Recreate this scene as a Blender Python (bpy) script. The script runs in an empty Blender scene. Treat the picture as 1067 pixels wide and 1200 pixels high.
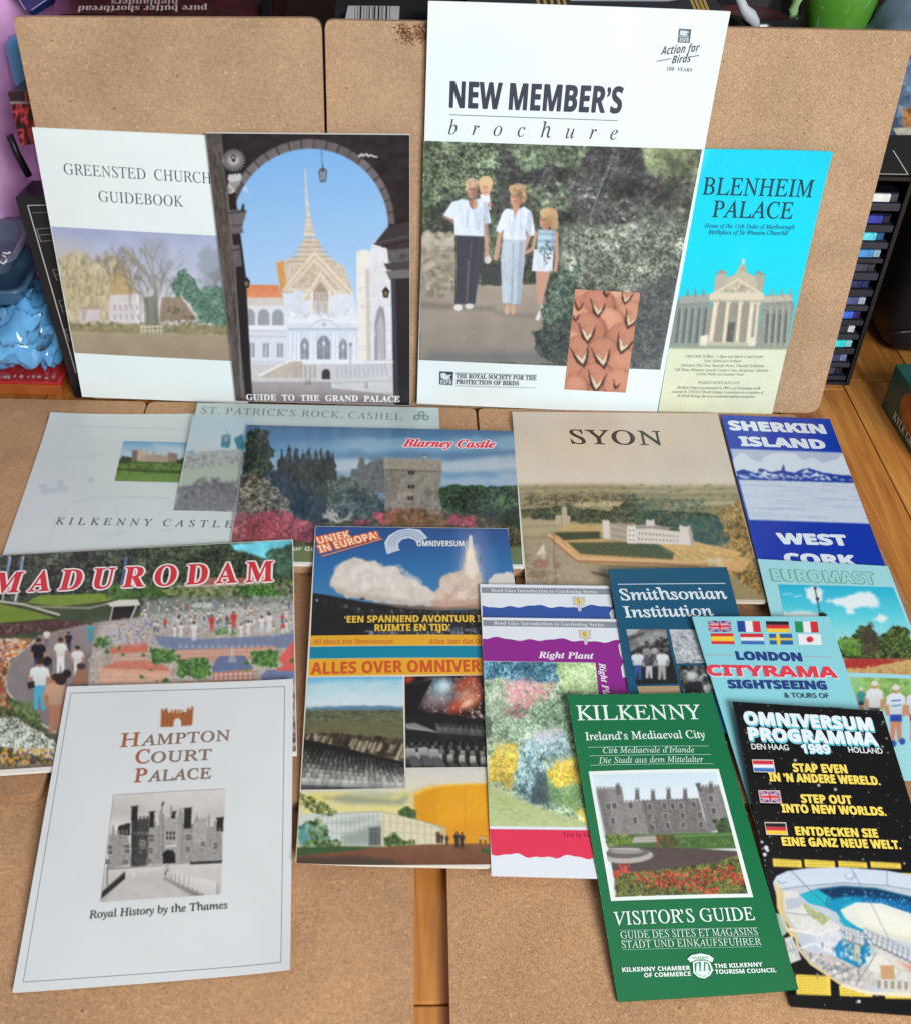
import bpy, bmesh, math, random
import numpy as np

# ------------------------------------------------------------------ camera
sc = bpy.context.scene
COL = sc.collection
W0, H0 = 1067.0, 1200.0                     # size of the photograph
F = 1320.0                                  # focal length in its pixels
CX, CY = W0 / 2, H0 / 2
CAM = np.array([0.0, 0.0, 0.60])
_d = np.array([490 - CX, -530 - CY, F]); _d /= np.linalg.norm(_d)
_b = np.array([439 - CX, 2686 - CY, F]); _b /= np.linalg.norm(_b)
_x = np.cross(_d, _b); _x *= np.sign(_x[0]); _x /= np.linalg.norm(_x)
_z = np.cross(_x, _d); _z *= -np.sign(_z[1])
M = np.array([_x, _d, _z])                  # rows: world X (right), Y (away), Z (up)
LEAN = M @ (-_b)                            # direction of the leaning boards
from mathutils import Matrix, Vector
cd = bpy.data.cameras.new('camera'); co = bpy.data.objects.new('camera', cd); COL.objects.link(co)
cd.sensor_fit = 'HORIZONTAL'; cd.sensor_width = 36; cd.lens = F / W0 * 36
cd.clip_start = 0.01; cd.clip_end = 50
R3 = np.column_stack([M @ np.array([1., 0, 0]), M @ np.array([0, -1., 0]), M @ np.array([0, 0, -1.])])
mw = Matrix.Identity(4)
for i in range(3):
    for j in range(3): mw[i][j] = R3[i][j]
    mw[i][3] = CAM[i]
co.matrix_world = mw
sc.camera = co

# ------------------------------------------------------------------ light
w = bpy.data.worlds.new('World'); sc.world = w; w.use_nodes = True
bg = w.node_tree.nodes['Background']
bg.inputs[0].default_value = (0.95, 0.98, 1.0, 1); bg.inputs[1].default_value = 0.25
def area(name, loc, target, sx, sy, power, col):
    l = bpy.data.lights.new(name, 'AREA'); l.shape = 'RECTANGLE'; l.size = sx; l.size_y = sy
    l.energy = power; l.color = col
    o = bpy.data.objects.new(name, l); COL.objects.link(o); o.location = loc
    o.rotation_euler = (Vector(target) - Vector(loc)).to_track_quat('-Z', 'Y').to_euler()
    return o
area('window_light', (0.75, -0.95, 1.15), (0.0, 0.78, 0.10), 0.9, 0.75, 47, (0.975, 0.992, 1.0))
area('ceiling_light', (0.1, 0.75, 2.1), (0.0, 0.6, 0.0), 1.2, 1.2, 3, (1.0, 0.95, 0.88))
sc.view_settings.view_transform = 'Standard'; sc.view_settings.look = 'None'
sc.view_settings.exposure = 0.0; sc.view_settings.gamma = 1.0; sc.view_settings.use_curve_mapping = False

# ------------------------------------------------------------------ helpers: projection
def ray(px, py): return M @ np.array([px - CX, py - CY, F])
def flat(p, z):
    r = ray(*p); t = (z - CAM[2]) / r[2]; return CAM + r * t
def proj(P):
    v = (np.asarray(P, float) - CAM) @ M
    return np.stack([CX + F * v[..., 0] / v[..., 2], CY + F * v[..., 1] / v[..., 2]], -1)
BASE = flat((960, 480), 0.0085)
NB = np.cross(LEAN, np.array([1., 0, 0])); NB *= -np.sign(NB[1])    # normal of the boards, towards the viewer
def stand(p, off):
    r = ray(*p); t = ((BASE + NB * off - CAM) @ NB) / (r @ NB); return CAM + r * t
def aty(p, Y):
    r = ray(*p); t = Y / r[1]; return CAM + r * t

def lin(c):
    c = np.asarray(c, float) / 255.0
    return np.where(c <= 0.04045, c / 12.92, ((np.clip(c, 0, 1) + 0.055) / 1.055) ** 2.4)

# ------------------------------------------------------------------ helpers: materials
MATS = {}
def mat(col, rough=0.45, spec=0.5, metal=0.0, noise=0.05, scale=60, bump=0.0, trans=0.0, coat=0.0, name='paint', alpha=1.0):
    key = (tuple(col), rough, spec, metal, noise, scale, bump, trans, coat, name, alpha)
    if key in MATS: return MATS[key]
    m = bpy.data.materials.new(name); m.use_nodes = True
    nt = m.node_tree; b = nt.nodes['Principled BSDF']
    l = lin(col)
    b.inputs['Roughness'].default_value = rough
    b.inputs['Specular IOR Level'].default_value = spec
    b.inputs['Metallic'].default_value = metal
    if trans: b.inputs['Transmission Weight'].default_value = trans
    if coat: b.inputs['Coat Weight'].default_value = coat
    if alpha < 1: b.inputs['Alpha'].default_value = alpha
    tc = nt.nodes.new('ShaderNodeTexCoord'); n = nt.nodes.new('ShaderNodeTexNoise')
    n.inputs['Scale'].default_value = scale; n.inputs['Detail'].default_value = 5
    nt.links.new(tc.outputs['Object'], n.inputs['Vector'])
    cr = nt.nodes.new('ShaderNodeValToRGB')
    cr.color_ramp.elements[0].position = 0.3; cr.color_ramp.elements[1].position = 0.7
    cr.color_ramp.elements[0].color = (*(l * (1 - noise)), 1); cr.color_ramp.elements[1].color = (*np.clip(l * (1 + noise), 0, 1), 1)
    nt.links.new(n.outputs[0], cr.inputs[0]); nt.links.new(cr.outputs[0], b.inputs['Base Color'])
    if bump:
        bp = nt.nodes.new('ShaderNodeBump'); bp.inputs['Strength'].default_value = bump; bp.inputs['Distance'].default_value = 0.002
        nt.links.new(n.outputs[0], bp.inputs['Height']); nt.links.new(bp.outputs[0], b.inputs['Normal'])
    MATS[key] = m
    return m

def print_mat(rough=0.33):
    key = ('print', rough)
    if key in MATS: return MATS[key]
    m = bpy.data.materials.new('printed_ink'); m.use_nodes = True
    nt = m.node_tree; b = nt.nodes['Principled BSDF']
    a = nt.nodes.new('ShaderNodeAttribute'); a.attribute_name = 'ink'
    tc = nt.nodes.new('ShaderNodeTexCoord'); n = nt.nodes.new('ShaderNodeTexNoise')
    n.inputs['Scale'].default_value = 900; n.inputs['Detail'].default_value = 3
    nt.links.new(tc.outputs['Object'], n.inputs['Vector'])
    mr = nt.nodes.new('ShaderNodeMapRange'); mr.inputs[1].default_value = 0.25; mr.inputs[2].default_value = 0.75
    mr.inputs[3].default_value = 0.975; mr.inputs[4].default_value = 1.025
    nt.links.new(n.outputs[0], mr.inputs[0])
    mx = nt.nodes.new('ShaderNodeVectorMath'); mx.operation = 'SCALE'
    nt.links.new(a.outputs['Color'], mx.inputs[0]); nt.links.new(mr.outputs[0], mx.inputs['Scale'])
    nt.links.new(mx.outputs[0], b.inputs['Base Color'])
    b.inputs['Roughness'].default_value = rough; b.inputs['Specular IOR Level'].default_value = 0.42
    n2 = nt.nodes.new('ShaderNodeTexNoise'); n2.inputs['Scale'].default_value = 16; n2.inputs['Detail'].default_value = 2; nt.links.new(tc.outputs['Object'], n2.inputs['Vector'])
    bp = nt.nodes.new('ShaderNodeBump'); bp.inputs['Strength'].default_value = .22; bp.inputs['Distance'].default_value = .004
    nt.links.new(n2.outputs[0], bp.inputs['Height']); nt.links.new(bp.outputs[0], b.inputs['Normal'])
    MATS[key] = m
    return m

def cork_mat(tone):
    key = ('cork', tone)
    if key in MATS: return MATS[key]
    m = bpy.data.materials.new('cork'); m.use_nodes = True
    nt = m.node_tree; N = nt.nodes.new; L = nt.links.new; b = nt.nodes['Principled BSDF']
    tc = N('ShaderNodeTexCoord')
    base = lin(tone)
    def noise(s, det=4, rough=.6):
        n = N('ShaderNodeTexNoise'); n.inputs['Scale'].default_value = s; n.inputs['Detail'].default_value = det
        n.inputs['Roughness'].default_value = rough; L(tc.outputs['Object'], n.inputs['Vector']); return n
    n1 = noise(760, 6, .8)
    r1 = N('ShaderNodeValToRGB'); e = r1.color_ramp.elements
    e[0].position = .30; e[0].color = (*(base * np.array([.56, .50, .44])), 1)
    e[1].position = .72; e[1].color = (*np.clip(base * np.array([1.36, 1.40, 1.44]), 0, 1), 1)
    x = e.new(.47); x.color = (*(base * .92), 1); x = e.new(.56); x.color = (*(base * 1.08), 1)
    L(n1.outputs[0], r1.inputs[0])
    # broad, faint unevenness
    n2 = noise(14, 3); m2 = N('ShaderNodeMapRange'); m2.inputs[1].default_value = .3; m2.inputs[2].default_value = .7
    m2.inputs[3].default_value = .86; m2.inputs[4].default_value = 1.12; L(n2.outputs[0], m2.inputs[0])
    # granules: cells with a tint of their own
    v = N('ShaderNodeTexVoronoi'); v.inputs['Scale'].default_value = 560; L(tc.outputs['Object'], v.inputs['Vector'])
    sep = N('ShaderNodeSeparateColor'); L(v.outputs['Color'], sep.inputs[0])
    m3 = N('ShaderNodeMapRange'); m3.inputs[3].default_value = .91; m3.inputs[4].default_value = 1.09; L(sep.outputs[0], m3.inputs[0])
    mu = N('ShaderNodeMath'); mu.operation = 'MULTIPLY'; L(m2.outputs[0], mu.inputs[0]); L(m3.outputs[0], mu.inputs[1])
    sc1 = N('ShaderNodeVectorMath'); sc1.operation = 'SCALE'; L(r1.outputs[0], sc1.inputs[0]); L(mu.outputs[0], sc1.inputs['Scale'])
    # pale flecks
    v2 = N('ShaderNodeTexVoronoi'); v2.inputs['Scale'].default_value = 190; L(tc.outputs['Object'], v2.inputs['Vector'])
    s2 = N('ShaderNodeSeparateColor'); L(v2.outputs['Color'], s2.inputs[0])
    lt = N('ShaderNodeMath'); lt.operation = 'GREATER_THAN'; lt.inputs[1].default_value = .80; L(s2.outputs[1], lt.inputs[0])
    dd = N('ShaderNodeMapRange'); dd.inputs[1].default_value = .12; dd.inputs[2].default_value = .26; dd.inputs[3].default_value = .38; dd.inputs[4].default_value = 0
    L(v2.outputs['Distance'], dd.inputs[0])
    fm = N('ShaderNodeMath'); fm.operation = 'MULTIPLY'; L(lt.outputs[0], fm.inputs[0]); L(dd.outputs[0], fm.inputs[1])
    mx = N('ShaderNodeMix'); mx.data_type = 'RGBA'; L(fm.outputs[0], mx.inputs[0]); L(sc1.outputs[0], mx.inputs[6])
    mx.inputs[7].default_value = (*np.clip(base * np.array([1.7, 1.75, 1.7]), 0, 1), 1)
    # dark bits
    v3 = N('ShaderNodeTexVoronoi'); v3.inputs['Scale'].default_value = 120; L(tc.outputs['Object'], v3.inputs['Vector'])
    s3 = N('ShaderNodeSeparateColor'); L(v3.outputs['Color'], s3.inputs[0])
    g3 = N('ShaderNodeMath'); g3.operation = 'GREATER_THAN'; g3.inputs[1].default_value = .88; L(s3.outputs[0], g3.inputs[0])
    d3 = N('ShaderNodeMapRange'); d3.inputs[1].default_value = .05; d3.inputs[2].default_value = .13; d3.inputs[3].default_value = .85; d3.inputs[4].default_value = 0
    L(v3.outputs['Distance'], d3.inputs[0])
    f3 = N('ShaderNodeMath'); f3.operation = 'MULTIPLY'; L(g3.outputs[0], f3.inputs[0]); L(d3.outputs[0], f3.inputs[1])
    mx2 = N('ShaderNodeMix'); mx2.data_type = 'RGBA'; L(f3.outputs[0], mx2.inputs[0]); L(mx.outputs[2], mx2.inputs[6])
    mx2.inputs[7].default_value = (*(base * np.array([.30, .22, .16])), 1)
    L(mx2.outputs[2], b.inputs['Base Color'])
    bp = N('ShaderNodeBump'); bp.inputs['Strength'].default_value = .35; bp.inputs['Distance'].default_value = .0012
    L(n1.outputs[0], bp.inputs['Height']); L(bp.outputs[0], b.inputs['Normal'])
    b.inputs['Roughness'].default_value = .85; b.inputs['Specular IOR Level'].default_value = .2
    MATS[key] = m
    return m

def wood_mat():
    m = bpy.data.materials.new('varnished_wood'); m.use_nodes = True
    nt = m.node_tree; N = nt.nodes.new; L = nt.links.new; b = nt.nodes['Principled BSDF']
    tc = N('ShaderNodeTexCoord'); at = N('ShaderNodeAttribute'); at.attribute_name = 'tone'
    mp = N('ShaderNodeMapping'); mp.inputs['Scale'].default_value = (95, 7, 40); L(tc.outputs['Object'], mp.inputs[0])
    ad = N('ShaderNodeVectorMath'); ad.operation = 'ADD'; L(mp.outputs[0], ad.inputs[0])
    of = N('ShaderNodeVectorMath'); of.operation = 'SCALE'; of.inputs['Scale'].default_value = 37; L(at.outputs['Vector'], of.inputs[0]); L(of.outputs[0], ad.inputs[1])
    n = N('ShaderNodeTexNoise'); n.inputs['Scale'].default_value = 1; n.inputs['Detail'].default_value = 8; n.inputs['Distortion'].default_value = .8
    L(ad.outputs[0], n.inputs['Vector'])
    r = N('ShaderNodeValToRGB'); e = r.color_ramp.elements
    e[0].position = .28; e[0].color = (*lin((150, 90, 40)), 1); e[1].position = .75; e[1].color = (*lin((212, 152, 80)), 1)
    x = e.new(.5); x.color = (*lin((186, 122, 58)), 1)
    L(n.outputs[0], r.inputs[0])
    sx = N('ShaderNodeSeparateColor'); L(at.outputs['Color'], sx.inputs[0])
    mr = N('ShaderNodeMapRange'); mr.inputs[3].default_value = .72; mr.inputs[4].default_value = 1.12; L(sx.outputs[0], mr.inputs[0])
    s = N('ShaderNodeVectorMath'); s.operation = 'SCALE'; L(r.outputs[0], s.inputs[0]); L(mr.outputs[0], s.inputs['Scale'])
    L(s.outputs[0], b.inputs['Base Color']); b.inputs['Roughness'].default_value = .34
    bp = N('ShaderNodeBump'); bp.inputs['Strength'].default_value = .08; bp.inputs['Distance'].default_value = .001
    L(n.outputs[0], bp.inputs['Height']); L(bp.outputs[0], b.inputs['Normal'])
    return m

# ------------------------------------------------------------------ helpers: objects
def thing(name, label, cat, loc=(0, 0, 0), group=None):
    o = bpy.data.objects.new(name, None); COL.objects.link(o); o.location = loc; o.empty_display_size = .02
    o['label'] = label; o['category'] = cat
    if group: o['group'] = group
    return o
def tag(o, label, cat, group=None):
    o['label'] = label; o['category'] = cat
    if group: o['group'] = group
    return o
def mesh_obj(name, V, Fc, material, parent=None, smooth=False, colors=None, attr='ink'):
    V = np.asarray(V, float)
    root = np.zeros(3)
    q = parent
    while q is not None:
        root = root + np.array(q.location); q = q.parent
    if parent is None:
        root = np.array([V[:, 0].mean(), V[:, 1].mean(), V[:, 2].min()])
    me = bpy.data.meshes.new(name)
    me.from_pydata((V - root).tolist(), [], [tuple(f) for f in Fc])
    if material: me.materials.append(material)
    if smooth: me.polygons.foreach_set('use_smooth', [True] * len(me.polygons))
    if colors is not None:
        a = me.color_attributes.new(attr, 'FLOAT_COLOR', 'POINT')
        c4 = np.ones((len(V), 4), np.float32); c4[:, :3] = colors; a.data.foreach_set('color', c4.ravel())
    me.update()
    o = bpy.data.objects.new(name, me); COL.objects.link(o)
    if parent is not None: o.parent = parent
    else: o.location = root
    return o
def grid_mesh(name, V, nu, nv, material, parent, smooth=True, colors=None):
    """V: (nv, nu, 3) array of points, row by row"""
    V = np.asarray(V, float).reshape(-1, 3); root = np.zeros(3); q = parent
    while q is not None:
        root = root + np.array(q.location); q = q.parent
    me = bpy.data.meshes.new(name); n = nu * nv
    me.vertices.add(n); me.vertices.foreach_set('co', (V - root).astype(np.float32).ravel())
    i = np.arange((nu - 1) * (nv - 1)); r, c = i // (nu - 1), i % (nu - 1); a = r * nu + c
    idx = np.stack([a, a + nu, a + nu + 1, a + 1], 1).astype(np.int32)
    me.loops.add(idx.size); me.loops.foreach_set('vertex_index', idx.ravel())
    me.polygons.add(len(idx)); me.polygons.foreach_set('loop_start', np.arange(0, idx.size, 4, dtype=np.int32))
    me.polygons.foreach_set('loop_total', np.full(len(idx), 4, np.int32))
    me.polygons.foreach_set('use_smooth', np.full(len(idx), smooth))
    if colors is not None:
        at = me.color_attributes.new('ink', 'FLOAT_COLOR', 'POINT')
        c4 = np.ones((n, 4), np.float32); c4[:, :3] = colors.reshape(-1, 3); at.data.foreach_set('color', c4.ravel())
    me.materials.append(material); me.update(calc_edges=True); me.validate()
    o = bpy.data.objects.new(name, me); COL.objects.link(o)
    if parent is not None: o.parent = parent
    return o
def bm_obj(name, bm, material, parent=None, smooth=False):
    bmesh.ops.recalc_face_normals(bm, faces=bm.faces[:])
    bm.verts.ensure_lookup_table()
    for k, v in enumerate(bm.verts): v.index = k
    V = np.array([v.co[:] for v in bm.verts]); Fc = [[v.index for v in f.verts] for f in bm.faces]; bm.free()
    return mesh_obj(name, V, Fc, material, parent, smooth)
def bm_box(bm, A, B, bev=0.0, seg=2):
    """box between two corners"""
    A = np.minimum(A, B), np.maximum(A, B)
    vs = [bm.verts.new((A[i][0], A[j][1], A[k][2])) for i in (0, 1) for j in (0, 1) for k in (0, 1)]
    fs = [(0, 1, 3, 2), (4, 6, 7, 5), (0, 4, 5, 1), (2, 3, 7, 6), (0, 2, 6, 4), (1, 5, 7, 3)]
    faces = [bm.faces.new([vs[i] for i in f]) for f in fs]
    if bev:
        es = list({e for f in faces for e in f.edges})
        bmesh.ops.bevel(bm, geom=es, offset=bev, segments=seg, affect='EDGES', profile=.6)
def bm_prism(bm, pts, nrm, depth, bev=0.0):
    """polygon (world points) extruded by depth along -nrm"""
    pts = [np.asarray(p, float) for p in pts]; nrm = np.asarray(nrm, float)
    a = [bm.verts.new(p) for p in pts]; c = [bm.verts.new(p - nrm * depth) for p in pts]; n = len(pts)
    f1 = bm.faces.new(a); bm.faces.new(c[::-1])
    for i in range(n): bm.faces.new([a[i], c[i], c[(i + 1) % n], a[(i + 1) % n]])
    if bev:
        bmesh.ops.bevel(bm, geom=list(f1.edges), offset=bev, segments=2, affect='EDGES', profile=.6)
def rounded(Q, rad, n=6, radii=None):
    """quad with rounded corners, world points"""
    Q = [np.asarray(q, float) for q in Q]; out = []
    for i in range(4):
        r = radii[i] if radii else rad
        p, a, b = Q[i], Q[i - 1], Q[(i + 1) % 4]
        da = (a - p) / np.linalg.norm(a - p); db = (b - p) / np.linalg.norm(b - p)
        if r <= 0: out.append(p); continue
        s, e = p + da * r, p + db * r
        for k in range(n + 1):
            t = k / n; out.append((1 - t) ** 2 * s + 2 * t * (1 - t) * p + t * t * e)
    return out
def tube(bm, pts, r, n=8, caps=True):
    pts = [np.asarray(p, float) for p in pts]; rings = []
    for i, p in enumerate(pts):
        t = pts[min(i + 1, len(pts) - 1)] - pts[max(i - 1, 0)]; t /= np.linalg.norm(t)
        a = np.cross(t, [0, 0, 1.0]);
        if np.linalg.norm(a) < .05: a = np.cross(t, [0, 1.0, 0])
        a /= np.linalg.norm(a); b = np.cross(t, a); rr = r[i] if hasattr(r, '__len__') else r
        rings.append([bm.verts.new(p + rr * (math.cos(2 * math.pi * k / n) * a + math.sin(2 * math.pi * k / n) * b)) for k in range(n)])
    for i in range(len(rings) - 1):
        for k in range(n): bm.faces.new([rings[i][k], rings[i][(k + 1) % n], rings[i + 1][(k + 1) % n], rings[i + 1][k]])
    if caps: bm.faces.new(rings[0][::-1]); bm.faces.new(rings[-1])

# ------------------------------------------------------------------ helpers: painting the printed pictures
def vnoise(X, Y, seed):
    xi, yi = np.floor(X).astype(np.int64), np.floor(Y).astype(np.int64); xf, yf = X - xi, Y - yi
    xf = xf * xf * (3 - 2 * xf); yf = yf * yf * (3 - 2 * yf)
    def h(a, b):
        n = (a * 374761393 + b * 668265263 + seed * 974711) & 0x7fffffff
        n = ((n ^ (n >> 13)) * 1274126177) & 0x7fffffff
        return ((n ^ (n >> 16)) & 0xffff) / 65535.0
    return (h(xi, yi) * (1 - xf) + h(xi + 1, yi) * xf) * (1 - yf) + (h(xi, yi + 1) * (1 - xf) + h(xi + 1, yi + 1) * xf) * yf
def fbm(X, Y, sc_, seed=1, o=4):
    t = 0; a = .5; s = 1.0 / sc_
    for k in range(o): t = t + a * vnoise(X * s, Y * s, seed + k * 17); a *= .5; s *= 2.03
    return t / (1 - .5 ** o)

class Reg:                                   # a crop of the photograph: its own coordinates -> photograph pixels
    def __init__(s, x0, y0, f): s.x0, s.y0, s.f = x0, y0, f
    def __call__(s, x, y): return (s.x0 + x / s.f, s.y0 + y / s.f)

class Cv:                                    # a raster of ink colours, in the coordinates of a crop
    K = 1.5
    def __init__(s, reg, box, bg_):
        s.reg = reg; s.x0, s.y0, x1, y1 = box; s.r = s.K / reg.f
        s.w = int((x1 - s.x0) * s.r) + 2; s.h = int((y1 - s.y0) * s.r) + 2
        s.a = np.empty((s.h, s.w, 3)); s.a[:] = bg_
        s.X, s.Y = np.meshgrid(s.x0 + np.arange(s.w) / s.r, s.y0 + np.arange(s.h) / s.r)
        s.px = 1 / s.r; s.rng = random.Random(7)
    def bb(s, x0, y0, x1, y1):
        a = max(0, int((x0 - s.x0) * s.r) - 2); b = max(0, int((y0 - s.y0) * s.r) - 2)
        c = min(s.w, int((x1 - s.x0) * s.r) + 4); d = min(s.h, int((y1 - s.y0) * s.r) + 4)
        return (slice(b, max(b, d)), slice(a, max(a, c)))
    def put(s, sl, m, col, al=1.0):
        m = (m * al)[..., None]; s.a[sl] = s.a[sl] * (1 - m) + np.asarray(col, float) * m
    def sd(s, pts, sl):
        X, Y = s.X[sl], s.Y[sl]; d = np.full(X.shape, 1e18); ins = np.zeros(X.shape, bool); n = len(pts)
        for i in range(n):
            (ax, ay), (bx, by) = pts[i], pts[(i + 1) % n]
            ex, ey = bx - ax, by - ay; wx, wy = X - ax, Y - ay
            t = np.clip((wx * ex + wy * ey) / (ex * ex + ey * ey + 1e-9), 0, 1)
            d = np.minimum(d, (wx - ex * t) ** 2 + (wy - ey * t) ** 2)
            if ay != by:
                c = ((ay > Y) != (by > Y)) & (X < (bx - ax) * (Y - ay) / (by - ay) + ax); ins ^= c
        d = np.sqrt(d); return np.where(ins, -d, d)
    def poly(s, pts, col, a=1.0, ft=None, rough=0, rs=20, tex=0, ts=12, seed=1, g=None):
        """filled polygon; rough: ragged outline, tex: mottled colour, g: second colour, top to bottom"""
        xs = [p[0] for p in pts]; ys = [p[1] for p in pts]; p_ = rough + (ft or 0)
        sl = s.bb(min(xs) - p_, min(ys) - p_, max(xs) + p_, max(ys) + p_)
        X, Y = s.X[sl], s.Y[sl]
        if X.size == 0: return
        d = s.sd(pts, sl)
        if rough: d = d + (fbm(X, Y, rs, seed + 5) - .5) * 2 * rough
        f = ft or s.px * .7
        m = np.clip(.5 - d / (2 * f), 0, 1)
        c = np.asarray(col, float)
        if g is not None:
            t = np.clip((Y - min(ys)) / (max(ys) - min(ys) + 1e-9), 0, 1)[..., None]; c = c * (1 - t) + np.asarray(g, float) * t
        if tex: c = c * (1 + tex * (fbm(X, Y, ts, seed)[..., None] - .5) * 2)
        s.put(sl, m, c, a)
    def rect(s, x0, y0, x1, y1, col, **k): s.poly([(x0, y0), (x1, y0), (x1, y1), (x0, y1)], col, **k)
    def ell(s, cx, cy, rx, ry, col, a=1.0, rot=0, ft=None):
        m_ = max(rx, ry) + (ft or 0); sl = s.bb(cx - m_, cy - m_, cx + m_, cy + m_); X, Y = s.X[sl] - cx, s.Y[sl] - cy
        if X.size == 0: return
        if rot: c, n = math.cos(rot), math.sin(rot); X, Y = X * c + Y * n, Y * c - X * n
        q = np.sqrt((X / rx) ** 2 + (Y / ry) ** 2); f = (ft or s.px * .7) / min(rx, ry)
        s.put(sl, np.clip(.5 - (q - 1) / (2 * f), 0, 1), col, a)
    def line(s, pts, col, wd=1.5, a=1.0):
        for i in range(len(pts) - 1):
            (ax, ay), (bx, by) = pts[i], pts[i + 1]
            sl = s.bb(min(ax, bx) - wd, min(ay, by) - wd, max(ax, bx) + wd, max(ay, by) + wd); X, Y = s.X[sl], s.Y[sl]
            if X.size == 0: continue
            ex, ey = bx - ax, by - ay; t = np.clip(((X - ax) * ex + (Y - ay) * ey) / (ex * ex + ey * ey + 1e-9), 0, 1)
            d = np.hypot(X - ax - ex * t, Y - ay - ey * t)
            s.put(sl, np.clip(.5 - (d - wd / 2) / (1.4 * s.px), 0, 1), col, a)
    def grad(s, stops, p0=(0, 0), p1=(0, 1), box=None):
        """gradient of [(t, colour)] along p0 -> p1"""
        ex, ey = p1[0] - p0[0], p1[1] - p0[1]; t = ((s.X - p0[0]) * ex + (s.Y - p0[1]) * ey) / (ex * ex + ey * ey)
        c = np.stack([np.interp(t, [q[0] for q in stops], [q[1][i] for q in stops]) for i in range(3)], -1)
        if box is None: s.a[:] = c
        else:
            sl = s.bb(*box); s.a[sl] = c[sl]
    def mottle(s, amp, sc_, seed=1, pts=None, cols=None, o=4):
        sl = (slice(None), slice(None)); m = 1.0
        if pts is not None:
            xs = [p[0] for p in pts]; ys = [p[1] for p in pts]; sl = s.bb(min(xs), min(ys), max(xs), max(ys))
            m = np.clip(.5 - s.sd(pts, sl) / (4 * s.px), 0, 1)
        n = fbm(s.X[sl], s.Y[sl], sc_, seed, o)
        if cols is None: s.a[sl] = s.a[sl] * (1 + amp * 2 * (n - .5) * m)[..., None]
        else: s.put(sl, np.clip((n - .5) * 3.2 + .5, 0, 1) * m * np.ones(n.shape), cols, amp)
    def dabs(s, pts, n, r0, r1, cols, a=.8, asp=1.0, rot=None, seed=3, jit=18):
        """many small ellipses of colour inside a polygon"""
        g = random.Random(seed); xs = [p[0] for p in pts]; ys = [p[1] for p in pts]; k = 0; t = 0
        while k < n and t < n * 6:
            t += 1; x = g.uniform(min(xs), max(xs)); y = g.uniform(min(ys), max(ys)); ins = False
            for i in range(len(pts)):
                (ax, ay), (bx, by) = pts[i], pts[(i + 1) % len(pts)]
                if (ay > y) != (by > y) and x < (bx - ax) * (y - ay) / (by - ay) + ax: ins = not ins
            if not ins: continue
            k += 1; c = g.choice(cols); j = g.uniform(-jit, jit); r = g.uniform(r0, r1)
            s.ell(x, y, r, r * asp, (max(0, c[0] + j), max(0, c[1] + j), max(0, c[2] + j)), a=a, rot=g.uniform(0, 3.14) if rot is None else rot + g.uniform(-.3, .3))
    def twig(s, x, y, ang, ln, wd, col, depth, g, a=.85, spread=.5):
        x2, y2 = x + math.cos(ang) * ln, y + math.sin(ang) * ln
        s.line([(x, y), (x2, y2)], col, wd, a)
        if depth:
            for k in range(g.choice((2, 3, 3))):
                t = g.uniform(.45, 1.0)
                s.twig(x + (x2 - x) * t, y + (y2 - y) * t, ang + g.uniform(-spread, spread), ln * g.uniform(.55, .8), max(wd * .62, s.px * .45), col, depth - 1, g, a, spread)
    def wins(s, Q, nx, ny, fx, fy, col, a=1.0, arch=False):
        """rows of openings inside a quad TL TR BR BL"""
        def at(u, v):
            return tuple((Q[0][i] * (1 - u) + Q[1][i] * u) * (1 - v) + (Q[3][i] * (1 - u) + Q[2][i] * u) * v for i in (0, 1))
        for i in range(nx):
            for j in range(ny):
                u0, v0 = (i + .5 - fx / 2) / nx, (j + .5 - fy / 2) / ny; u1, v1 = (i + .5 + fx / 2) / nx, (j + .5 + fy / 2) / ny
                if arch:
                    um = (u0 + u1) / 2; h = v1 - v0
                    s.poly([at(u0, v0 + h * .3), at(u0 + (um - u0) * .4, v0 + h * .08), at(um, v0), at(u1 - (u1 - um) * .4, v0 + h * .08), at(u1, v0 + h * .3), at(u1, v1), at(u0, v1)], col, a=a)
                else: s.poly([at(u0, v0), at(u1, v0), at(u1, v1), at(u0, v1)], col, a=a)
    def man(s, x, y, h, top, bot, skin=(176, 128, 104), hair=(60, 45, 38), wd=1.0, bare=False):
        """a small printed figure, feet at x, y"""
        k = h / 8 * wd
        s.poly([(x - k * .75, y - h * .52), (x + k * .75, y - h * .52), (x + k * .8, y), (x + k * .25, y), (x, y - h * .3), (x - k * .25, y), (x - k * .8, y)], skin if bare else bot)
        if bare: s.poly([(x - k * .8, y - h * .55), (x + k * .8, y - h * .55), (x + k * .85, y - h * .36), (x - k * .85, y - h * .36)], bot)
        s.line([(x - k * 1.0, y - h * .80), (x - k * 1.35, y - h * .62), (x - k * 1.1, y - h * .48)], skin, k * .5)
        s.line([(x + k * 1.0, y - h * .80), (x + k * 1.35, y - h * .62), (x + k * 1.1, y - h * .48)], skin, k * .5)
        s.poly([(x - k * .5, y - h * .86), (x + k * .5, y - h * .86), (x + k * 1.25, y - h * .8), (x + k * 1.4, y - h * .64), (x + k * .95, y - h * .66), (x + k * .85, y - h * .48), (x - k * .85, y - h * .48), (x - k * .95, y - h * .66), (x - k * 1.4, y - h * .64), (x - k * 1.25, y - h * .8)], top, g=tuple(c * .88 for c in top))
        s.ell(x, y - h * .925, k * .5, k * .62, skin); s.ell(x, y - h * .955, k * .54, k * .42, hair)
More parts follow.
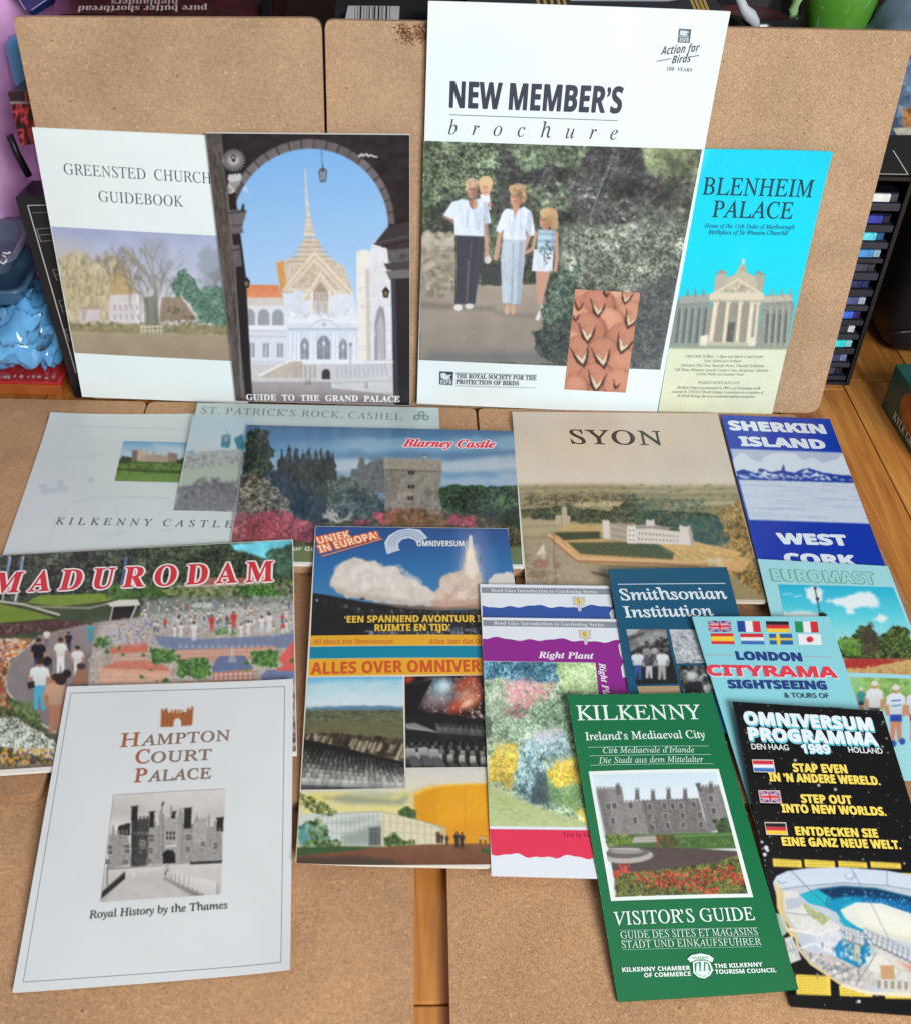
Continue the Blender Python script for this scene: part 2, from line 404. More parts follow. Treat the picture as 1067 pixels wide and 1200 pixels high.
    def finish(s, grain, soft):
        k = np.exp(-.5 * (np.arange(-3, 4) / (soft * s.K)) ** 2); k /= k.sum(); A = np.pad(s.a, ((3, 3), (3, 3), (0, 0)), 'edge')
        A = sum(k[i] * A[i:i + s.h] for i in range(7)); s.a = sum(k[i] * A[:, i:i + s.w] for i in range(7))
        if grain:
            I, J = np.meshgrid(np.arange(s.w) / s.K, np.arange(s.h) / s.K); lum = s.a.mean(-1) / 255
            n = fbm(I, J, 1.7, 31, 2) - .5; amp = grain * np.clip(1.3 - lum, .2, 1.1)
            s.a = s.a * (1 + 2.2 * amp * n)[..., None]
    def leaf(s, pts, pal, sc_=7, a=1.0, rough=0, rs=20, ft=None, seed=1, k=2.3, flat=1.0):
        """leafage, petals, scrub: colours of a palette, dark to light, picked by fine noise"""
        xs = [p[0] for p in pts]; ys = [p[1] for p in pts]; q = rough + (ft or 0); sl = s.bb(min(xs) - q, min(ys) - q, max(xs) + q, max(ys) + q); X, Y = s.X[sl], s.Y[sl]
        if X.size == 0: return
        d = s.sd(pts, sl)
        if rough: d = d + (fbm(X, Y, rs, seed + 5) - .5) * 2 * rough
        n = .74 * fbm(X, Y / flat, sc_ * .62, seed, 3) + .26 * fbm(X, Y / flat, sc_ * 3.2, seed + 9, 2)
        n = np.clip((n - .5) * k + .5, 0, 1) * (len(pal) - 1); P = np.asarray(pal, float)
        c = np.stack([np.interp(n, range(len(pal)), P[:, i]) for i in range(3)], -1)
        s.put(sl, np.clip(.5 - d / (2 * (ft or s.px * .7)), 0, 1), c, a)
    def sample(s, P):
        x = (P[..., 0] - s.reg.x0) * s.reg.f; y = (P[..., 1] - s.reg.y0) * s.reg.f
        u = np.clip((x - s.x0) * s.r, 0, s.w - 1.001); v = np.clip((y - s.y0) * s.r, 0, s.h - 1.001)
        i, j = u.astype(int), v.astype(int); fu, fv = (u - i)[..., None], (v - j)[..., None]; A = s.a
        c = (A[j, i] * (1 - fu) + A[j, i + 1] * fu) * (1 - fv) + (A[j + 1, i] * (1 - fu) + A[j + 1, i + 1] * fu) * fv
        return lin(np.clip(c, 0, 255)) * INK
INK = 1.0

# ------------------------------------------------------------------ helpers: lettering
ALPH = {'b': (0x1D400, 0x1D41A, 0x1D7CE), 'r': (0x1D434, 0x1D44E, 0), 'i': (0x1D434, 0x1D44E, 0), 'bi': (0x1D468, 0x1D482, 0),
        'sc': (0x1D4D0, 0x1D4EA, 0), 'sb': (0x1D5D4, 0x1D5EE, 0x1D7EC), 'sbi': (0x1D63C, 0x1D656, 0)}
def enc(t, st):
    if st == 's': return t
    A = ALPH[st]; o = ''
    for c in t:
        if 'A' <= c <= 'Z': o += chr(A[0] + ord(c) - 65)
        elif 'a' <= c <= 'z': o += '\u210e' if (A[1] == 0x1D44E and c == 'h') else chr(A[1] + ord(c) - 97)
        elif c.isdigit() and A[2]: o += chr(A[2] + int(c))
        else: o += c
    return o
TXT = {}
def text_mesh(t, st, sp=1.0, wsp=1.0):
    key = (t, st, sp, wsp)
    if key in TXT: return TXT[key]
    cu = bpy.data.curves.new('lettering', 'FONT'); cu.body = enc(t, st); cu.size = 1; cu.space_character = sp; cu.space_word = wsp
    cu.resolution_u = 4
    if st == 'r': cu.shear = -.25
    o = bpy.data.objects.new('lettering', cu); COL.objects.link(o)
    dg = bpy.context.evaluated_depsgraph_get(); me = bpy.data.meshes.new_from_object(o.evaluated_get(dg))
    V = np.zeros(len(me.vertices) * 3); me.vertices.foreach_get('co', V); V = V.reshape(-1, 3)[:, :2].copy()
    Fc = [tuple(p.vertices) for p in me.polygons]
    bpy.data.objects.remove(o); bpy.data.curves.remove(cu); bpy.data.meshes.remove(me)
    TXT[key] = (V, Fc); return TXT[key]
def capheight(st):
    V, _ = text_mesh('H', st if st != 'sc' else 'bi'); return V[:, 1].max()

class Sheet:
    """one brochure: a root Empty, a paper slab and what is printed on it"""
    def __init__(s, name, label, cat, P4, thick, paper, rough=.4, curl=None, pages=None, edge=None, nu=28, nv=36):
        s.P4 = [np.asarray(p, float) for p in P4]; s.curl = curl; s.rough = rough
        n = np.cross(s.P4[1] - s.P4[0], s.P4[3] - s.P4[0]); n /= np.linalg.norm(n)
        if n @ (CAM - s.P4[0]) < 0: n = -n
        s.n = n; c = (s.P4[2] + s.P4[3]) / 2
        s.root = thing(name, label, cat, tuple(c)); s.k = 0
        us, vs = np.linspace(0, 1, nu), np.linspace(0, 1, nv); U, Vv = np.meshgrid(us, vs)
        T = s.P(U, Vv); ct = min(thick, .00035) if pages else thick
        s.slab('cover', T, T - n * ct, nu, nv, mat(paper, rough, noise=.025, scale=25, name='coated_paper'))
        if pages:
            e = .0007; w_, h_ = np.linalg.norm(s.P4[1] - s.P4[0]), np.linalg.norm(s.P4[3] - s.P4[0])
            U2, V2 = np.meshgrid(np.linspace(e / w_ * .3, 1 - e / w_, nu), np.linspace(e / h_, 1 - e / h_, nv)); T2 = s.P(U2, V2)
            s.slab('pages', T2 - n * (ct + .00002), T2 - n * (thick - .0003), nu, nv, mat(pages, .7, noise=.06, scale=300, name='page_paper'))
            s.slab('back_cover', T - n * (thick - .0003 + .00002), T - n * thick, nu, nv, mat(paper, rough, noise=.025, scale=25, name='coated_paper'))
    def P(s, u, v, off=0.0):
        u = np.asarray(u, float)[..., None]; v = np.asarray(v, float)[..., None]; A = s.P4
        p = (A[0] * (1 - u) + A[1] * u) * (1 - v) + (A[3] * (1 - u) + A[2] * u) * v
        h = off + (s.curl(u, v) if s.curl else 0.0)
        return p + s.n * h
    def slab(s, name, T, B, nu, nv, m):
        V = np.concatenate([T.reshape(-1, 3), B.reshape(-1, 3)]); n = nu * nv; Fc = []
        for r in range(nv - 1):
            for c in range(nu - 1):
                a = r * nu + c; Fc.append((a, a + nu, a + nu + 1, a + 1)); Fc.append((n + a, n + a + 1, n + a + nu + 1, n + a + nu))
        ring = [c for c in range(nu)] + [r * nu + nu - 1 for r in range(1, nv)] + [(nv - 1) * nu + c for c in range(nu - 2, -1, -1)] + [r * nu for r in range(nv - 2, 0, -1)]
        for i in range(len(ring)):
            a, b = ring[i], ring[(i + 1) % len(ring)]; Fc.append((a, b, n + b, n + a))
        return mesh_obj(name, V, Fc, m, s.root)
    def uv(s, p):
        """sheet coordinates of a photograph pixel"""
        u = v = .5; p = np.asarray(p, float)
        for _ in range(12):
            q = proj(s.P(u, v)); e = 1e-4
            J = np.column_stack([(proj(s.P(u + e, v)) - q) / e, (proj(s.P(u, v + e)) - q) / e])
            dlt = np.linalg.solve(J, p - q); u += dlt[0]; v += dlt[1]
        return np.array([u, v])
    def lift(s):
        s.k += 1; return .00010 + s.k * .00001
    def picture(s, cv, quad=None, name='photograph', dens=1.15, rough=None, grain=.035, soft=.55):
        """a printed picture: quad in the coordinates of the canvas' crop, TL TR BR BL; None = the whole cover"""
        if quad is None:
            e = .0015; q = [np.array(t, float) for t in ((e, e), (1 - e, e), (1 - e, 1 - e), (e, 1 - e))]
        else: q = [s.uv(cv.reg(*p)) for p in quad]
        cv.finish(grain, soft); pp = [proj(s.P(*t)) for t in q]
        nu = int(max(np.linalg.norm(pp[1] - pp[0]), np.linalg.norm(pp[2] - pp[3])) * dens) + 2
        nv = int(max(np.linalg.norm(pp[3] - pp[0]), np.linalg.norm(pp[2] - pp[1])) * dens) + 2
        a, b = np.meshgrid(np.linspace(0, 1, nu), np.linspace(0, 1, nv)); a, b = a[..., None], b[..., None]
        UV = (q[0] * (1 - a) + q[1] * a) * (1 - b) + (q[3] * (1 - a) + q[2] * a) * b
        T = s.P(UV[..., 0], UV[..., 1], s.lift())
        return grid_mesh(name, T, nu, nv, print_mat(rough or s.rough), s.root, colors=cv.sample(proj(s.P(UV[..., 0], UV[..., 1]))))
    def text(s, reg, t, st, p0, p1, h, col, name='lettering', sp=1.0, wsp=1.0, fat=0.0, fit=True, up=None, dxy=(0, 0), slant=0.0):
        """a line of lettering: baseline p0 -> p1, h = height of a capital, all in a crop's coordinates"""
        V, Fc = text_mesh(t, st, sp, wsp); ch = capheight(st)
        A = s.P(*s.uv(reg(*p0))); B = s.P(*s.uv(reg(*p1))); ex = B - A; ln = np.linalg.norm(ex); ex = ex / ln
        ey = np.cross(s.n, ex); ey /= np.linalg.norm(ey)
        e = 1e-3; sc_ = np.linalg.norm(proj(A + ey * e) - proj(A)) / e; hw = h / reg.f / sc_
        x0, x1 = V[:, 0].min(), V[:, 0].max()
        X = (V[:, 0] - x0) * (ln / (x1 - x0)) + dxy[0] * hw; Y = V[:, 1] * hw / ch + dxy[1] * hw
        X = X + slant * Y
        offs = [(0, 0)] if not fat else [(fat * math.cos(k * math.pi / 4), fat * math.sin(k * math.pi / 4)) for k in range(8)]
        a_, b_ = s.uv(reg(*p0)), s.uv(reg(*p1)); c_ = s.uv(proj(A + ey * hw)); VV, FF = [], []
        for k, (dx, dy) in enumerate(offs):
            b = k * len(V); x, y = (X + dx * hw) / ln, (Y + dy * hw) / hw
            uv = a_ + np.outer(x, b_ - a_) + np.outer(y, c_ - a_)
            VV.append(s.P(uv[:, 0], uv[:, 1], s.lift())); FF += [tuple(i + b for i in f) for f in Fc]
        VV = np.concatenate(VV)
        return mesh_obj(name, VV, FF, mat(col, s.rough, noise=.02, name='ink'), s.root)
    def shape(s, reg, polys, col, name, lift=None):
        """flat printed shapes (rules, bands, flags) as one part"""
        VV, FF = [], []; L = s.lift()
        for pts in polys:
            b = len(VV); q = [s.uv(reg(*p)) for p in pts]
            nx, ny = 1, 1
            if len(pts) == 4 and s.curl is not None:               # long bands follow the bend of the paper
                nx = int(max(math.dist(reg(*pts[0]), reg(*pts[1])), math.dist(reg(*pts[2]), reg(*pts[3]))) / 12) + 1
                ny = int(max(math.dist(reg(*pts[0]), reg(*pts[3])), math.dist(reg(*pts[1]), reg(*pts[2]))) / 12) + 1
            if nx * ny > 1:
                for j in range(ny + 1):
                    for i in range(nx + 1):
                        a, c = i / nx, j / ny; t = (q[0] * (1 - a) + q[1] * a) * (1 - c) + (q[3] * (1 - a) + q[2] * a) * c; VV.append(s.P(t[0], t[1], L))
                for j in range(ny):
                    for i in range(nx): k = b + j * (nx + 1) + i; FF.append((k, k + 1, k + nx + 2, k + nx + 1))
                continue
            for u, v in q: VV.append(s.P(u, v, L))
            FF.append(tuple(range(b, b + len(pts))))
        return mesh_obj(name, VV, FF, mat(col, s.rough, noise=.02, name='ink'), s.root)
    def rule(s, reg, p0, p1, wd, col, name='rule'):
        dx, dy = p1[0] - p0[0], p1[1] - p0[1]; l = math.hypot(dx, dy); nx, ny = -dy / l * wd / 2, dx / l * wd / 2
        return s.shape(reg, [[(p0[0] + nx, p0[1] + ny), (p0[0] - nx, p0[1] - ny), (p1[0] - nx, p1[1] - ny), (p1[0] + nx, p1[1] + ny)]], col, name)
def scuffs(s, n, col, seed, edges=(0, 1, 2, 3)):
    """ink rubbed off along the folds and edges"""
    g = random.Random(seed); VV, FF = [], []; L = s.lift()
    for k in range(n):
        e = g.choice(edges); t = g.random(); l = g.uniform(.002, .012) if g.random() < .25 else g.uniform(.001, .004); d = g.uniform(.001, .004)
        q = {0: [(t, 0), (t + l, 0), (t + l * .5, d * .6)], 1: [(1, t), (1, t + l), (1 - d, t + l * .5)], 2: [(t, 1), (t + l, 1), (t + l * .5, 1 - d * .6)], 3: [(0, t), (0, t + l), (d, t + l * .5)]}[e]
        b = len(VV); VV += [s.P(min(max(u, .001), .999), min(max(v, .001), .999), L) for u, v in q]; FF.append((b, b + 1, b + 2))
    mesh_obj('edge_scuffs', VV, FF, mat(col, .7, noise=.05, name='bare_paper'), s.root)
def flats(ps, zs): return [flat(p, z / 1000.0) for p, z in zip(ps, zs)]

# ================================================================== the setting
def build_floor():
    rng = random.Random(4); V, Fc, T = [], [], []
    x = 0.4246 - 0.075 * 20
    while x < 1.6:
        y = -0.35 - rng.uniform(0, .3)
        while y < 1.5:
            ln = rng.uniform(.34, .55)
            if abs(x - (0.4246 - .075 * 6)) < .01: # the plank seen between the front boards ends where the photo shows it
                ln = (0.2905 - y) if y < .28 else ln
            g = .0006; bm = bmesh.new(); bm_box(bm, (x + g, y + g, -.012), (x + .075 - g, y + ln - g, 0), .0012)
            b = len(V); bm.verts.ensure_lookup_table()
            for k, v in enumerate(bm.verts): v.index = k; V.append(v.co[:])
            t = rng.random(); T += [(t, rng.random(), rng.random())] * len(bm.verts)
            for f in bm.faces: Fc.append([v.index + b for v in f.verts])
            bm.free(); y += ln
        x += .075
    o = mesh_obj('floor', V, Fc, wood_mat(), None, colors=np.array(T), attr='tone'); o['kind'] = 'structure'
    bm = bmesh.new(); bm_box(bm, (-1.2, -.7, -.03), (1.9, 1.6, -.0125)); u = bm_obj('subfloor', bm, mat((40, 24, 14), .9)); u['kind'] = 'structure'
    bm = bmesh.new(); bm_box(bm, (-1.2, 1.5, -.01), (1.9, 1.55, 1.2)); u = bm_obj('wall', bm, mat((58, 40, 36), .8, noise=.2, scale=8)); u['kind'] = 'structure'
build_floor()

CORK_F = cork_mat((187, 146, 109)); CORK_S = cork_mat((184, 153, 122)); CORK_SHADED = cork_mat((170, 128, 94))  # last one: same cork, darkened for the shade between the leaflets
GB = 'cork boards of the display'
def flat_board(x0, x1, y0, y1, z0, z1, m, label, radii=(.006,) * 4):
    P = [(x0, y1, z1), (x1, y1, z1), (x1, y0, z0), (x0, y0, z0)]
    n = np.cross(np.array(P[3]) - P[0], np.array(P[1]) - P[0]); n /= np.linalg.norm(n); n *= np.sign(n[2])
    bm = bmesh.new(); bm_prism(bm, rounded(P, .006, radii=radii), n, .0075, .0008)
    tag(bm_obj('cork_board', bm, m), label, 'cork board', GB)
flat_board(-.288, .0100, .155, .45, .008, .008, CORK_F, 'front left cork board flat on the floor beneath the white grey bordered booklet')
flat_board(.0291, .327, .155, .45, .008, .008, CORK_F, 'front right cork board flat on the floor beneath the green leaflet')
flat_board(-.512, -.2168, .4125, .66, .0165, .0085, CORK_SHADED, 'cork board under the miniature park booklet, its rounded corner showing at far left', (.006, .006, .010, .010))
flat_board(-.2128, .0825, .409, .66, .0165, .0085, CORK_SHADED, 'cork board under the tall rocket booklet, showing in the narrow gap left of it', (.006, .006, .010, .010))
flat_board(.086, .3815, .409, .66, .0165, .0085, CORK_SHADED, 'cork board hidden under the wavy purple leaflet and the teal booklet')
flat_board(-.525, -.2306, .616, .838, .0185, .0085, CORK_F, 'cork board under the pale grey castle booklet at far left')
flat_board(-.2288, .0642, .616, .838, .0185, .0085, CORK_F, 'cork board under the wide stone tower booklet')
flat_board(.0664, .360, .616, .838, .0185, .0085, CORK_F, 'cork board under the beige landscape booklet')
def standing_board(q, off, radii, label):
    P = [stand(p, off) for p in q]; bm = bmesh.new(); bm_prism(bm, rounded(P, .006, radii=radii), NB, .0075, .0008)
    return tag(bm_obj('cork_board', bm, CORK_S), label, 'cork board', GB)
standing_board([(15, 19.5), (376.5, 21), (389, 472), (106, 467)], .0035, (.003, .010, .005, .005), 'smaller cork board leaning upright at left behind the white tree guidebook')
bR = standing_board([(380.5, 23), (1073, 36.5), (958, 484), (391, 476)], 0, (.006, .006, .010, .005), 'wide cork board leaning upright behind the largest white brochure and turquoise leaflet')
# chipped corner of the wide board: loosened granules
def worn_patch():
    g = random.Random(5); V, Fc = [], []
    for k in range(420):
        t = g.random()
        cx = 476 + g.gauss(0, 6.5) if t < .55 else 494 + g.gauss(0, 4); cy = 36 + g.gauss(0, 7) + (6 if abs(cx - 480) < 5 else 0)
        if not (461 < cx < 499.5 and 26 < cy < 56): continue
        c = stand((cx, cy), .0003 + g.random() * .0006); r = g.uniform(.0003, .0009); a = g.uniform(0, 3)
        ax = np.array([1., 0, 0]) * math.cos(a) + LEAN * math.sin(a); ay = np.cross(NB, ax); b = len(V)
        V += [c + ax * r + NB * r * g.random(), c + ay * r * .6, c - ax * r, c - ay * r * .6 + NB * r * g.random()]; Fc.append((b, b + 1, b + 2, b + 3))
    mesh_obj('worn_patch', V, Fc, mat((118, 66, 36), .9, noise=.5, scale=700), bR)
worn_patch()

# ================================================================== behind and beside the boards
def box_thing(name, label, cat, A, B, col, bev=.002, body='body', **k):
    r = thing(name, label, cat, ((A[0] + B[0]) / 2, (A[1] + B[1]) / 2, min(A[2], B[2])))
    bm = bmesh.new(); bm_box(bm, A, B, bev); bm_obj(body, bm, mat(col, **k), r); return r
# a low dark chest whose top carries the things seen over the boards
box_thing('storage_chest', 'dark brown chest behind the boards, carrying the box and green mug', 'chest', (-.30, .925, 0), (.262, 1.40, .255), (44, 24, 20), rough=.5, noise=.2, scale=20)
TOPZ = .2551
# shortbread box
S_ = Sheet('biscuit_box', 'dark maroon biscuit box with upside down pale lettering behind left board', 'box',
           [(-.285, 1.16, .3185), (-.120, 1.16, .3185), (-.120, .945, .3185), (-.278, .945, .3185)], .0633, (62, 20, 26), .35)
S_.root.children[0].name = 'box_body'
S_.root['label'] = 'dark maroon biscuit box with upside down pale lettering behind left board'
RQ = Reg(0, 0, 1)
cvq = Cv(RQ, (40, -60, 320, 30), (62, 20, 26)); cvq.mottle(.5, 9, 3); cvq.dabs([(60, -50), (300, -50), (300, 18), (60, 18)], 160, 1, 4, [(30, 10, 16), (90, 28, 36), (48, 34, 40)], a=.5, seed=2)
S_.picture(cvq, [(70, -25), (282, -25), (300, 19), (62, 16)], 'printed_pattern', dens=.8)
S_.text(RQ, 'pure butter shortbread', 'b', (243, 6.2), (92, 6.8), -0 + 7.0, (205, 190, 185), 'lettering', slant=0)
S_.text(RQ, 'highlanders', 'b', (209, -.6), (131, -.4), 6.5, (190, 170, 168), 'lettering')
# slim black post and dark folder at the gap
box_thing('black_post', 'slim glossy black post standing behind the gap of the two boards', 'post', (-.117, .93, TOPZ), (-.108, .942, .40), (18, 18, 20), rough=.25)
# black barcode box
B_ = Sheet('black_box', 'black box with white barcode label behind the wide board corner', 'box',
           [(-.052, 1.10, .3215), (.035, 1.10, .3215), (.035, .935, .3215), (-.060, .935, .3215)], .064, (30, 34, 38), .35)
B_.root.children[0].name = 'box_body'
B_.shape(RQ, [[(408, 6.5), (468.5, 7), (467.5, 24), (404, 24)]], (205, 205, 210), 'barcode_label')
g = random.Random(3); bars = []; x = 416
while x < 460:
    wd = g.choice((.8, .8, 1.4, 2.2)); bars.append([(x, 7.2), (x + wd, 7.2), (x + wd - .6, 24), (x - .6, 24)]); x += wd + g.choice((1.0, 1.6, 2.6))
B_.shape(RQ, bars, (40, 42, 50), 'bars')
# striped folder behind the largest brochure
C_ = Sheet('striped_folder', 'charcoal folder with yellow diagonal stripes peeking over the largest brochure', 'folder',
           [(.045, 1.10, .3265), (.252, 1.10, .3265), (.252, .935, .3265), (.045, .935, .3265)], .069, (52, 56, 64), .5)
C_.root.children[0].name = 'folder_body'
st = []
for x0 in (624, 632, 640, 648, 655): st.append([(x0, -18), (x0 + 3, -18), (x0 + 9, 8), (x0 + 5.5, 8)])
C_.shape(RQ, st, (200, 165, 85), 'yellow_stripes'); st = []
for x0 in (803, 808, 813, 818): st.append([(x0, -12), (x0 + 3, -12), (x0 + 14, 14), (x0 + 10.5, 14)])
C_.shape(RQ, st, (200, 165, 85), 'yellow_stripes')
C_.shape(RQ, [[(664, -16), (800, -16), (806, -2), (780, 1.5), (668, 1)]], (190, 198, 206), 'pale_panel')
# dark bowl with white rag, mug, bag
def lathe(bm, prof, c, n=40, ax=None):
    rings = []
    for r, z in prof: rings.append([bm.verts.new((c[0] + r * math.cos(2 * math.pi * k / n), c[1] + r * math.sin(2 * math.pi * k / n), c[2] + z)) for k in range(n)])
    for i in range(len(rings) - 1):
        for k in range(n): bm.faces.new([rings[i][k], rings[i][(k + 1) % n], rings[i + 1][(k + 1) % n], rings[i + 1][k]])
r_ = thing('dark_bowl', 'glossy black rimmed bowl, maroon inside, behind the wide board by the green mug', 'bowl', (.275, 1.035, 0))
SH = .262
box_thing('side_table', 'low dark side table behind the wide board under the green mug', 'table', (.268, 1.02, 0), (.62, 1.40, SH), (30, 20, 18), rough=.6)
r_.location = (.312, 1.075, SH + .0005)
bm = bmesh.new(); lathe(bm, [(.004, .001), (.03, 0), (.043, .012), (.047, .034), (.044, .0345), (.040, .016), (.0, .006)], (.312, 1.075, SH + .0005)); bm_obj('body', bm, mat((18, 17, 19), .15), r_, True)
bm = bmesh.new(); lathe(bm, [(.0, .0075), (.038, .0165), (.0392, .022), (.0385, .022), (.036, .018), (0, .009)], (.312, 1.075, SH + .0008)); bm_obj('maroon_lining', bm, mat((70, 34, 34), .4), r_, True)
bm = bmesh.new(); pts = [aty(p, 1.015) for p in ((866, -3), (871, 10), (878, 18), (884, 26), (886, 34))]
tube(bm, pts, [.0035, .0045, .006, .0045, .003], 10); tag(bm_obj('white_strap', bm, mat((190, 195, 200), .5), None, True), 'crumpled white strap hanging down beside the dark bowl', 'strap')
# green mug, tipped slightly towards the viewer
def mug():
    c = aty((984, 34), 1.06); c = np.array([c[0], 1.075, SH + .0006]); r = thing('green_mug', 'apple green ceramic mug behind the top edge of the wide board', 'mug', tuple(c))
    bm = bmesh.new(); lathe(bm, [(0, .001), (.021, 0), (.0245, .004), (.031, .035), (.0345, .075), (.0325, .0755), (.029, .036), (.023, .008), (0, .006)], c)
    bm_obj('body', bm, mat((84, 146, 50), .18, coat=.5, noise=.06, scale=15), r, True)
    bm = bmesh.new(); P = []
    for k in range(11):
        a = math.pi * (.5 + k / 10); P.append(c + np.array([-.026 + .022 * math.cos(a), -.012 + .006 * math.cos(a), .036 + .026 * math.sin(a)]))
    tube(bm, P, .0045, 10); bm_obj('handle', bm, mat((150, 190, 130), .2, coat=.5), r, True)
mug()
def grey_bag():
    V, Fc = [], []; n, m_ = 26, 16; c = np.array([.462, 1.06, SH])
    for j in range(m_):
        for i in range(n):
            a = 2 * math.pi * i / n; h = j / (m_ - 1)
            rr = (.062 * (1 - .72 * h ** 1.5)) * (1 + .16 * math.sin(3 * a + 4 * h) + .08 * math.sin(7 * a - 6 * h)); V.append(c + np.array([rr * math.cos(a), rr * .7 * math.sin(a), .001 + .066 * h + .008 * math.sin(2 * a) * h]))
    for j in range(m_ - 1):
        for i in range(n): Fc.append((j * n + i, j * n + (i + 1) % n, (j + 1) * n + (i + 1) % n, (j + 1) * n + i))
    tag(mesh_obj('plastic_bag', V, Fc, mat((82, 98, 112), .22, noise=.3, scale=40), None, True), 'slate grey plastic bag with a pale peaked edge right of green mug', 'bag')
grey_bag()

# ---- disc rack at the right
YT = .902
xr = aty((987, 457), YT)[0]; xl = xr - .150; ztop = aty((1060, 207), YT)[2]
rack = thing('disc_rack', 'tall black rack of disc cases standing behind right of wide board', 'rack', ((xl + xr) / 2, YT + .07, 0))
for x0 in (xl - .004, xr): bm = bmesh.new(); bm_box(bm, (x0, YT - .002, 0), (x0 + .004, YT + .14, ztop), .0008); bm_obj('side_panel', bm, mat((20, 20, 24), .4), rack)
bm = bmesh.new(); bm_box(bm, (xl + .0002, YT + .13, .004), (xr - .0002, YT + .14, ztop - .004)); bm_obj('back_panel', bm, mat((14, 14, 17), .6), rack)
for z0 in (0, ztop - .0035): bm = bmesh.new(); bm_box(bm, (xl + .0002, YT - .001, z0), (xr - .0002, YT + .14, z0 + .0035)); bm_obj('end_panel', bm, mat((24, 24, 28), .4), rack)
rows = [(232, 'pale lavender', (196, 194, 214), (70, 70, 86)), (258, 'royal blue', (30, 44, 120), (22, 26, 60)), (278.5, 'sky blue', (70, 160, 205), (30, 90, 140)),
        (298, 'blue with pale end', (56, 110, 160), (150, 190, 210)), (315, 'plain charcoal', (42, 44, 54), (50, 52, 62)), (335, 'navy', (24, 30, 66), (36, 44, 90)),
        (354, 'slate with white end', (60, 66, 104), (176, 188, 204)), (371, 'blue speckled', (48, 84, 170), (60, 40, 110)), (388, 'black with white marks', (34, 36, 42), (205, 215, 215)),
        (404.5, 'bright cyan', (40, 170, 190), (150, 220, 225)), (421.5, 'dark blue lined', (44, 50, 84), (120, 128, 170)), (437, 'dark violet grey', (46, 44, 62), (32, 30, 40))]
for k, (y, nm, c1, c2) in enumerate(rows):
    z = aty((1000, y), YT)[2]; a = ['topmost', 'second', 'third', 'fourth', 'fifth', 'sixth', 'seventh', 'eighth', 'ninth', 'tenth', 'eleventh', 'lowest'][k]
    h = .0042; zl = z - h - .0004; z2 = aty((1000, (rows[k + 1][0] if k < 11 else 452)), YT)[2] + .0048
    bm = bmesh.new(); bm_box(bm, (xl + .0005, YT + .0005, max(zl - .0065, z2 + .001)), (xr - .0005, YT + .128, zl), .0004); bm_obj('shelf', bm, mat((48, 51, 62) if k % 2 == 0 else (38, 40, 50), .5), rack)
    o = thing('disc_case', 'disc case with %s spine, %s in the black rack' % (nm, a), 'disc case', ((xl + xr) / 2, YT + .06, z - h), 'disc cases in the rack')
    ins = .0002 + .0006 * ((k * 7) % 3)
    bm = bmesh.new(); bm_box(bm, (xl + .002, YT + .004 + ins, z - h), (xr - .003 - ins, YT + .12, z + h), .0006); bm_obj('case', bm, mat((22, 24, 30), .18), o)
    x2 = xr - .0045 - ins
    bm = bmesh.new(); bm_box(bm, (xl + .006, YT + .0012 + ins, z - h * .8), (x2 - .0065, YT + .0041 + ins, z + h * .85), .0006); bm_obj('spine', bm, mat(tuple(min(255, int(q * 1.3 + 8)) for q in c1), .25, noise=.35, scale=140), o)
    bm = bmesh.new(); bm_box(bm, (x2 - .0063, YT + .0012 + ins, z - h * .7), (x2, YT + .0041 + ins, z + h * .85), .0008); bm_obj('spine_end', bm, mat(c2, .25, noise=.35, scale=160), o)
# black boxed item and a crumpled magazine on top of the rack
D_ = Sheet('black_case', 'black case with thin silver lines lying on top of the rack', 'case',
           [aty((1000, 158), YT + .02), aty((1100, 158), YT + .02), aty((1085, 205), YT - .001), aty((985, 205), YT - .001)], .010, (8, 8, 10), .9)
D_.root.children[0].name = 'case_body'
D_.rule(RQ, (1046, 176), (1063.5, 204), 1.0, (170, 168, 160), 'silver_line'); D_.rule(RQ, (1030, 203.5), (1063, 204.2), 1.0, (150, 148, 140), 'silver_line')
def magazine():
    cv = Cv(RQ, (1030, 60, 1100, 190), (70, 84, 104))
    cv.poly([(1040, 60), (1100, 60), (1100, 110), (1056, 140), (1044, 135)], (92, 120, 150), tex=.4, ts=8); cv.poly([(1056, 128), (1100, 112), (1100, 150), (1058, 150)], (176, 120, 70), tex=.3, ts=6)
    cv.poly([(1046, 150), (1100, 146), (1100, 176), (1060, 176)], (186, 184, 172), tex=.2, ts=6); cv.dabs([(1040, 60), (1100, 60), (1100, 180), (1040, 180)], 60, 1, 4, [(40, 40, 56), (150, 160, 170), (60, 80, 110)], a=.5)
    s = Sheet('magazine', 'glossy magazine with blue and tan cover standing behind upper right board edge', 'magazine',
              [aty(p, YT + .045) for p in ((1046, 70), (1100, 68), (1094, 166), (1034, 168))], .004, (120, 130, 140), .25)
    s.picture(cv, None, 'photograph')
magazine()
# black holdall on the floor
def holdall():
    bm = bmesh.new(); bm_box(bm, (.468, .935, .001), (.72, 1.18, .20), .045, 6)
    for v in bm.verts: v.co.x += .006 * math.sin(v.co.z * 60) ; v.co.y += .006 * math.sin(v.co.x * 50 + v.co.z * 30)
    r = thing('holdall', 'soft black holdall on the floor right of the disc rack', 'bag', (.6, 1.05, .001)); bm_obj('body', bm, mat((16, 17, 21), .55, noise=.2, scale=40, bump=.2), r, True)
    bm = bmesh.new(); tube(bm, [(.474 + .010 * k, .9335 + .001 * math.sin(k), .040 + .0010 * k) for k in range(22)], .0016, 6); bm_obj('zip', bm, mat((52, 54, 60), .3, metal=.6), r, True)
holdall()
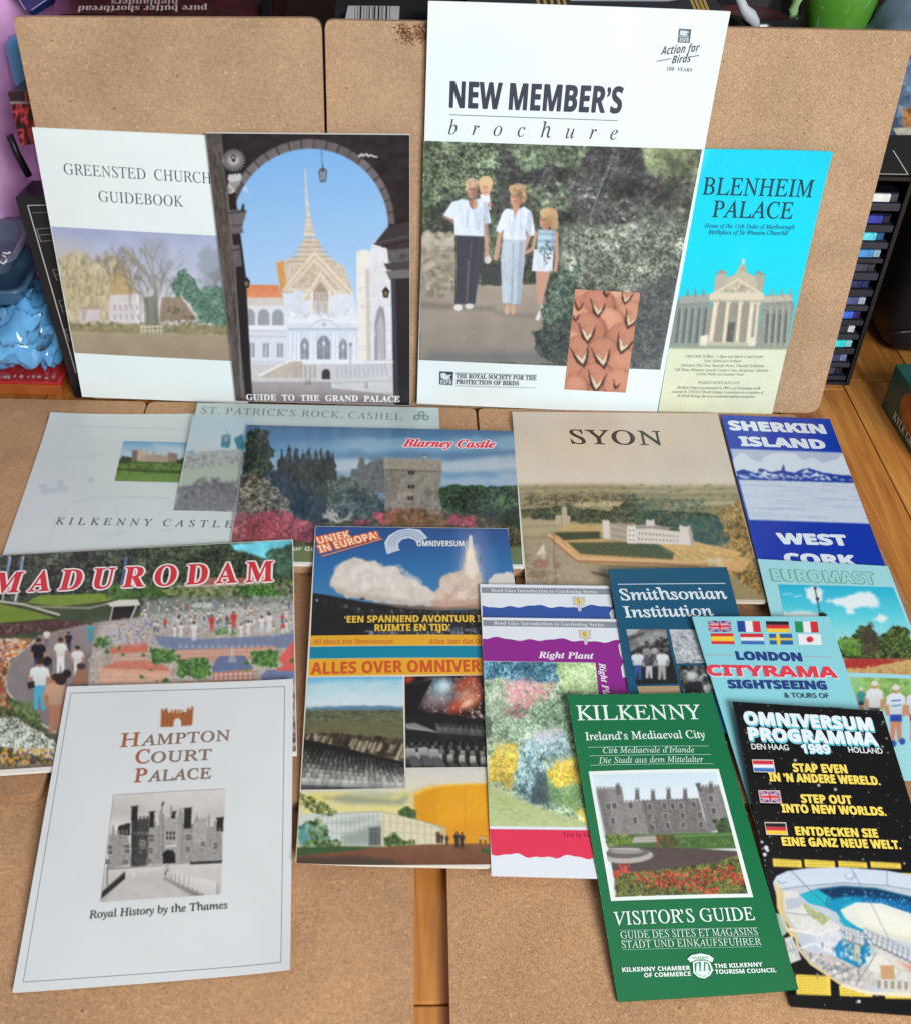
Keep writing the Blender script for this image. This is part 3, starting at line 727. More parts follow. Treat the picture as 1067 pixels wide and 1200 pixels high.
# green box, partly in frame
def green_box():
    a = flat((1031.5, 476), 0); b = flat((1074, 546), 0); h = .047; e = (b - a) / np.linalg.norm(b - a); out = np.cross([0, 0, 1.], e); out /= np.linalg.norm(out)
    if out[0] < 0: out = -out
    up = np.array([0, 0, h]); dpt = out * .09; zz = np.array([0, 0, .0004])
    r = thing('green_box', 'dark green book box with orange oval and white lettering at right edge', 'box', tuple((a + b + dpt) / 2))
    bm = bmesh.new(); bm_prism(bm, [a + up + zz, b + up + zz, b + zz, a + zz], -out, .09, .0015); bm_obj('box_body', bm, mat((30, 82, 74), .35, noise=.35, scale=30), r)
    cen = a + (b - a) * .62 + up * .62; o2 = -out * .0004; P = [cen + e * .026 * math.cos(t) + np.array([0, 0, 1.]) * .017 * math.sin(t) + o2 for t in np.linspace(0, 6.283, 28)[:-1]]
    mesh_obj('orange_oval', P, [list(range(len(P)))], mat((166, 92, 46), .4, noise=.3, scale=90), r)
    V, Fc = text_mesh('KYLE GRANT', 'b'); V = V / V[:, 0].max() * .066; q = a + (b - a) * .30 + up * .14 - out * .0006
    mesh_obj('lettering', [q + e * v[0] + np.array([0, 0, 1.]) * v[1] * 1.1 for v in V], Fc, mat((215, 220, 210), .5), r)
    bm = bmesh.new(); bm_box(bm, a + up + e * .012 + out * .02 + zz, a + up + e * .03 + out * .05 + np.array([0, 0, .0012])); bm_obj('label_patch', bm, mat((190, 205, 190), .4), r)
green_box()

# ---- left: pink cloth, boxes, bags
def pink_cloth():
    V, Fc = [], []; nu, nv = 90, 50; P0 = []
    for j in range(nv):
        for i in range(nu):
            u, v = i / (nu - 1), j / (nv - 1); x = -.62 + .338 * u; z = .002 + .46 * v
            y = .985 - .03 * (u < .6) * (.6 - u) + .010 * math.sin(46 * u + 3 * v) + .022 * math.sin(17 * u - 4 * v + 1) + .05 * (1 - v) ** 2 * -1 + .006 * math.sin(60 * u * (1 - .3 * v) + 5 * v)
            V.append((x, y, z))
    for j in range(nv - 1):
        for i in range(nu - 1): a = j * nu + i; Fc.append((a, a + 1, a + nu + 1, a + nu))
    m = mat((232, 178, 230), .8, spec=.2, noise=.06, scale=120, bump=.1, name='pink_cloth')
    r = thing('pink_cloth', 'lilac pink cloth hanging in folds at the left edge behind the boards', 'cloth', (-.39, 1.0, .002))
    o = mesh_obj('drape', V, Fc, m, r, True)
    V, Fc = [], []                                               # the fold that hangs forward
    for j in range(40):
        v = j / 39
        for i in range(24):
            u = i / 23; a = math.pi * (u - .1); zz = .155 + .30 * v
            xx = -.418 + .050 * (1 + .15 * v - .5 * max(0, .5 - v)) * -math.cos(a) + .006 * math.sin(6 * v); yy = .95 - .028 * math.sin(a) * (1 - .3 * v)
            V.append((xx, yy, zz))
    for j in range(39):
        for i in range(23): a = j * 24 + i; Fc.append((a, a + 1, a + 25, a + 24))
    mesh_obj('fold', V, Fc, m, r, True)
pink_cloth()
E_ = Sheet('navy_booklet', 'navy blue booklet corner with white border line above the left board', 'booklet',
           [aty((-12, -30), 1.0), aty((36, -60), 1.0), aty((78, -14), .97), aty((33, 14), .955)], .006, (26, 38, 92), .4)
E_.rule(RQ, (20, -4), (30, 11), .9, (170, 180, 205), 'border_line'); E_.rule(RQ, (37, 11.5), (58, -3), .9, (170, 180, 205), 'border_line')
bm = bmesh.new(); c = aty((33, 92), .965); lathe(bm, [(0, .0), (.010, .0), (.0125, .006), (.0125, .034), (.009, .042), (0, .044)], (c[0], c[1], c[2] - .008), 28)
tag(bm_obj('blue_bottle', bm, mat((78, 150, 195), .3), None, True), 'small light blue bottle peeping out beside the left board', 'bottle')
def tartan_box():
    q = [stand(p, -.022) for p in ((9, 108), (60, 104), (72, 166), (24, 170))]
    s = Sheet('tartan_box', 'black and red tartan patterned box behind the left board edge', 'box', q, .05, (44, 26, 28), .35)
    s.root.children[0].name = 'box_body'
    cv = Cv(RQ, (0, 100, 80, 230), (60, 26, 28)); cv.leaf([(0, 100), (80, 100), (80, 180), (0, 180)], [(36, 18, 20), (80, 24, 30), (190, 50, 58), (214, 80, 84), (60, 20, 24)], 7, k=3, flat=2.4)
    cv.poly([(0, 100), (80, 100), (80, 117), (0, 119)], (44, 36, 38)); cv.line([(30, 106), (31, 117)], (170, 60, 66), 3); cv.line([(36, 105), (37, 116)], (170, 60, 66), 3)
    cv.rect(0, 118.5, 80, 121.5, (140, 128, 128)); s.picture(cv, None, 'tartan_print')
tartan_box()
def boxed_set():
    q = [stand(p, -.0075) for p in ((18, 231), (150, 231), (190, 470), (88, 466))]
    s = Sheet('boxed_set', 'black slipcase with thin white frame leaning behind the white tree guidebook', 'slipcase', q, .048, (30, 31, 34), .35)
    s.root.children[0].name = 'slipcase_body'
    s.rule(RQ, (32.5, 240.5), (89, 437), 1.2, (190, 192, 190), 'frame_line'); s.rule(RQ, (32, 240.5), (80, 239.5), 1.0, (170, 172, 170), 'frame_line')
    s.rule(RQ, (38, 249), (70, 248.5), .7, (110, 112, 112), 'frame_line')
    for (x, y, h) in ((43, 268, 22), (62, 316, 18), (69, 352, 20), (76, 386, 18)):
        for t in range(3): s.rule(RQ, (x + t * 2.2, y + t * h / 3), (x + 26, y - 2 + t * h / 3), .8, (120, 124, 124), 'lettering_stroke')
        s.rule(RQ, (x, y), (x + 5, y + h * .7), .9, (130, 134, 134), 'lettering_stroke')
boxed_set()
bm = bmesh.new(); tube(bm, [aty(p, .925) for p in ((11, 158), (20, 180), (34, 206))], .0032, 8); tag(bm_obj('cable', bm, mat((22, 20, 26), .4), None, True), 'short black cable in front of the pink cloth above the black slipcase', 'cable')
def red_box():
    a = flat((-60, 466), 0); b = flat((79, 464), 0); y0 = b[1]; h = aty((40, 447), y0)[2]
    r = thing('red_box', 'glossy red lidded box on floor at far left under the blue bag', 'box', (-.42, .9, 0))
    bm = bmesh.new(); bm_box(bm, (-.52, y0, .0003), (b[0] - .004, y0 + .10, h * .80), .001); bm_obj('box_body', bm, mat((172, 92, 42), .4, noise=.15, scale=60), r)
    bm = bmesh.new(); bm_box(bm, (-.523, y0 - .002, h * .80 + .0002), (b[0] - .002, y0 + .103, h), .002, 3); bm_obj('lid', bm, mat((178, 40, 36), .16, noise=.08, scale=30, coat=.6), r)
    V, Fc = [], []; g = random.Random(2)
    x = -.39
    while x < b[0] - .012:
        w_ = g.uniform(.001, .004); z0 = h + .0004; yy = y0 + .003 + g.uniform(0, .003); k = len(V); V += [(x, yy, z0), (x + w_, yy - .001, z0), (x + w_, yy + g.uniform(.002, .005), z0), (x, yy + g.uniform(.001, .005), z0)]; Fc.append((k, k + 1, k + 2, k + 3)); x += w_ + g.uniform(.0006, .004)
    mesh_obj('silver_marks', V, Fc, mat((215, 200, 200), .25, metal=.3), r)
    return h, y0
RH, RY = red_box()
def blue_bag():
    V, Fc = [], []; nu, nv = 120, 84; r = thing('blue_plastic_bag', 'crinkled shiny blue plastic bag on the red box at far left', 'bag', (-.40, RY + .05, RH))
    for j in range(nv):
        for i in range(nu):
            u, v = i / (nu - 1), j / (nv - 1); a = 2 * math.pi * u; th = math.pi * (v - .5)
            ex = lambda t, p: math.copysign(abs(t) ** p, t)
            x = -.402 + .098 * ex(math.cos(th), .5) * ex(math.cos(a), .5); y = RY + .052 + .048 * ex(math.cos(th), .5) * ex(math.sin(a), .5); z = RH + .033 + .032 * ex(math.sin(th), .6)
            f1 = lambda a_, b_, c_, d_: float(vnoise(np.array([a_ / c_ + 400]), np.array([b_ / c_ + 400]), d_)[0]) - .5; n = f1(x + .4 * z, z + y * .7, .024, 4) - abs(f1(x - z * .6, z + y, .017, 8)) * 1.3 + .3; n2 = .3 - abs(f1(x + z, y - z, .009, 9)) * 1.6 - abs(f1(x * .5 - z, z + y * .3, .012, 3))
            V.append((x + .012 * n, y + .022 * n + .006 * n2, max(RH + .0003, z + .018 * n2 + .01 * n)))
    for j in range(nv - 1):
        for i in range(nu - 1): a = j * nu + i; Fc.append((a, a + 1, a + nu + 1, a + nu))
    mesh_obj('wrapping', V, Fc, mat((92, 158, 208), .12, noise=.5, scale=26, bump=.5, coat=.8), r, True)  # pale blotches in the blue stand in for glare on the plastic
    return r
blue_bag()
def trays():
    for k, (z, c, lb) in enumerate(((RH + .068, (74, 112, 146), 'lower clear blue grey plastic tray on the blue bag at far left'), (RH + .092, (104, 116, 140), 'upper clear plastic tray with white squiggle stacked on the lower tray'))):
        y0 = RY + .004 + .008 * k; x1 = -.326 - .006 * k; r = thing('plastic_tray', lb, 'tray', (-.42, y0 + .045, z), 'clear plastic trays')
        Q = [(-.54, y0 + .085), (x1, y0 + .085), (x1, y0), (-.54, y0)]
        def ring(ins, zz): return rounded([(Q[0][0] + ins, Q[0][1] - ins, zz), (Q[1][0] - ins, Q[1][1] - ins, zz), (Q[2][0] - ins, Q[2][1] + ins, zz), (Q[3][0] + ins, Q[3][1] + ins, zz)], .016)
        bm = bmesh.new(); rs = [[bm.verts.new(p) for p in ring(i, zz)] for i, zz in ((.012, z), (.008, z + .004), (.005, z + .016), (.004, z + .0175), (0, z + .018), (0, z + .0195), (.006, z + .0195), (.010, z + .006), (.016, z + .004))]
        n = len(rs[0])
        for i in range(len(rs) - 1):
            for q in range(n): bm.faces.new([rs[i][q], rs[i][(q + 1) % n], rs[i + 1][(q + 1) % n], rs[i + 1][q]])
        bm.faces.new(rs[-1]); bm.faces.new(rs[0][::-1]); bm_obj('moulded_shell', bm, mat(c, .12, noise=.1, scale=20, coat=.5, alpha=.72), r, True)
        if k:
            P = [aty(p, y0 - .0022) for p in ((-1, 306), (4, 309), (8, 305), (6, 300), (2, 299), (4, 296), (9, 297), (12, 295))]
            bm = bmesh.new(); tube(bm, P, .0009, 6); bm_obj('white_squiggle', bm, mat((200, 205, 210), .5), r, True)
trays()

# ================================================================== the standing brochures
DK = (62, 66, 72)
def STQ(q, tops, bots): return [stand(q[0], tops), stand(q[1], tops), stand(q[2], bots), stand(q[3], bots)]
def soft_curl(a, b=0.0, tl=0, tr=0, br=0, bl=0):
    return lambda u, v: a * np.sin(math.pi * u) * np.sin(math.pi * v) + b * u * (1 - u) * 4 + tl * ((1 - u) * (1 - v)) ** 7 + tr * (u * (1 - v)) ** 7 + br * (u * v) ** 7 + bl * ((1 - u) * v) ** 7

def greensted():
    R = Reg(0, 130, 3.427)
    s = Sheet('guidebook', 'white guidebook standing at far left with bare winter trees and cottage photo', 'guidebook',
              STQ([(37.4, 149.3), (249, 159), (291, 473), (96.3, 465)], .0058, .0075), .0018, (230, 241, 242), .34, soft_curl(.0006), pages=(225, 220, 205))
    cv = Cv(R, (190, 440, 960, 1030), (170, 178, 205))
    cv.grad([(0, (160, 170, 204)), (.45, (188, 194, 216)), (.75, (205, 204, 210)), (1, (200, 198, 198))], (0, 460), (0, 850))
    cv.mottle(.05, 70, 3)
    cv.poly([(205, 520), (330, 540), (420, 600), (500, 600), (560, 720), (560, 860), (270, 860)], (196, 186, 172), a=.55, ft=40, rough=30, rs=40)
    will = [(230, 600), (300, 560), (360, 600), (440, 580), (500, 610), (545, 730), (520, 850), (270, 850)]
    cv.leaf(will, [(130, 118, 84), (176, 162, 122), (202, 188, 146), (222, 210, 176)], 12, a=.72, rough=28, rs=36, ft=14, flat=1.8, k=2.2)
    g = random.Random(11)
    for k in range(420):
        x = g.uniform(225, 540); y = g.uniform(570, 830); l = g.uniform(12, 44); dx = (x - 400) * .05 + g.uniform(-5, 5)
        cv.line([(x, y), (x + dx, y + l)], g.choice([(200, 182, 132), (160, 144, 104), (212, 200, 160), (146, 132, 96)]), 2.2, .4)
    cv.poly([(468, 580), (545, 735), (435, 745)], (190, 160, 116), a=.8, rough=6, ft=4, tex=.1)
    cv.poly([(440, 738), (570, 735), (586, 852), (438, 848)], (212, 206, 206), rough=3, tex=.06); cv.poly([(545, 735), (572, 735), (586, 852), (548, 852)], (226, 222, 224))
    cv.wins([(450, 770), (560, 770), (570, 845), (450, 845)], 5, 2, .35, .55, (150, 146, 148), a=.6)
    cv.rect(318, 788, 402, 842, (206, 200, 200), rough=4, tex=.06); cv.rect(330, 800, 345, 840, (160, 150, 146), a=.6); cv.poly([(310, 790), (400, 780), (410, 795), (318, 800)], (170, 150, 128), a=.7)
    for (x, y, h, sd, lean) in ((462, 700, 95, 1, -1.60), (445, 690, 80, 12, -1.75), (565, 850, 170, 3, -1.57), (628, 852, 175, 4, -1.55), (600, 850, 140, 5, -1.7), (650, 850, 120, 6, -1.4), (520, 780, 110, 7, -1.5), (850, 770, 90, 9, -1.3), (690, 800, 80, 10, -1.2)):
        cv.twig(x, y, lean, h * .72, 9, (118, 116, 112), 5, random.Random(sd), a=.38, spread=.62)
    cv.twig(628, 855, -1.58, 150, 17, (140, 136, 118), 5, random.Random(21), a=.6, spread=.5)
    cv.poly([(590, 500), (660, 500), (690, 620), (660, 720), (600, 740), (560, 620)], (150, 152, 156), a=.28, rough=22, ft=18)
    cv.poly([(575, 750), (620, 740), (640, 855), (580, 855)], (98, 108, 90), a=.7, rough=10, ft=6)
    con = [(690, 700), (712, 650), (742, 632), (776, 672), (800, 712), (850, 700), (960, 730), (960, 880), (860, 860), (800, 850), (770, 780), (700, 730)]
    cv.leaf(con, [(66, 92, 82), (86, 120, 104), (108, 144, 126), (140, 166, 150)], 9, rough=16, rs=18, ft=3, k=2.5); cv.dabs(con, 40, 3, 7, [(62, 98, 84), (92, 134, 112), (54, 86, 76), (112, 146, 124)], a=.5)
    cv.poly([(800, 560), (960, 530), (960, 740), (800, 700)], (128, 140, 148), a=.5, rough=26, ft=14)
    cv.poly([(650, 748), (728, 748), (796, 836), (640, 846)], (152, 134, 118), rough=3, tex=.12); cv.poly([(724, 742), (734, 744), (800, 838), (790, 842)], (206, 200, 186), a=.7)
    cv.line([(727, 725), (729, 748)], (220, 214, 200), 4)
    cv.dabs([(650, 800), (700, 780), (800, 840), (800, 860), (650, 860)], 60, 3, 8, [(110, 104, 84), (90, 92, 72), (156, 140, 112)], a=.6)
    cv.poly([(190, 852), (960, 862), (960, 905), (190, 885)], (148, 140, 108), rough=8, rs=30, tex=.15, ts=18); cv.dabs([(260, 846), (960, 858), (960, 900), (260, 880)], 240, 3, 9, [(126, 122, 88), (168, 156, 120), (110, 112, 84)], a=.45)
    cv.poly([(190, 884), (960, 902), (960, 1040), (190, 1030)], (166, 152, 128), g=(152, 136, 116), tex=.06, ts=60)
    for k in range(6): cv.line([(568 + 16 * k, 862), (568 + 16 * k, 894)], (226, 224, 214), 3.5)
    cv.line([(564, 868), (654, 864)], (228, 226, 216), 4); cv.line([(564, 884), (654, 880)], (222, 220, 210), 3)
    s.picture(cv, [(205, 463), (905, 502), (935, 1004), (300, 971)])
    s.text(R, 'GREENSTED  CHURCH', 'r', (258, 253), (850, 291), 44, (92, 96, 104), 'title', sp=1.0)
    s.text(R, 'GUIDEBOOK', 'r', (398, 363), (738, 384), 43, (92, 96, 104), 'title', sp=1.0)
greensted()

def palace():
    R = Reg(230, 140, 3.53)
    s = Sheet('guidebook', 'guidebook showing white palace and golden spire through a dark stone archway', 'guidebook',
              STQ([(240.3, 155.4), (480.2, 157.4), (480.4, 475.5), (276.5, 470)], .0085, .0108), .0026, (206, 206, 208), .22, soft_curl(.0005), pages=(232, 228, 222))
    cv = Cv(R, (20, 40, 900, 1200), (42, 38, 41))
    cv.mottle(.35, 30, 5)
    sky = [(150 + 0, 460)] + [(472 - 322 * math.cos(t), 442 - 322 * math.sin(t)) for t in np.linspace(0, math.pi, 40)] + [(806, 470), (815, 1190), (215, 1190)]
    ring = lambda r0, r1, t0, t1: [(472 - r0 * math.cos(t), 442 - r0 * math.sin(t)) for t in np.linspace(t0, t1, 14)] + [(472 - r1 * math.cos(t), 442 - r1 * math.sin(t)) for t in np.linspace(t1, t0, 14)]
    for k in range(20):
        t0, t1 = .12 + k * .15, .12 + (k + 1) * .15 - .012; f = 1 - k / 20
        cv.poly(ring(318, 362 - 12 * abs(k - 9) / 9, t0, t1), (84 + 40 * f * (k > 2) + (18 if k > 13 else 0), 78 + 38 * f * (k > 2) + (17 if k > 13 else 0), 78 + 40 * f * (k > 2) + (18 if k > 13 else 0)), tex=.12, ts=14)
    cv.poly(sky, (124, 178, 232), g=(214, 232, 248))
    # right hand palace wing
    wing = [(664, 545), (700, 536), (718, 545), (735, 500), (800, 540), (812, 1150), (690, 1150), (660, 1000)]
    cv.poly(wing, (224, 226, 230), tex=.05, ts=20); cv.poly([(664, 545), (708, 545), (716, 1000), (668, 1000)], (236, 232, 224)); cv.poly([(700, 620), (716, 620), (722, 1010), (706, 1010)], (206, 198, 188))
    for y in (620, 640, 700, 780, 860, 940): cv.line([(664, y), (806, y - 14)], (196, 198, 204), 3, .6)
    cv.poly([(738, 1000), (738, 840), (748, 790), (762, 770), (776, 782), (782, 830), (784, 1000)], (150, 152, 158)); cv.poly([(748, 1000), (750, 850), (764, 800), (776, 850), (778, 1000)], (184, 184, 188))
    cv.dabs(wing, 120, 2, 7, [(240, 240, 240), (200, 204, 212), (188, 184, 180)], a=.35)
    # left wing with orange roof
    cv.poly([(184, 682), (338, 684), (362, 742), (190, 738)], (214, 132, 92), tex=.08, ts=8, g=(226, 150, 110))
    cv.rect(188, 736, 372, 780, (214, 206, 198)); cv.rect(190, 770, 380, 1040, (222, 226, 236))
    cv.wins([(190, 778), (368, 784), (368, 852), (190, 852)], 3, 1, .8, .96, (158, 162, 168), arch=True)
    cv.rect(190, 852, 374, 870, (236, 238, 244)); cv.line([(190, 872), (372, 874)], (180, 184, 194), 3)
    cv.wins([(200, 915), (376, 918), (376, 990), (200, 990)], 3, 1, .42, .8, (150, 156, 164)); cv.wins([(200, 915), (376, 918), (376, 990), (200, 990)], 3, 1, .08, .8, (214, 218, 224))
    for y in (895, 1002, 1020): cv.line([(196, y), (382, y + 2)], (186, 188, 196), 3)
    # central hall
    cv.poly([(360, 712), (650, 712), (668, 860), (668, 1010), (380, 1010)], (222, 228, 240), tex=.03)
    cv.poly([(328, 590), (368, 580), (420, 566), (446, 490), (500, 490), (530, 560), (612, 606), (650, 720), (352, 720)], (208, 196, 178), tex=.16, ts=6)
    cv.poly([(330, 592), (362, 585), (376, 700), (350, 716)], (208, 158, 96), tex=.1)
    for k in range(6): cv.line([(452 - k * 15, 486 + k * 20), (494 + k * 16, 486 + k * 20)], (150, 132, 106), 4, .6); cv.line([(454 - k * 15, 480 + k * 20), (492 + k * 16, 480 + k * 20)], (226, 212, 186), 3, .6)
    cv.poly([(448, 198), (452, 198), (462, 330), (472, 400), (492, 482), (444, 482), (456, 400), (452, 320)], (216, 208, 192), tex=.14, ts=5)
    for y in (405, 425, 445, 462): cv.line([(454, y), (484, y)], (168, 150, 126), 3, .7)
    cv.poly([(490, 552), (648, 722), (362, 704)], (222, 210, 192)); cv.poly([(490, 590), (600, 706), (392, 696)], (204, 188, 168), tex=.2, ts=5)
    cv.line([(362, 704), (490, 550), (648, 722)], (232, 218, 196), 9); cv.line([(372, 702), (490, 566), (636, 720)], (166, 146, 116), 3, .8)
    cv.poly([(514, 636), (582, 724), (438, 752)], (214, 200, 182)); cv.line([(438, 750), (514, 636), (584, 728)], (236, 224, 206), 7); cv.poly([(514, 668), (552, 722), (470, 735)], (170, 152, 130), tex=.2, ts=5)
    cv.poly([(400, 705), (440, 705), (440, 800), (400, 800)], (216, 222, 232)); cv.rect(482, 714, 552, 800, (206, 196, 188)); cv.wins([(484, 716), (550, 716), (550, 752), (484, 752)], 5, 1, .5, .9, (168, 152, 140))
    for x in (478, 552): cv.rect(x - 5, 705, x + 5, 812, (238, 232, 224))
    cv.wins([(490, 755), (548, 755), (548, 810), (490, 810)], 2, 1, .5, .9, (186, 186, 192))
    cv.poly([(380, 812), (664, 812), (668, 842), (376, 842)], (234, 238, 246)); cv.dabs([(380, 790), (664, 790), (664, 818), (380, 818)], 50, 3, 8, [(244, 246, 250), (196, 204, 220), (226, 222, 214)], a=.6)
    cv.poly([(462, 862), (500, 832), (530, 824), (560, 832), (590, 860)], (226, 232, 242)); cv.line([(462, 862), (500, 834), (530, 827), (560, 834), (592, 862)], (190, 198, 212), 4); cv.ell(530, 848, 9, 7, (190, 180, 170))
    cv.rect(376, 862, 668, 872, (190, 198, 214)); cv.rect(378, 874, 668, 996, (214, 222, 238), g=(226, 230, 240))
    for x in (388, 404, 420, 474, 488, 566, 580, 634, 650): cv.rect(x, 880, x + 9, 992, (240, 243, 249)); cv.line([(x + 10, 882), (x + 10, 992)], (178, 188, 208), 2)
    for (a, b, y) in ((432, 466, 902), (500, 556, 892), (592, 624, 906)):
        cv.wins([(a, y), (b, y), (b, 992), (a, 992)], 1, 1, 1, 1, (138, 144, 156), arch=True); cv.line([((a + b) / 2, y + 8), ((a + b) / 2, 990)], (196, 202, 212), 3); cv.ell((a + b) / 2, y + 34, 6, 9, (226, 226, 226)); cv.line([(a, y + 48), (b, y + 48)], (190, 196, 206), 2)
    cv.rect(376, 992, 672, 1010, (236, 238, 244)); cv.poly([(215, 1012), (672, 1012), (672, 1085), (222, 1085)], (208, 204, 204), tex=.05)
    cv.poly([(262, 1066), (392, 1000), (440, 1000), (440, 1070)], (196, 184, 172), tex=.08); cv.line([(262, 1058), (392, 994)], (238, 238, 240), 8)
    cv.wins([(405, 1014), (500, 1014), (500, 1070), (405, 1070)], 5, 1, .55, .9, (178, 170, 164)); cv.poly([(520, 1074), (520, 1044), (530, 1032), (545, 1032), (554, 1044), (554, 1074)], (66, 64, 68))
    cv.poly([(562, 1010), (674, 1000), (812, 990), (816, 1140), (566, 1120)], (206, 206, 210), tex=.06); cv.wins([(575, 1010), (790, 1000), (800, 1070), (575, 1080)], 12, 1, .5, .7, (178, 178, 184), a=.6)
    cv.line([(566, 1008), (812, 1002)], (240, 240, 242), 7); cv.line([(566, 1090), (814, 1080)], (176, 172, 176), 3)
    cv.poly([(205, 1084), (560, 1084), (560, 1110), (820, 1140), (820, 1200), (205, 1200)], (168, 162, 166), g=(146, 138, 142), tex=.05, ts=40); cv.poly([(205, 1140), (830, 1140), (830, 1200), (205, 1200)], (132, 122, 126), a=.8, ft=20)
    for (x, y) in ((470, 1096), (456, 1100), (705, 1112)): cv.man(x, y, 26, (200, 190, 186), (90, 86, 90))
    cv.line([(638, 930), (638, 1010)], (110, 112, 118), 3); cv.ell(638, 930, 5, 8, (120, 122, 128))
    gg = random.Random(77)
    for k in range(260):                                           # carved and gilded detail
        x, y = gg.uniform(372, 660), gg.uniform(720, 1000); c = gg.choice([(246, 248, 252), (178, 188, 206), (206, 212, 226), (196, 190, 186)]); cv.line([(x, y), (x + gg.uniform(-2, 2), y + gg.uniform(4, 16))], c, 2.2, .45)
    for k in range(240):
        x, y = gg.uniform(360, 640), gg.uniform(560, 716)
        if abs(x - 490) < (y - 470) * .62: cv.line([(x, y), (x + gg.uniform(-9, 9), y + gg.uniform(2, 10))], gg.choice([(236, 226, 206), (160, 140, 112), (190, 172, 146), (226, 206, 170)]), 2, .5)
    for y in (742, 756, 880, 900, 1008): cv.line([(190, y), (372, y + 3)], (196, 198, 208), 2, .7)
    for k in range(120): x, y = gg.uniform(190, 372), gg.uniform(880, 1030); cv.line([(x, y), (x, y + gg.uniform(4, 12))], gg.choice([(240, 242, 248), (184, 190, 204)]), 2, .5)
    # dark right pillar
    cv.poly([(735, 516), (790, 446), (884, 420), (884, 545), (800, 545), (780, 528)], (58, 54, 57), tex=.15); cv.line([(735, 512), (792, 500), (884, 480)], (92, 88, 90), 5); cv.line([(770, 526), (884, 500)], (30, 28, 31), 6)
    cv.poly([(790, 540), (884, 532), (884, 590), (796, 592)], (96, 92, 94), tex=.15); cv.ell(853, 566, 14, 14, (76, 72, 74)); cv.poly([(776, 596), (884, 584), (884, 620), (790, 622)], (70, 66, 69)); cv.poly([(784, 626), (884, 618), (884, 655), (800, 662)], (112, 108, 110), tex=.1)
    cv.poly([(806, 660), (884, 655), (884, 1190), (822, 1190)], (42, 39, 43), tex=.1); cv.poly([(806, 660), (824, 659), (836, 1150), (822, 1150)], (66, 62, 66))
    # carved dark pillar on the left
    cv.poly([(35, 52), (110, 52), (240, 1190), (162, 1190)], (86, 80, 76), tex=.25, ts=14)
    g = random.Random(3)
    for k in range(220):
        t = g.random(); y = 60 + t * 1110; x = 38 + t * 128 + g.uniform(0, 66); l = g.uniform(20, 90); cv.line([(x, y), (x + l * .115, y + l)], g.choice([(44, 40, 40), (128, 120, 112), (60, 54, 52), (108, 100, 94)]), g.uniform(2, 6), .5)
    cv.poly([(104, 52), (128, 52), (205, 640), (232, 1150), (212, 1190), (190, 1000)], (36, 33, 35)); cv.line([(128, 300), (160, 620), (178, 900), (190, 1150)], (150, 146, 144), 5, .8)
    cv.poly([(132, 376), (204, 370), (206, 392), (190, 440), (196, 468), (150, 474)], (104, 100, 102), tex=.15); cv.line([(134, 386), (206, 380)], (60, 57, 60), 6); cv.line([(146, 440), (192, 434)], (66, 62, 66), 5); cv.poly([(186, 380), (188, 358), (196, 346), (200, 352), (196, 378)], (34, 33, 36))
    cv.poly([(150, 520), (180, 516), (190, 606), (160, 610)], (100, 96, 98), tex=.15); cv.line([(152, 540), (184, 536)], (50, 48, 51), 5)
    # emblem, lanterns, signature
    for k in range(22): t = k * math.pi / 11; cv.line([(155 + 10 * math.cos(t), 168 + 10 * math.sin(t)), (155 + 45 * math.cos(t), 168 + 44 * math.sin(t))], (206, 206, 206), 4.5, .9)
    cv.ell(154, 156, 10, 12, (40, 38, 40)); cv.ell(154, 156, 5, 6, (200, 196, 190)); cv.poly([(134, 228), (186, 222), (190, 240), (178, 258), (140, 262), (130, 244)], (196, 196, 196), rough=4, rs=9); cv.poly([(130, 262), (186, 250), (176, 270), (150, 306), (130, 304)], (150, 148, 148), rough=6, rs=8); cv.line([(136, 270), (158, 296), (140, 304)], (230, 230, 230), 4)
    cv.poly([(190, 285), (206, 268), (216, 300), (206, 302)], (236, 240, 246), a=.4)
    cv.line([(518, 125), (522, 192)], (70, 76, 90), 2.5); cv.poly([(514, 200), (532, 200), (542, 214), (536, 258), (512, 258), (506, 214)], (86, 90, 96)); cv.poly([(515, 214), (534, 214), (531, 252), (516, 252)], (170, 186, 206)); cv.line([(524, 190), (524, 256)], (60, 62, 68), 4)
    for (x, y) in ((208, 650), (784, 690)): cv.poly([(x - 15, y + 18), (x, y), (x + 15, y + 18), (x + 9, y + 46), (x - 9, y + 46)], (40, 38, 40)); cv.poly([(x - 6, y + 20), (x + 6, y + 20), (x + 4, y + 38), (x - 4, y + 38)], (150, 130, 90))
    cv.line([(674, 152), (682, 144), (690, 150), (706, 142), (712, 152), (722, 146), (734, 152), (748, 154)], (226, 226, 226), 6); cv.line([(672, 150), (690, 140)], (210, 210, 210), 4)
    s.picture(cv, None)
    s.text(R, 'GUIDE  TO  THE  GRAND  PALACE', 'b', (208, 1160), (841, 1168), 24, (238, 238, 240), 'title', fat=.02, sp=1.05)
    scuffs(s, 70, (150, 146, 144), 6, (0, 1))
palace()

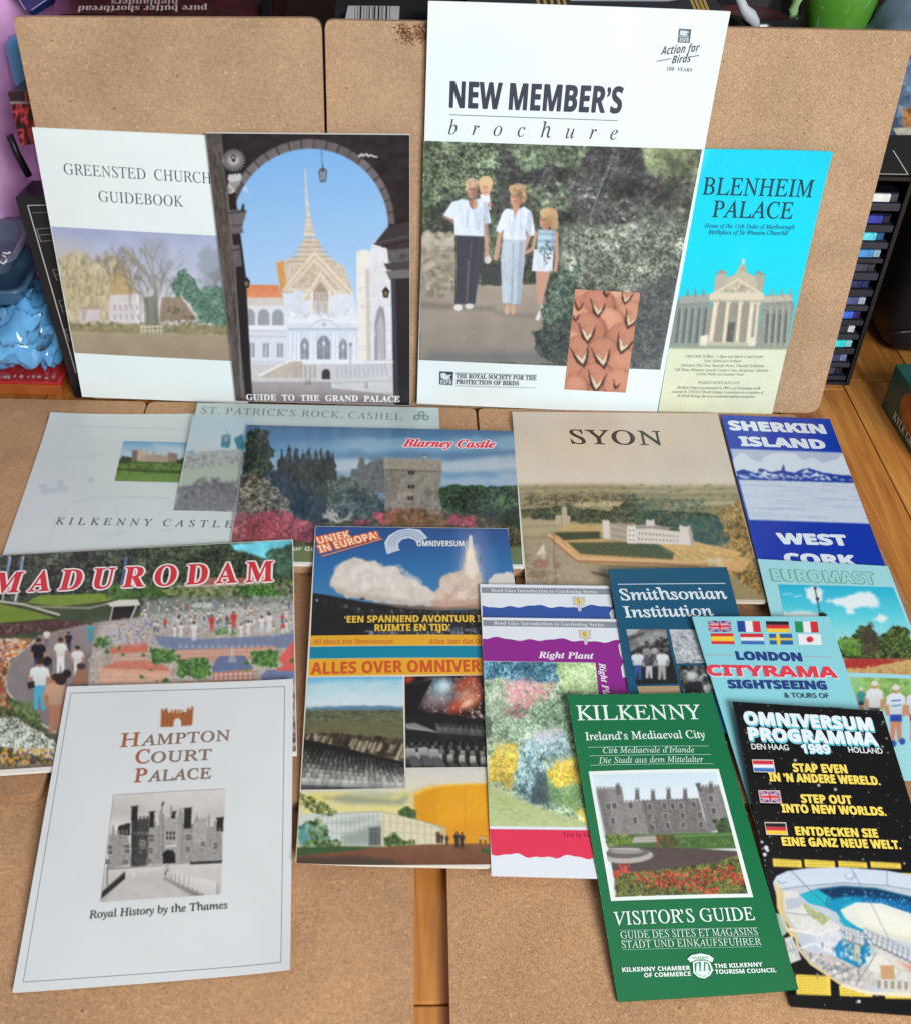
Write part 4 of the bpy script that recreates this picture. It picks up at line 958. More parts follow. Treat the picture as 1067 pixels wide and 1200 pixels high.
def brochure():
    R = Reg(480, 160, 3.049); R3_ = Reg(480, 0, 2.808)
    s = Sheet('brochure', 'largest white brochure standing at centre with walking family photo and feather inset', 'brochure',
              STQ([(501.8, .6), (854, 12.5), (769, 485), (488.6, 473)], .0062, .0082), .0026, (228, 240, 242), .34, soft_curl(.0012, tr=.004, tl=.002), pages=(228, 230, 226))
    cv = Cv(R, (20, 0, 1060, 850), (70, 80, 64))
    cv.grad([(0, (74, 86, 68)), (.5, (72, 80, 66)), (1, (62, 72, 62))], (0, 0), (0, 830))
    cv.poly([(300, 20), (620, 20), (900, 40), (900, 240), (760, 320), (560, 330), (480, 240), (330, 220), (300, 120)], (48, 48, 50), rough=50, rs=60, ft=20)
    g = random.Random(1)
    leaf = [(96, 112, 88), (74, 92, 70), (120, 136, 108), (58, 72, 56), (142, 156, 126)]
    FO = [(30, 36, 32), (52, 62, 50), (78, 92, 72), (104, 120, 92), (150, 164, 130)]
    cv.leaf([(20, 0), (1060, 0), (1060, 850), (20, 850)], [(34, 38, 36), (58, 66, 56), (78, 86, 74), (98, 104, 92)], 11, k=2.6)
    cv.leaf([(300, 20), (620, 20), (900, 40), (900, 240), (760, 320), (560, 330), (480, 240), (330, 220), (300, 120)], [(26, 28, 30), (40, 42, 44), (56, 58, 58), (84, 86, 80)], 12, rough=50, rs=60, ft=16, seed=4)
    cv.leaf([(40, 0), (330, 5), (300, 200), (140, 200), (40, 340)], FO, 10, rough=24, ft=5, seed=2, k=2.8); cv.leaf([(330, 5), (640, 10), (600, 130), (500, 90), (400, 130)], FO, 10, rough=24, ft=5, seed=5, a=.9, k=2.8); cv.leaf([(820, 20), (1060, 20), (1020, 160), (860, 140)], [(70, 78, 60), (104, 116, 84), (140, 150, 110), (170, 176, 138)], 11, rough=24, ft=8, seed=6)
    cv.dabs([(40, 10), (330, 15), (300, 200), (140, 200), (40, 340)], 260, 3, 9, leaf, a=.5, asp=.6)
    cv.dabs([(330, 15), (640, 20), (600, 130), (500, 90), (400, 130)], 260, 4, 12, leaf, a=.6, asp=.6, seed=4)
    cv.dabs([(410, 170), (560, 160), (580, 270), (440, 260)], 150, 4, 11, leaf, a=.6, asp=.6, seed=9)
    cv.dabs([(820, 40), (1040, 45), (1010, 150), (860, 140)], 220, 5, 14, [(112, 124, 92), (134, 144, 108), (92, 102, 80)], a=.55, asp=.6, seed=5)
    cv.dabs([(560, 100), (1020, 140), (980, 420), (560, 420)], 700, 4, 12, [(64, 66, 64), (84, 84, 80), (48, 50, 52), (104, 100, 96)], a=.5, asp=.6, seed=6)
    for k in range(9): cv.twig(g.uniform(600, 860), g.uniform(160, 330), g.uniform(-2.4, -.6), 60, 4, (112, 110, 106), 3, g, a=.2)
    cv.line([(720, 90), (690, 150), (640, 300)], (160, 160, 156), 5, .4)
    cv.poly([(560, 330), (1000, 330), (930, 830), (600, 560), (530, 420)], (88, 96, 86), rough=40, rs=50, ft=20)
    cv.leaf([(540, 320), (1000, 300), (920, 840), (600, 840), (560, 540)], [(48, 56, 50), (74, 84, 72), (104, 112, 98), (136, 142, 128), (176, 178, 168)], 10, rough=40, rs=50, ft=14, seed=8, k=2.5)
    cv.dabs([(540, 320), (1000, 320), (920, 820), (830, 560), (560, 540)], 300, 3, 9, [(104, 114, 96), (128, 136, 120), (60, 68, 62)], a=.5, asp=.6, seed=7)
    cv.dabs([(600, 180), (1000, 280), (960, 480), (600, 460)], 60, 3, 9, [(168, 166, 164), (186, 184, 180), (146, 146, 142)], a=.6, asp=.5, seed=12)
    for (x, y) in ((930, 305), (795, 320), (970, 262), (690, 380), (640, 395), (720, 420), (860, 690), (760, 350), (585, 450)): cv.ell(x, y, g.uniform(9, 18), g.uniform(5, 8), (182, 180, 178), a=.6, ft=4, rot=g.uniform(-.5, .8))
    cv.poly([(36, 555), (200, 530), (470, 528), (500, 640), (470, 720), (560, 810), (36, 806)], (152, 140, 128), g=(130, 122, 112), rough=6, rs=40, tex=.06, ts=60)
    cv.poly([(36, 590), (160, 600), (300, 610), (300, 622), (36, 612)], (104, 98, 90), a=.7, ft=8); cv.poly([(300, 625), (470, 636), (460, 650), (330, 640)], (110, 102, 94), a=.6, ft=8)
    cv.poly([(80, 770), (560, 765), (560, 812), (36, 806)], (92, 96, 100), a=.7, ft=18)
    cv.mottle(.55, 95, 5, pts=[(20, 0), (1060, 0), (1060, 850), (560, 850), (450, 520), (20, 560)]); cv.mottle(.30, 34, 9, pts=[(20, 0), (1060, 0), (1060, 850), (560, 850), (450, 520), (20, 560)])
    wall = [(44, 348), (100, 340), (160, 350), (165, 560), (38, 570)]
    cv.poly(wall, (150, 142, 124), rough=6, tex=.12, ts=10); cv.dabs(wall, 130, 7, 17, [(176, 168, 148), (130, 122, 106), (160, 150, 132), (108, 102, 90)], a=.55, asp=.7); cv.dabs([(44, 345), (160, 345), (160, 385), (44, 390)], 50, 8, 16, [(186, 180, 162), (170, 164, 150)], a=.6, asp=.6)
    for k in range(40): x, y = g.uniform(44, 160), g.uniform(390, 550); cv.line([(x, y), (x + g.uniform(10, 30), y + g.uniform(-5, 5))], (92, 88, 78), 3, .5)
    cv.poly([(255, 470), (330, 450), (330, 530), (255, 530)], (56, 58, 58), rough=8); cv.dabs([(270, 300), (325, 300), (320, 440), (280, 440)], 70, 4, 9, leaf, a=.7)
    SK, SK2 = (184, 142, 122), (150, 110, 94)
    # man with a child on his back
    cv.poly([(262, 300), (278, 300), (282, 420), (290, 448), (270, 450)], SK); cv.ell(278, 440, 12, 14, (200, 196, 196))
    cv.poly([(250, 205), (284, 205), (290, 260), (255, 260)], (222, 224, 230)); cv.ell(270, 180, 22, 30, (206, 158, 132)); cv.ell(270, 164, 26, 24, (208, 176, 134)); cv.line([(285, 240), (276, 262)], SK, 13)
    cv.line([(150, 262), (126, 284), (160, 304)], SK2, 14)
    cv.poly([(162, 350), (264, 350), (262, 440), (242, 520), (232, 598), (200, 598), (208, 480), (200, 598), (160, 600), (166, 460)], (54, 55, 66)); cv.poly([(205, 440), (216, 440), (206, 590), (198, 590)], (84, 80, 84)); cv.line([(220, 370), (214, 430)], (80, 82, 94), 4)
    cv.poly([(186, 222), (215, 228), (250, 220), (276, 232), (290, 308), (268, 312), (262, 276), (264, 356), (160, 352), (158, 296), (140, 290), (120, 280), (150, 234)], (212, 224, 240), tex=.05, ts=20); cv.poly([(222, 240), (264, 260), (264, 352), (240, 352)], (190, 204, 224), a=.6, ft=8); cv.line([(212, 262), (206, 300), (212, 350)], (180, 194, 214), 4, .7)
    cv.poly([(208, 225), (238, 228), (226, 262), (214, 250)], SK2); cv.ell(222, 192, 18, 31, (168, 122, 106)); cv.ell(221, 166, 23, 18, (196, 168, 140)); cv.ell(204, 180, 6, 16, (190, 162, 134)); cv.dabs([(200, 152), (244, 152), (238, 176), (202, 186)], 26, 3, 6, [(206, 184, 160), (160, 130, 104)], a=.6); cv.ell(233, 242, 9, 14, SK)
    cv.ell(172, 610, 15, 12, (214, 210, 204)); cv.ell(212, 606, 15, 10, (206, 204, 200))
    # woman
    cv.line([(322, 340), (312, 400), (306, 432)], SK, 17); cv.line([(424, 350), (408, 395), (388, 440)], SK, 17); cv.ell(306, 430, 9, 12, SK); cv.ell(386, 438, 9, 13, SK)
    cv.poly([(332, 362), (412, 362), (408, 450), (394, 596), (362, 598), (366, 470), (358, 596), (330, 594), (324, 440)], (176, 192, 206), tex=.05); cv.line([(368, 380), (366, 590)], (140, 156, 172), 5, .8); cv.line([(346, 380), (342, 590)], (196, 208, 220), 5, .7)
    cv.poly([(344, 256), (372, 262), (408, 250), (434, 268), (448, 350), (426, 356), (412, 330), (414, 368), (330, 366), (334, 330), (324, 344), (306, 336), (330, 270)], (216, 226, 242), tex=.05); cv.line([(372, 270), (366, 364)], (184, 198, 218), 3); cv.poly([(388, 300), (414, 330), (414, 366), (380, 366)], (192, 206, 226), a=.6, ft=8)
    cv.poly([(366, 246), (392, 246), (374, 292)], SK); cv.ell(378, 222, 21, 32, (192, 140, 116)); cv.ell(386, 192, 30, 26, (170, 138, 104)); cv.ell(402, 212, 15, 26, (160, 126, 94)); cv.ell(364, 186, 12, 14, (186, 154, 118)); cv.dabs([(356, 176), (416, 176), (416, 226), (396, 226)], 40, 3, 7, [(196, 164, 126), (130, 102, 78), (176, 142, 108)], a=.6)
    cv.ell(346, 618, 9, 18, (196, 160, 134)); cv.ell(368, 618, 9, 18, (190, 154, 130))
    # girl
    cv.line([(450, 345), (438, 400), (412, 415)], SK, 12); cv.line([(522, 345), (524, 430), (518, 480)], SK, 13)
    cv.poly([(448, 478), (502, 478), (486, 540), (470, 600), (456, 596), (450, 540)], SK); cv.poly([(442, 402), (512, 408), (508, 482), (434, 480)], (210, 218, 228), tex=.05)
    cv.poly([(458, 332), (520, 332), (514, 412), (452, 408)], (160, 190, 206))
    for k in range(5): cv.line([(456, 346 + 13 * k), (518, 348 + 13 * k)], (206, 222, 230) if k % 2 else (90, 130, 160), 4, .7)
    cv.ell(482, 302, 20, 30, (186, 134, 112)); cv.ell(498, 282, 30, 30, (182, 150, 110)); cv.ell(514, 310, 16, 26, (170, 138, 100)); cv.ell(482, 272, 20, 16, (196, 164, 124)); cv.poly([(452, 640), (470, 600), (476, 620), (460, 656), (446, 654)], (214, 214, 216))
    cv.dabs([(455, 360), (510, 380), (510, 450), (470, 460)], 30, 3, 7, [(40, 48, 46), (60, 70, 64)], a=.7, asp=.5)
    for (x, y, q) in ((234, 196, 1), (390, 226, -1), (492, 306, -1)): cv.ell(x, y, 11, 26, (110, 70, 56), a=.4, ft=9)
    for (x, y, d) in ((222, 188, 6), (374, 214, 6), (476, 298, 5), (268, 182, 5)):
        for q in (-1, 1): cv.ell(x + q * d, y, 2.6, 2, (64, 40, 34), a=.8, ft=1.5); cv.line([(x + q * d - 4, y - 5), (x + q * d + 4, y - 5)], (110, 78, 60), 2, .6)
        cv.line([(x - .5, y + 2), (x - 1.5, y + 9)], (140, 92, 76), 2.4, .6); cv.line([(x - 5, y + 16), (x + 5, y + 16)], (150, 66, 60), 3, .75); cv.ell(x - 7, y + 10, 5, 5, (226, 170, 146), a=.5, ft=4)
    for (x0, y0, x1, y1) in ((270, 240, 276, 345), (428, 275, 424, 350), (512, 335, 508, 405), (250, 370, 226, 590), (398, 380, 388, 590)): cv.line([(x0, y0), (x1, y1)], (60, 70, 90), 16, .22)
    gg = random.Random(31)
    for (x, y, q) in ((200, 290, 24), (240, 300, 18), (360, 320, 24), (400, 300, 20), (345, 480, 14), (385, 480, 14), (470, 440, 14)):
        for k in range(5): a_ = gg.uniform(-q, q); cv.line([(x + a_, y - 36 + gg.uniform(-10, 10)), (x + a_ * .6 + gg.uniform(-6, 6), y + 34)], (150, 166, 188), 3, .35)
    bush = [(500, 490), (600, 470), (600, 700), (560, 830), (480, 780), (450, 770), (480, 690), (460, 640), (500, 560)]
    cv.leaf(bush, [(30, 40, 38), (50, 66, 58), (72, 92, 78), (100, 120, 104), (130, 148, 130)], 9, rough=26, rs=24, ft=4, seed=3, k=2.6); cv.dabs(bush, 160, 4, 12, [(46, 60, 54), (84, 104, 90), (58, 76, 66), (108, 126, 110), (36, 46, 44)], a=.65, asp=.5, seed=8)
    cv.leaf([(440, 700), (560, 640), (620, 830), (520, 810), (455, 780)], [(28, 36, 38), (44, 54, 54), (66, 78, 72), (96, 106, 98)], 9, rough=16, ft=4, seed=13); cv.dabs([(440, 700), (560, 650), (600, 800), (520, 800), (455, 780)], 60, 4, 11, [(44, 52, 54), (60, 70, 66), (36, 42, 46)], a=.7, asp=.5, seed=18)
    cv.leaf([(800, 540), (980, 480), (900, 840), (780, 840)], [(40, 44, 50), (60, 64, 68), (80, 84, 86), (110, 112, 110)], 11, ft=16, a=.8, seed=15); cv.dabs([(800, 540), (980, 480), (900, 830), (780, 820)], 90, 4, 12, [(66, 70, 74), (52, 56, 60), (88, 92, 92), (74, 80, 84)], a=.55, asp=.6, seed=19)
    cv.a = cv.a * .98 + np.array([170, 178, 180]) * .09  # pale grey veil mixed into the ink: painted gloss haze
    s.picture(cv, [(50, 14), (1043, 45), (893, 833), (33, 798)])
    # feather inset
    fv = Cv(R, (535, 530, 840, 930), (176, 120, 96)); fv.mottle(.12, 30, 2)
    g = random.Random(6)
    feathers = [(612, 560, 62), (735, 556, 66), (800, 580, 46), (668, 600, 70), (785, 640, 66), (596, 650, 60), (705, 668, 70), (632, 690, 74), (765, 726, 74), (578, 736, 52), (610, 770, 74), (690, 778, 74), (760, 810, 66), (580, 830, 58), (664, 868, 76), (744, 880, 62), (590, 895, 50)]
    for (x, y, r) in feathers:
        c = g.choice([(196, 138, 112), (206, 150, 122), (184, 126, 102), (214, 160, 130)])
        fv.ell(x + 3, y + 5, r * .92, r * .86, (96, 54, 44), a=.75, ft=7); fv.ell(x, y, r * .86, r * .80, c, a=.95, ft=5); fv.ell(x, y - r * .25, r * .5, r * .5, tuple(min(255, v + 18) for v in c), a=.6, ft=14)
        for k in range(26):
            t = g.uniform(.2, 2.94); rr = r * .84; fv.line([(x + rr * .35 * math.cos(t), y + rr * .35 * math.sin(t)), (x + rr * math.cos(t), y + rr * .95 * math.sin(t))], g.choice([(220, 160, 124), (150, 92, 66), (196, 130, 96)]), 2, .35)
    for (x, y, k, o) in ((670, 622, 1.0, 0), (783, 662, 1.0, .35), (632, 712, 1.15, -.05), (758, 750, 1.15, .3), (612, 795, 1.2, -.25), (686, 800, 1.2, -.2), (664, 885, 1.2, .05), (600, 610, .6, .1), (700, 560, .6, .1), (770, 580, .8, .2), (590, 650, .5, 0), (735, 890, .5, .2)):
        def rt(a, b): c_, s_2 = math.cos(o), math.sin(o); return (x + k * (a * c_ - b * s_2), y + k * (a * s_2 + b * c_))
        fv.poly([rt(-26, -44), rt(-6, -8), rt(4, 8), rt(30, -32), rt(22, -2), rt(2, 28), rt(-18, 4)], (70, 40, 36), rough=3, rs=6); 
        if k > .7: fv.poly([rt(-20, -30), rt(-8, -14), rt(2, 2), rt(20, -20), rt(12, 2), rt(0, 16), rt(-8, 2)], (226, 214, 190), rough=2, rs=5); fv.ell(*rt(-8, -30), 8, 9, (150, 104, 84), a=.35, ft=4)
    s.picture(fv, [(590, 545), (822, 558), (770, 915), (550, 903)], 'feather_inset')
    # headings
    s.text(R3_, "NEW MEMBER’S", 'sb', (131, 352), (692, 371), 84, (52, 58, 74), 'title', fat=.022)
    s.rule(R3_, (131, 376.5), (682, 396), 2.4, (92, 100, 112))
    s.text(R3_, 'brochure', 'i', (127, 441), (680, 459), 48, (60, 64, 76), 'subtitle', sp=2.62)
    s.shape(R3_, [[(884, 93), (925, 95), (920, 141), (880, 139)]], (92, 100, 112), 'emblem')
    s.shape(R3_, [[(889, 99), (905, 100), (918, 104), (908, 112), (916, 116), (898, 117), (887, 114)], [(884, 118), (917, 120), (917, 122), (884, 120)]], (205, 218, 226), 'emblem')
    s.text(R3_, 'RSPB', 'sb', (886, 137), (915, 138.5), 14, (200, 214, 222), 'emblem')
    s.text(R3_, 'Action for', 'sbi', (824, 180), (950, 168), 27, (74, 80, 92), 'slogan', slant=.15); s.text(R3_, 'Birds', 'sbi', (860, 208), (922, 203), 25, (74, 80, 92), 'slogan', slant=.15)
    s.rule(R3_, (810, 201), (858, 192), 3, (84, 90, 102)); s.rule(R3_, (925, 186), (950, 181), 3, (84, 90, 102))
    s.text(R3_, '100  YEARS', 'b', (843, 231), (927, 235), 12, (92, 98, 108), 'caption', sp=1.1)
    s.shape(R, [[(106, 838), (156, 840), (153, 888), (106, 885)]], (62, 72, 84), 'emblem')
    s.shape(R, [[(110, 846), (124, 843), (134, 852), (150, 850), (140, 860), (148, 866), (126, 868), (112, 862)]], (212, 222, 228), 'emblem'); s.text(R, 'RSPB', 'sb', (110, 883), (149, 885), 15, (212, 222, 228), 'emblem')
    s.rule(R, (163, 843), (452, 852), 1.6, (110, 118, 128)); s.rule(R, (163, 890), (450, 898), 1.6, (110, 118, 128))
    s.text(R, 'THE ROYAL SOCIETY FOR THE', 'b', (165, 862), (450, 870), 16, (92, 98, 106), 'caption', fat=.02); s.text(R, 'PROTECTION OF BIRDS', 'b', (165, 883), (388, 889), 16, (92, 98, 106), 'caption', fat=.02)
brochure()

def blenheim():
    R = Reg(760, 160, 3.476)
    s = Sheet('leaflet', 'tall turquoise leaflet with columned palace front, leaning on the wide cork board', 'leaflet',
              STQ([(822.5, 174.2), (974.3, 176.4), (903.8, 487), (769.8, 485.5)], .0040, .0060), .0012, (0, 200, 232), .3, soft_curl(.0008, tr=.003))
    cv = Cv(R, (0, 30, 780, 1160), (0, 208, 238))
    cv.grad([(0, (0, 206, 236)), (.6, (0, 214, 240)), (1, (30, 210, 228))], (0, 50), (0, 760))
    cv.poly([(345, 470), (380, 440), (420, 450), (410, 500), (370, 510)], (120, 226, 240), a=.18, ft=20); cv.poly([(210, 50), (250, 50), (215, 130), (195, 140)], (160, 236, 246), a=.35, ft=16)
    ST = (206, 196, 172)
    cv.poly([(128, 650), (250, 640), (240, 860), (80, 860), (100, 700)], (136, 146, 142), tex=.08); cv.poly([(128, 650), (252, 640), (252, 672), (122, 680)], (160, 166, 158))
    cv.poly([(466, 648), (580, 640), (592, 700), (560, 860), (430, 860)], (140, 148, 142), tex=.08); cv.poly([(466, 650), (582, 642), (586, 668), (466, 676)], (186, 182, 164))
    for x in (150, 182, 214): cv.poly([(x, 650), (x + 4, 622), (x + 10, 620), (x + 13, 650)], (120, 150, 150)); 
    for x in (495, 535, 572): cv.poly([(x - 2, 650), (x + 2, 622), (x + 8, 620), (x + 12, 650)], (150, 160, 150))
    for k in range(5): x = 110 + 27 * k; cv.poly([(x + 10, 700), (x + 20, 700), (x + 6, 840), (x - 6, 840)], (96, 108, 108)); cv.line([(x + 24, 690), (x + 10, 850)], (162, 168, 160), 4)
    for k in range(4): x = 478 + 25 * k; cv.poly([(x, 720), (x + 12, 720), (x + 4, 840), (x - 8, 840)], (98, 108, 106)); cv.line([(x + 18, 690), (x + 6, 850)], (178, 176, 160), 5); cv.poly([(x - 2, 716), (x + 6, 704), (x + 14, 716)], (120, 126, 118))
    cv.poly([(268, 570), (300, 545), (315, 545), (312, 640), (262, 640)], (178, 176, 160)); cv.poly([(432, 570), (440, 548), (472, 565), (462, 640), (425, 640)], (170, 168, 150)); cv.poly([(264, 560), (296, 540), (318, 556)], (150, 150, 138)); cv.poly([(430, 560), (444, 545), (476, 564)], (146, 146, 132))
    cv.poly([(312, 575), (350, 560), (372, 520), (392, 520), (402, 556), (436, 570), (440, 640), (308, 640)], (188, 184, 162), tex=.06); cv.ell(384, 508, 7, 12, (210, 208, 196)); cv.poly([(366, 548), (384, 520), (400, 548)], (166, 164, 146))
    cv.poly([(250, 640), (364, 576), (468, 640)], (214, 204, 180)); cv.poly([(280, 634), (364, 588), (440, 634)], (184, 178, 158), tex=.15, ts=7); cv.dabs([(300, 630), (364, 595), (420, 630)], 30, 3, 6, [(220, 212, 190), (150, 146, 130)], a=.6)
    cv.poly([(246, 640), (470, 640), (466, 672), (246, 672)], (216, 206, 184)); cv.line([(246, 668), (468, 668)], (150, 144, 126), 3)
    cv.poly([(254, 672), (460, 672), (430, 850), (215, 850)], (148, 146, 134)); cv.poly([(318, 756), (350, 756), (340, 835), (308, 835)], (92, 94, 92))
    gg = random.Random(5)
    for k in range(200): x, y = gg.uniform(100, 590), gg.uniform(645, 850); cv.line([(x, y), (x - gg.uniform(0, 3), y + gg.uniform(4, 16))], gg.choice([(182, 182, 166), (110, 116, 112), (156, 158, 146)]), 2.4, .4)
    for (xt, xb, wd) in ((264, 240, 20), (316, 297, 15), (366, 350, 15), (412, 394, 19), (440, 424, 12)): cv.poly([(xt, 676), (xt + wd, 676), (xb + wd, 842), (xb, 842)], (226, 218, 194), tex=.04); cv.line([(xt + wd - 2, 678), (xb + wd - 2, 842)], (168, 160, 140), 3); cv.rect(xt - 3, 672, xt + wd + 3, 682, (214, 206, 184)); cv.rect(xb - 3, 834, xb + wd + 3, 844, (206, 200, 180))
    cv.poly([(210, 812), (240, 806), (238, 858), (204, 858)], (228, 224, 204)); cv.poly([(402, 820), (432, 816), (432, 866), (402, 866)], (222, 218, 198)); cv.poly([(236, 836), (404, 840), (404, 856), (232, 850)], (176, 172, 152))
    for k in range(4): cv.line([(232, 838 + 5 * k), (404, 840 + 5 * k)], (206, 202, 182), 2)
    cv.poly([(60, 850), (580, 855), (560, 872), (60, 868)], (150, 160, 140), ft=4); cv.poly([(0, 862), (600, 868), (600, 1200), (0, 1200)], (216, 224, 198), g=(222, 226, 196), tex=.02, ts=60)
    s.picture(cv, None)
    T = (20, 62, 78)
    s.text(R, 'BLENHEIM', 'r', (216, 235), (662, 246), 70, T, 'title', fat=.012); s.text(R, 'PALACE', 'r', (256, 327), (580, 334), 67, T, 'title', fat=.012)
    T2 = (10, 104, 130)
    s.text(R, 'Home of the 11th Duke of Marlborough', 'i', (224, 370), (592, 376), 17, T2, 'subtitle', fat=.02); s.text(R, 'Birthplace of Sir Winston Churchill', 'i', (240, 396), (565, 400), 17, T2, 'subtitle', fat=.02)
    T3 = (120, 132, 118)
    for (t, x0, x1, y) in (('Open Daily 10.30am – 5.30pm mid March to end October', 150, 466, 898), ('Last Admission 4.45pm', 222, 375, 917), ('Adventure Play Area, Butterfly House, Cheerful Exhibition', 126, 468, 935), ('Gift Shops, Miniature Launch, Garden Centre, Restaurant, Cafeterias', 104, 484, 953), ('Garden Walks and Summer Tours', 192, 386, 971),
                           ('WORLD HERITAGE LIST', 200, 370, 1006), ('Blenheim Palace was nominated in 1987 as of Outstanding worth', 112, 452, 1026), ('awarded by UNESCO World Heritage Commission in recognition of', 92, 466, 1043), ('the World Heritage Site as an outstanding building and gardens', 114, 430, 1060)):
        s.text(R, t, 'i', (x0, y), (x1, y + (x1 - x0) * .010), 11, T3, 'small_print')
blenheim()

# ================================================================== the lying brochures, bottom of the pile first
def kilkenny_castle():
    R = Reg(0, 460, 3.557)
    s = Sheet('guidebook', 'pale grey guidebook lying at left with small castle and lawn photo', 'guidebook',
              flats([(59.9, 486), (320, 484), (300, 633), (2.8, 650.5)], (10.8, 11, 19, 20.5)), .0014, (208, 217, 216), .26, soft_curl(.001, tl=.003))
    # faint ghosted plan of the castle
    gh = (193, 204, 206)
    s.shape(R, [[(160, 385), (196, 380), (196, 398), (240, 396), (236, 368), (262, 362), (266, 386), (290, 396), (276, 416), (252, 410), (196, 422), (190, 428), (172, 420)]], gh, 'ghosted_plan')
    for a, b in (((265, 180), (300, 140)), ((300, 140), (780, 152)), ((270, 270), (420, 262)), ((245, 520), (300, 455)), ((300, 455), (480, 432)), ((480, 432), (690, 440)), ((200, 640), (235, 520)), ((410, 600), (520, 572)), ((440, 610), (530, 580)), ((660, 580), (720, 570)), ((690, 440), (800, 500)), ((480, 470), (500, 560))): s.rule(R, a, b, 2.6, gh, 'ghosted_plan')
    s.shape(R, [[(365, 358), (392, 352), (396, 372), (372, 378)]], gh, 'ghosted_plan')
    cv = Cv(R, (465, 190, 830, 390), (120, 170, 206))
    cv.grad([(0, (104, 160, 204)), (.5, (176, 202, 216))], (0, 200), (0, 300)); cv.poly([(640, 215), (760, 230), (760, 255), (660, 240)], (206, 216, 220), a=.6, ft=14)
    cv.poly([(490, 285), (510, 264), (560, 280), (620, 285), (830, 280), (830, 310), (490, 310)], (46, 66, 44), rough=8)
    cv.poly([(552, 250), (556, 240), (598, 238), (602, 254), (700, 262), (704, 250), (726, 250), (740, 272), (738, 292), (548, 290)], (186, 168, 146), tex=.15, ts=8); cv.poly([(552, 244), (572, 240), (572, 290), (548, 290)], (96, 88, 82), a=.8); cv.poly([(700, 252), (740, 256), (740, 294), (700, 290)], (140, 126, 112), tex=.1)
    cv.wins([(605, 260), (698, 266), (698, 286), (605, 284)], 9, 2, .35, .5, (120, 106, 96)); cv.dabs([(550, 240), (740, 250), (738, 260), (550, 252)], 20, 2, 4, [(110, 102, 96), (200, 184, 164)], a=.8)
    cv.poly([(730, 290), (760, 276), (830, 286), (830, 330), (740, 320)], (40, 64, 36), rough=8); cv.poly([(560, 286), (740, 292), (740, 306), (520, 306)], (74, 104, 52), rough=4)
    cv.poly([(480, 296), (830, 300), (830, 390), (470, 390)], (86, 126, 48), g=(112, 148, 72), tex=.1, ts=20); cv.poly([(490, 316), (760, 326), (756, 340), (486, 326)], (52, 78, 34), rough=4); cv.line([(500, 308), (740, 318)], (150, 130, 88), 3)
    cv.dabs([(490, 298), (740, 302), (740, 320), (490, 318)], 90, 2, 6, [(60, 96, 40), (120, 130, 70), (44, 70, 34)], a=.6)
    s.picture(cv, [(516, 203), (815, 210), (790, 377), (478, 369)])
    s.text(R, 'KILKENNY CASTLE', 'r', (230, 550), (966, 563), 31, (66, 72, 78), 'title', sp=1.7, wsp=.7)
kilkenny_castle()

def st_patrick():
    R = Reg(0, 460, 3.557); R7 = Reg(200, 460, 2.54)
    s = Sheet('booklet', 'pale green grey booklet half covered, with ruined rock and bare tree photo', 'booklet',
              flats([(231.5, 471.8), (513.8, 477.7), (520, 604), (203.8, 598.5)], (17.5, 12.5, 16.8, 18.6)), .0014, (186, 202, 200), .22, soft_curl(.0005))
    cv = Cv(R, (715, 90, 1040, 510), (176, 198, 206))
    cv.grad([(0, (178, 204, 214)), (.4, (190, 206, 212)), (.5, (196, 200, 202))], (0, 100), (0, 400))
    cv.poly([(922, 226), (926, 180), (960, 174), (962, 204), (955, 234)], (70, 132, 150), rough=3); cv.poly([(932, 184), (956, 180), (952, 200), (934, 206)], (140, 158, 168)); cv.poly([(975, 190), (1000, 180), (1014, 172), (1016, 238), (990, 236)], (60, 130, 152), rough=4); cv.poly([(780, 250), (806, 238), (810, 256), (780, 262)], (120, 172, 184), rough=4); cv.line([(948, 178), (946, 150)], (120, 150, 160), 2)
    cv.poly([(770, 280), (780, 256), (860, 246), (1010, 238), (1000, 320), (760, 340)], (164, 170, 168), rough=8, tex=.12, ts=8); cv.dabs([(775, 262), (1008, 244), (1000, 320), (765, 330)], 320, 2, 6, [(196, 198, 194), (140, 144, 142), (176, 178, 176), (118, 124, 122)], a=.55)
    cv.poly([(765, 320), (1002, 300), (990, 390), (745, 395)], (172, 182, 166), rough=8, ft=6)
    cv.poly([(745, 385), (990, 372), (975, 500), (720, 495)], (124, 124, 128), rough=14, rs=24, ft=6, tex=.12, ts=12)
    for k, (x, y, h) in enumerate(((870, 480, 60), (840, 470, 50), (910, 470, 55), (780, 480, 40), (950, 480, 45))): cv.twig(x, y, -1.57, h, 5, (92, 92, 96), 5, random.Random(k + 3), a=.5, spread=.7)
    cv.dabs([(745, 400), (985, 390), (975, 498), (722, 492)], 300, 2, 6, [(104, 104, 110), (150, 150, 152), (86, 88, 92)], a=.4)
    s.picture(cv, [(803, 100), (1060, 108), (1035, 500), (724, 491)])
    s.text(R7, "ST. PATRICK’S ROCK, CASHEL", 'r', (90, 62), (688, 82), 20, (112, 128, 130), 'title', sp=1.15)
    for (x, y) in ((746, 63), (733, 74), (759, 75)): s.shape(R7, [[(x + 11 * math.cos(t), y + 8 * math.sin(t)) for t in np.linspace(0, 6.28, 16)[:-1]]], (120, 140, 142), 'emblem'); s.shape(R7, [[(x + 6 * math.cos(t), y + 4 * math.sin(t)) for t in np.linspace(0, 6.28, 14)[:-1]]], (176, 192, 190), 'emblem')
st_patrick()

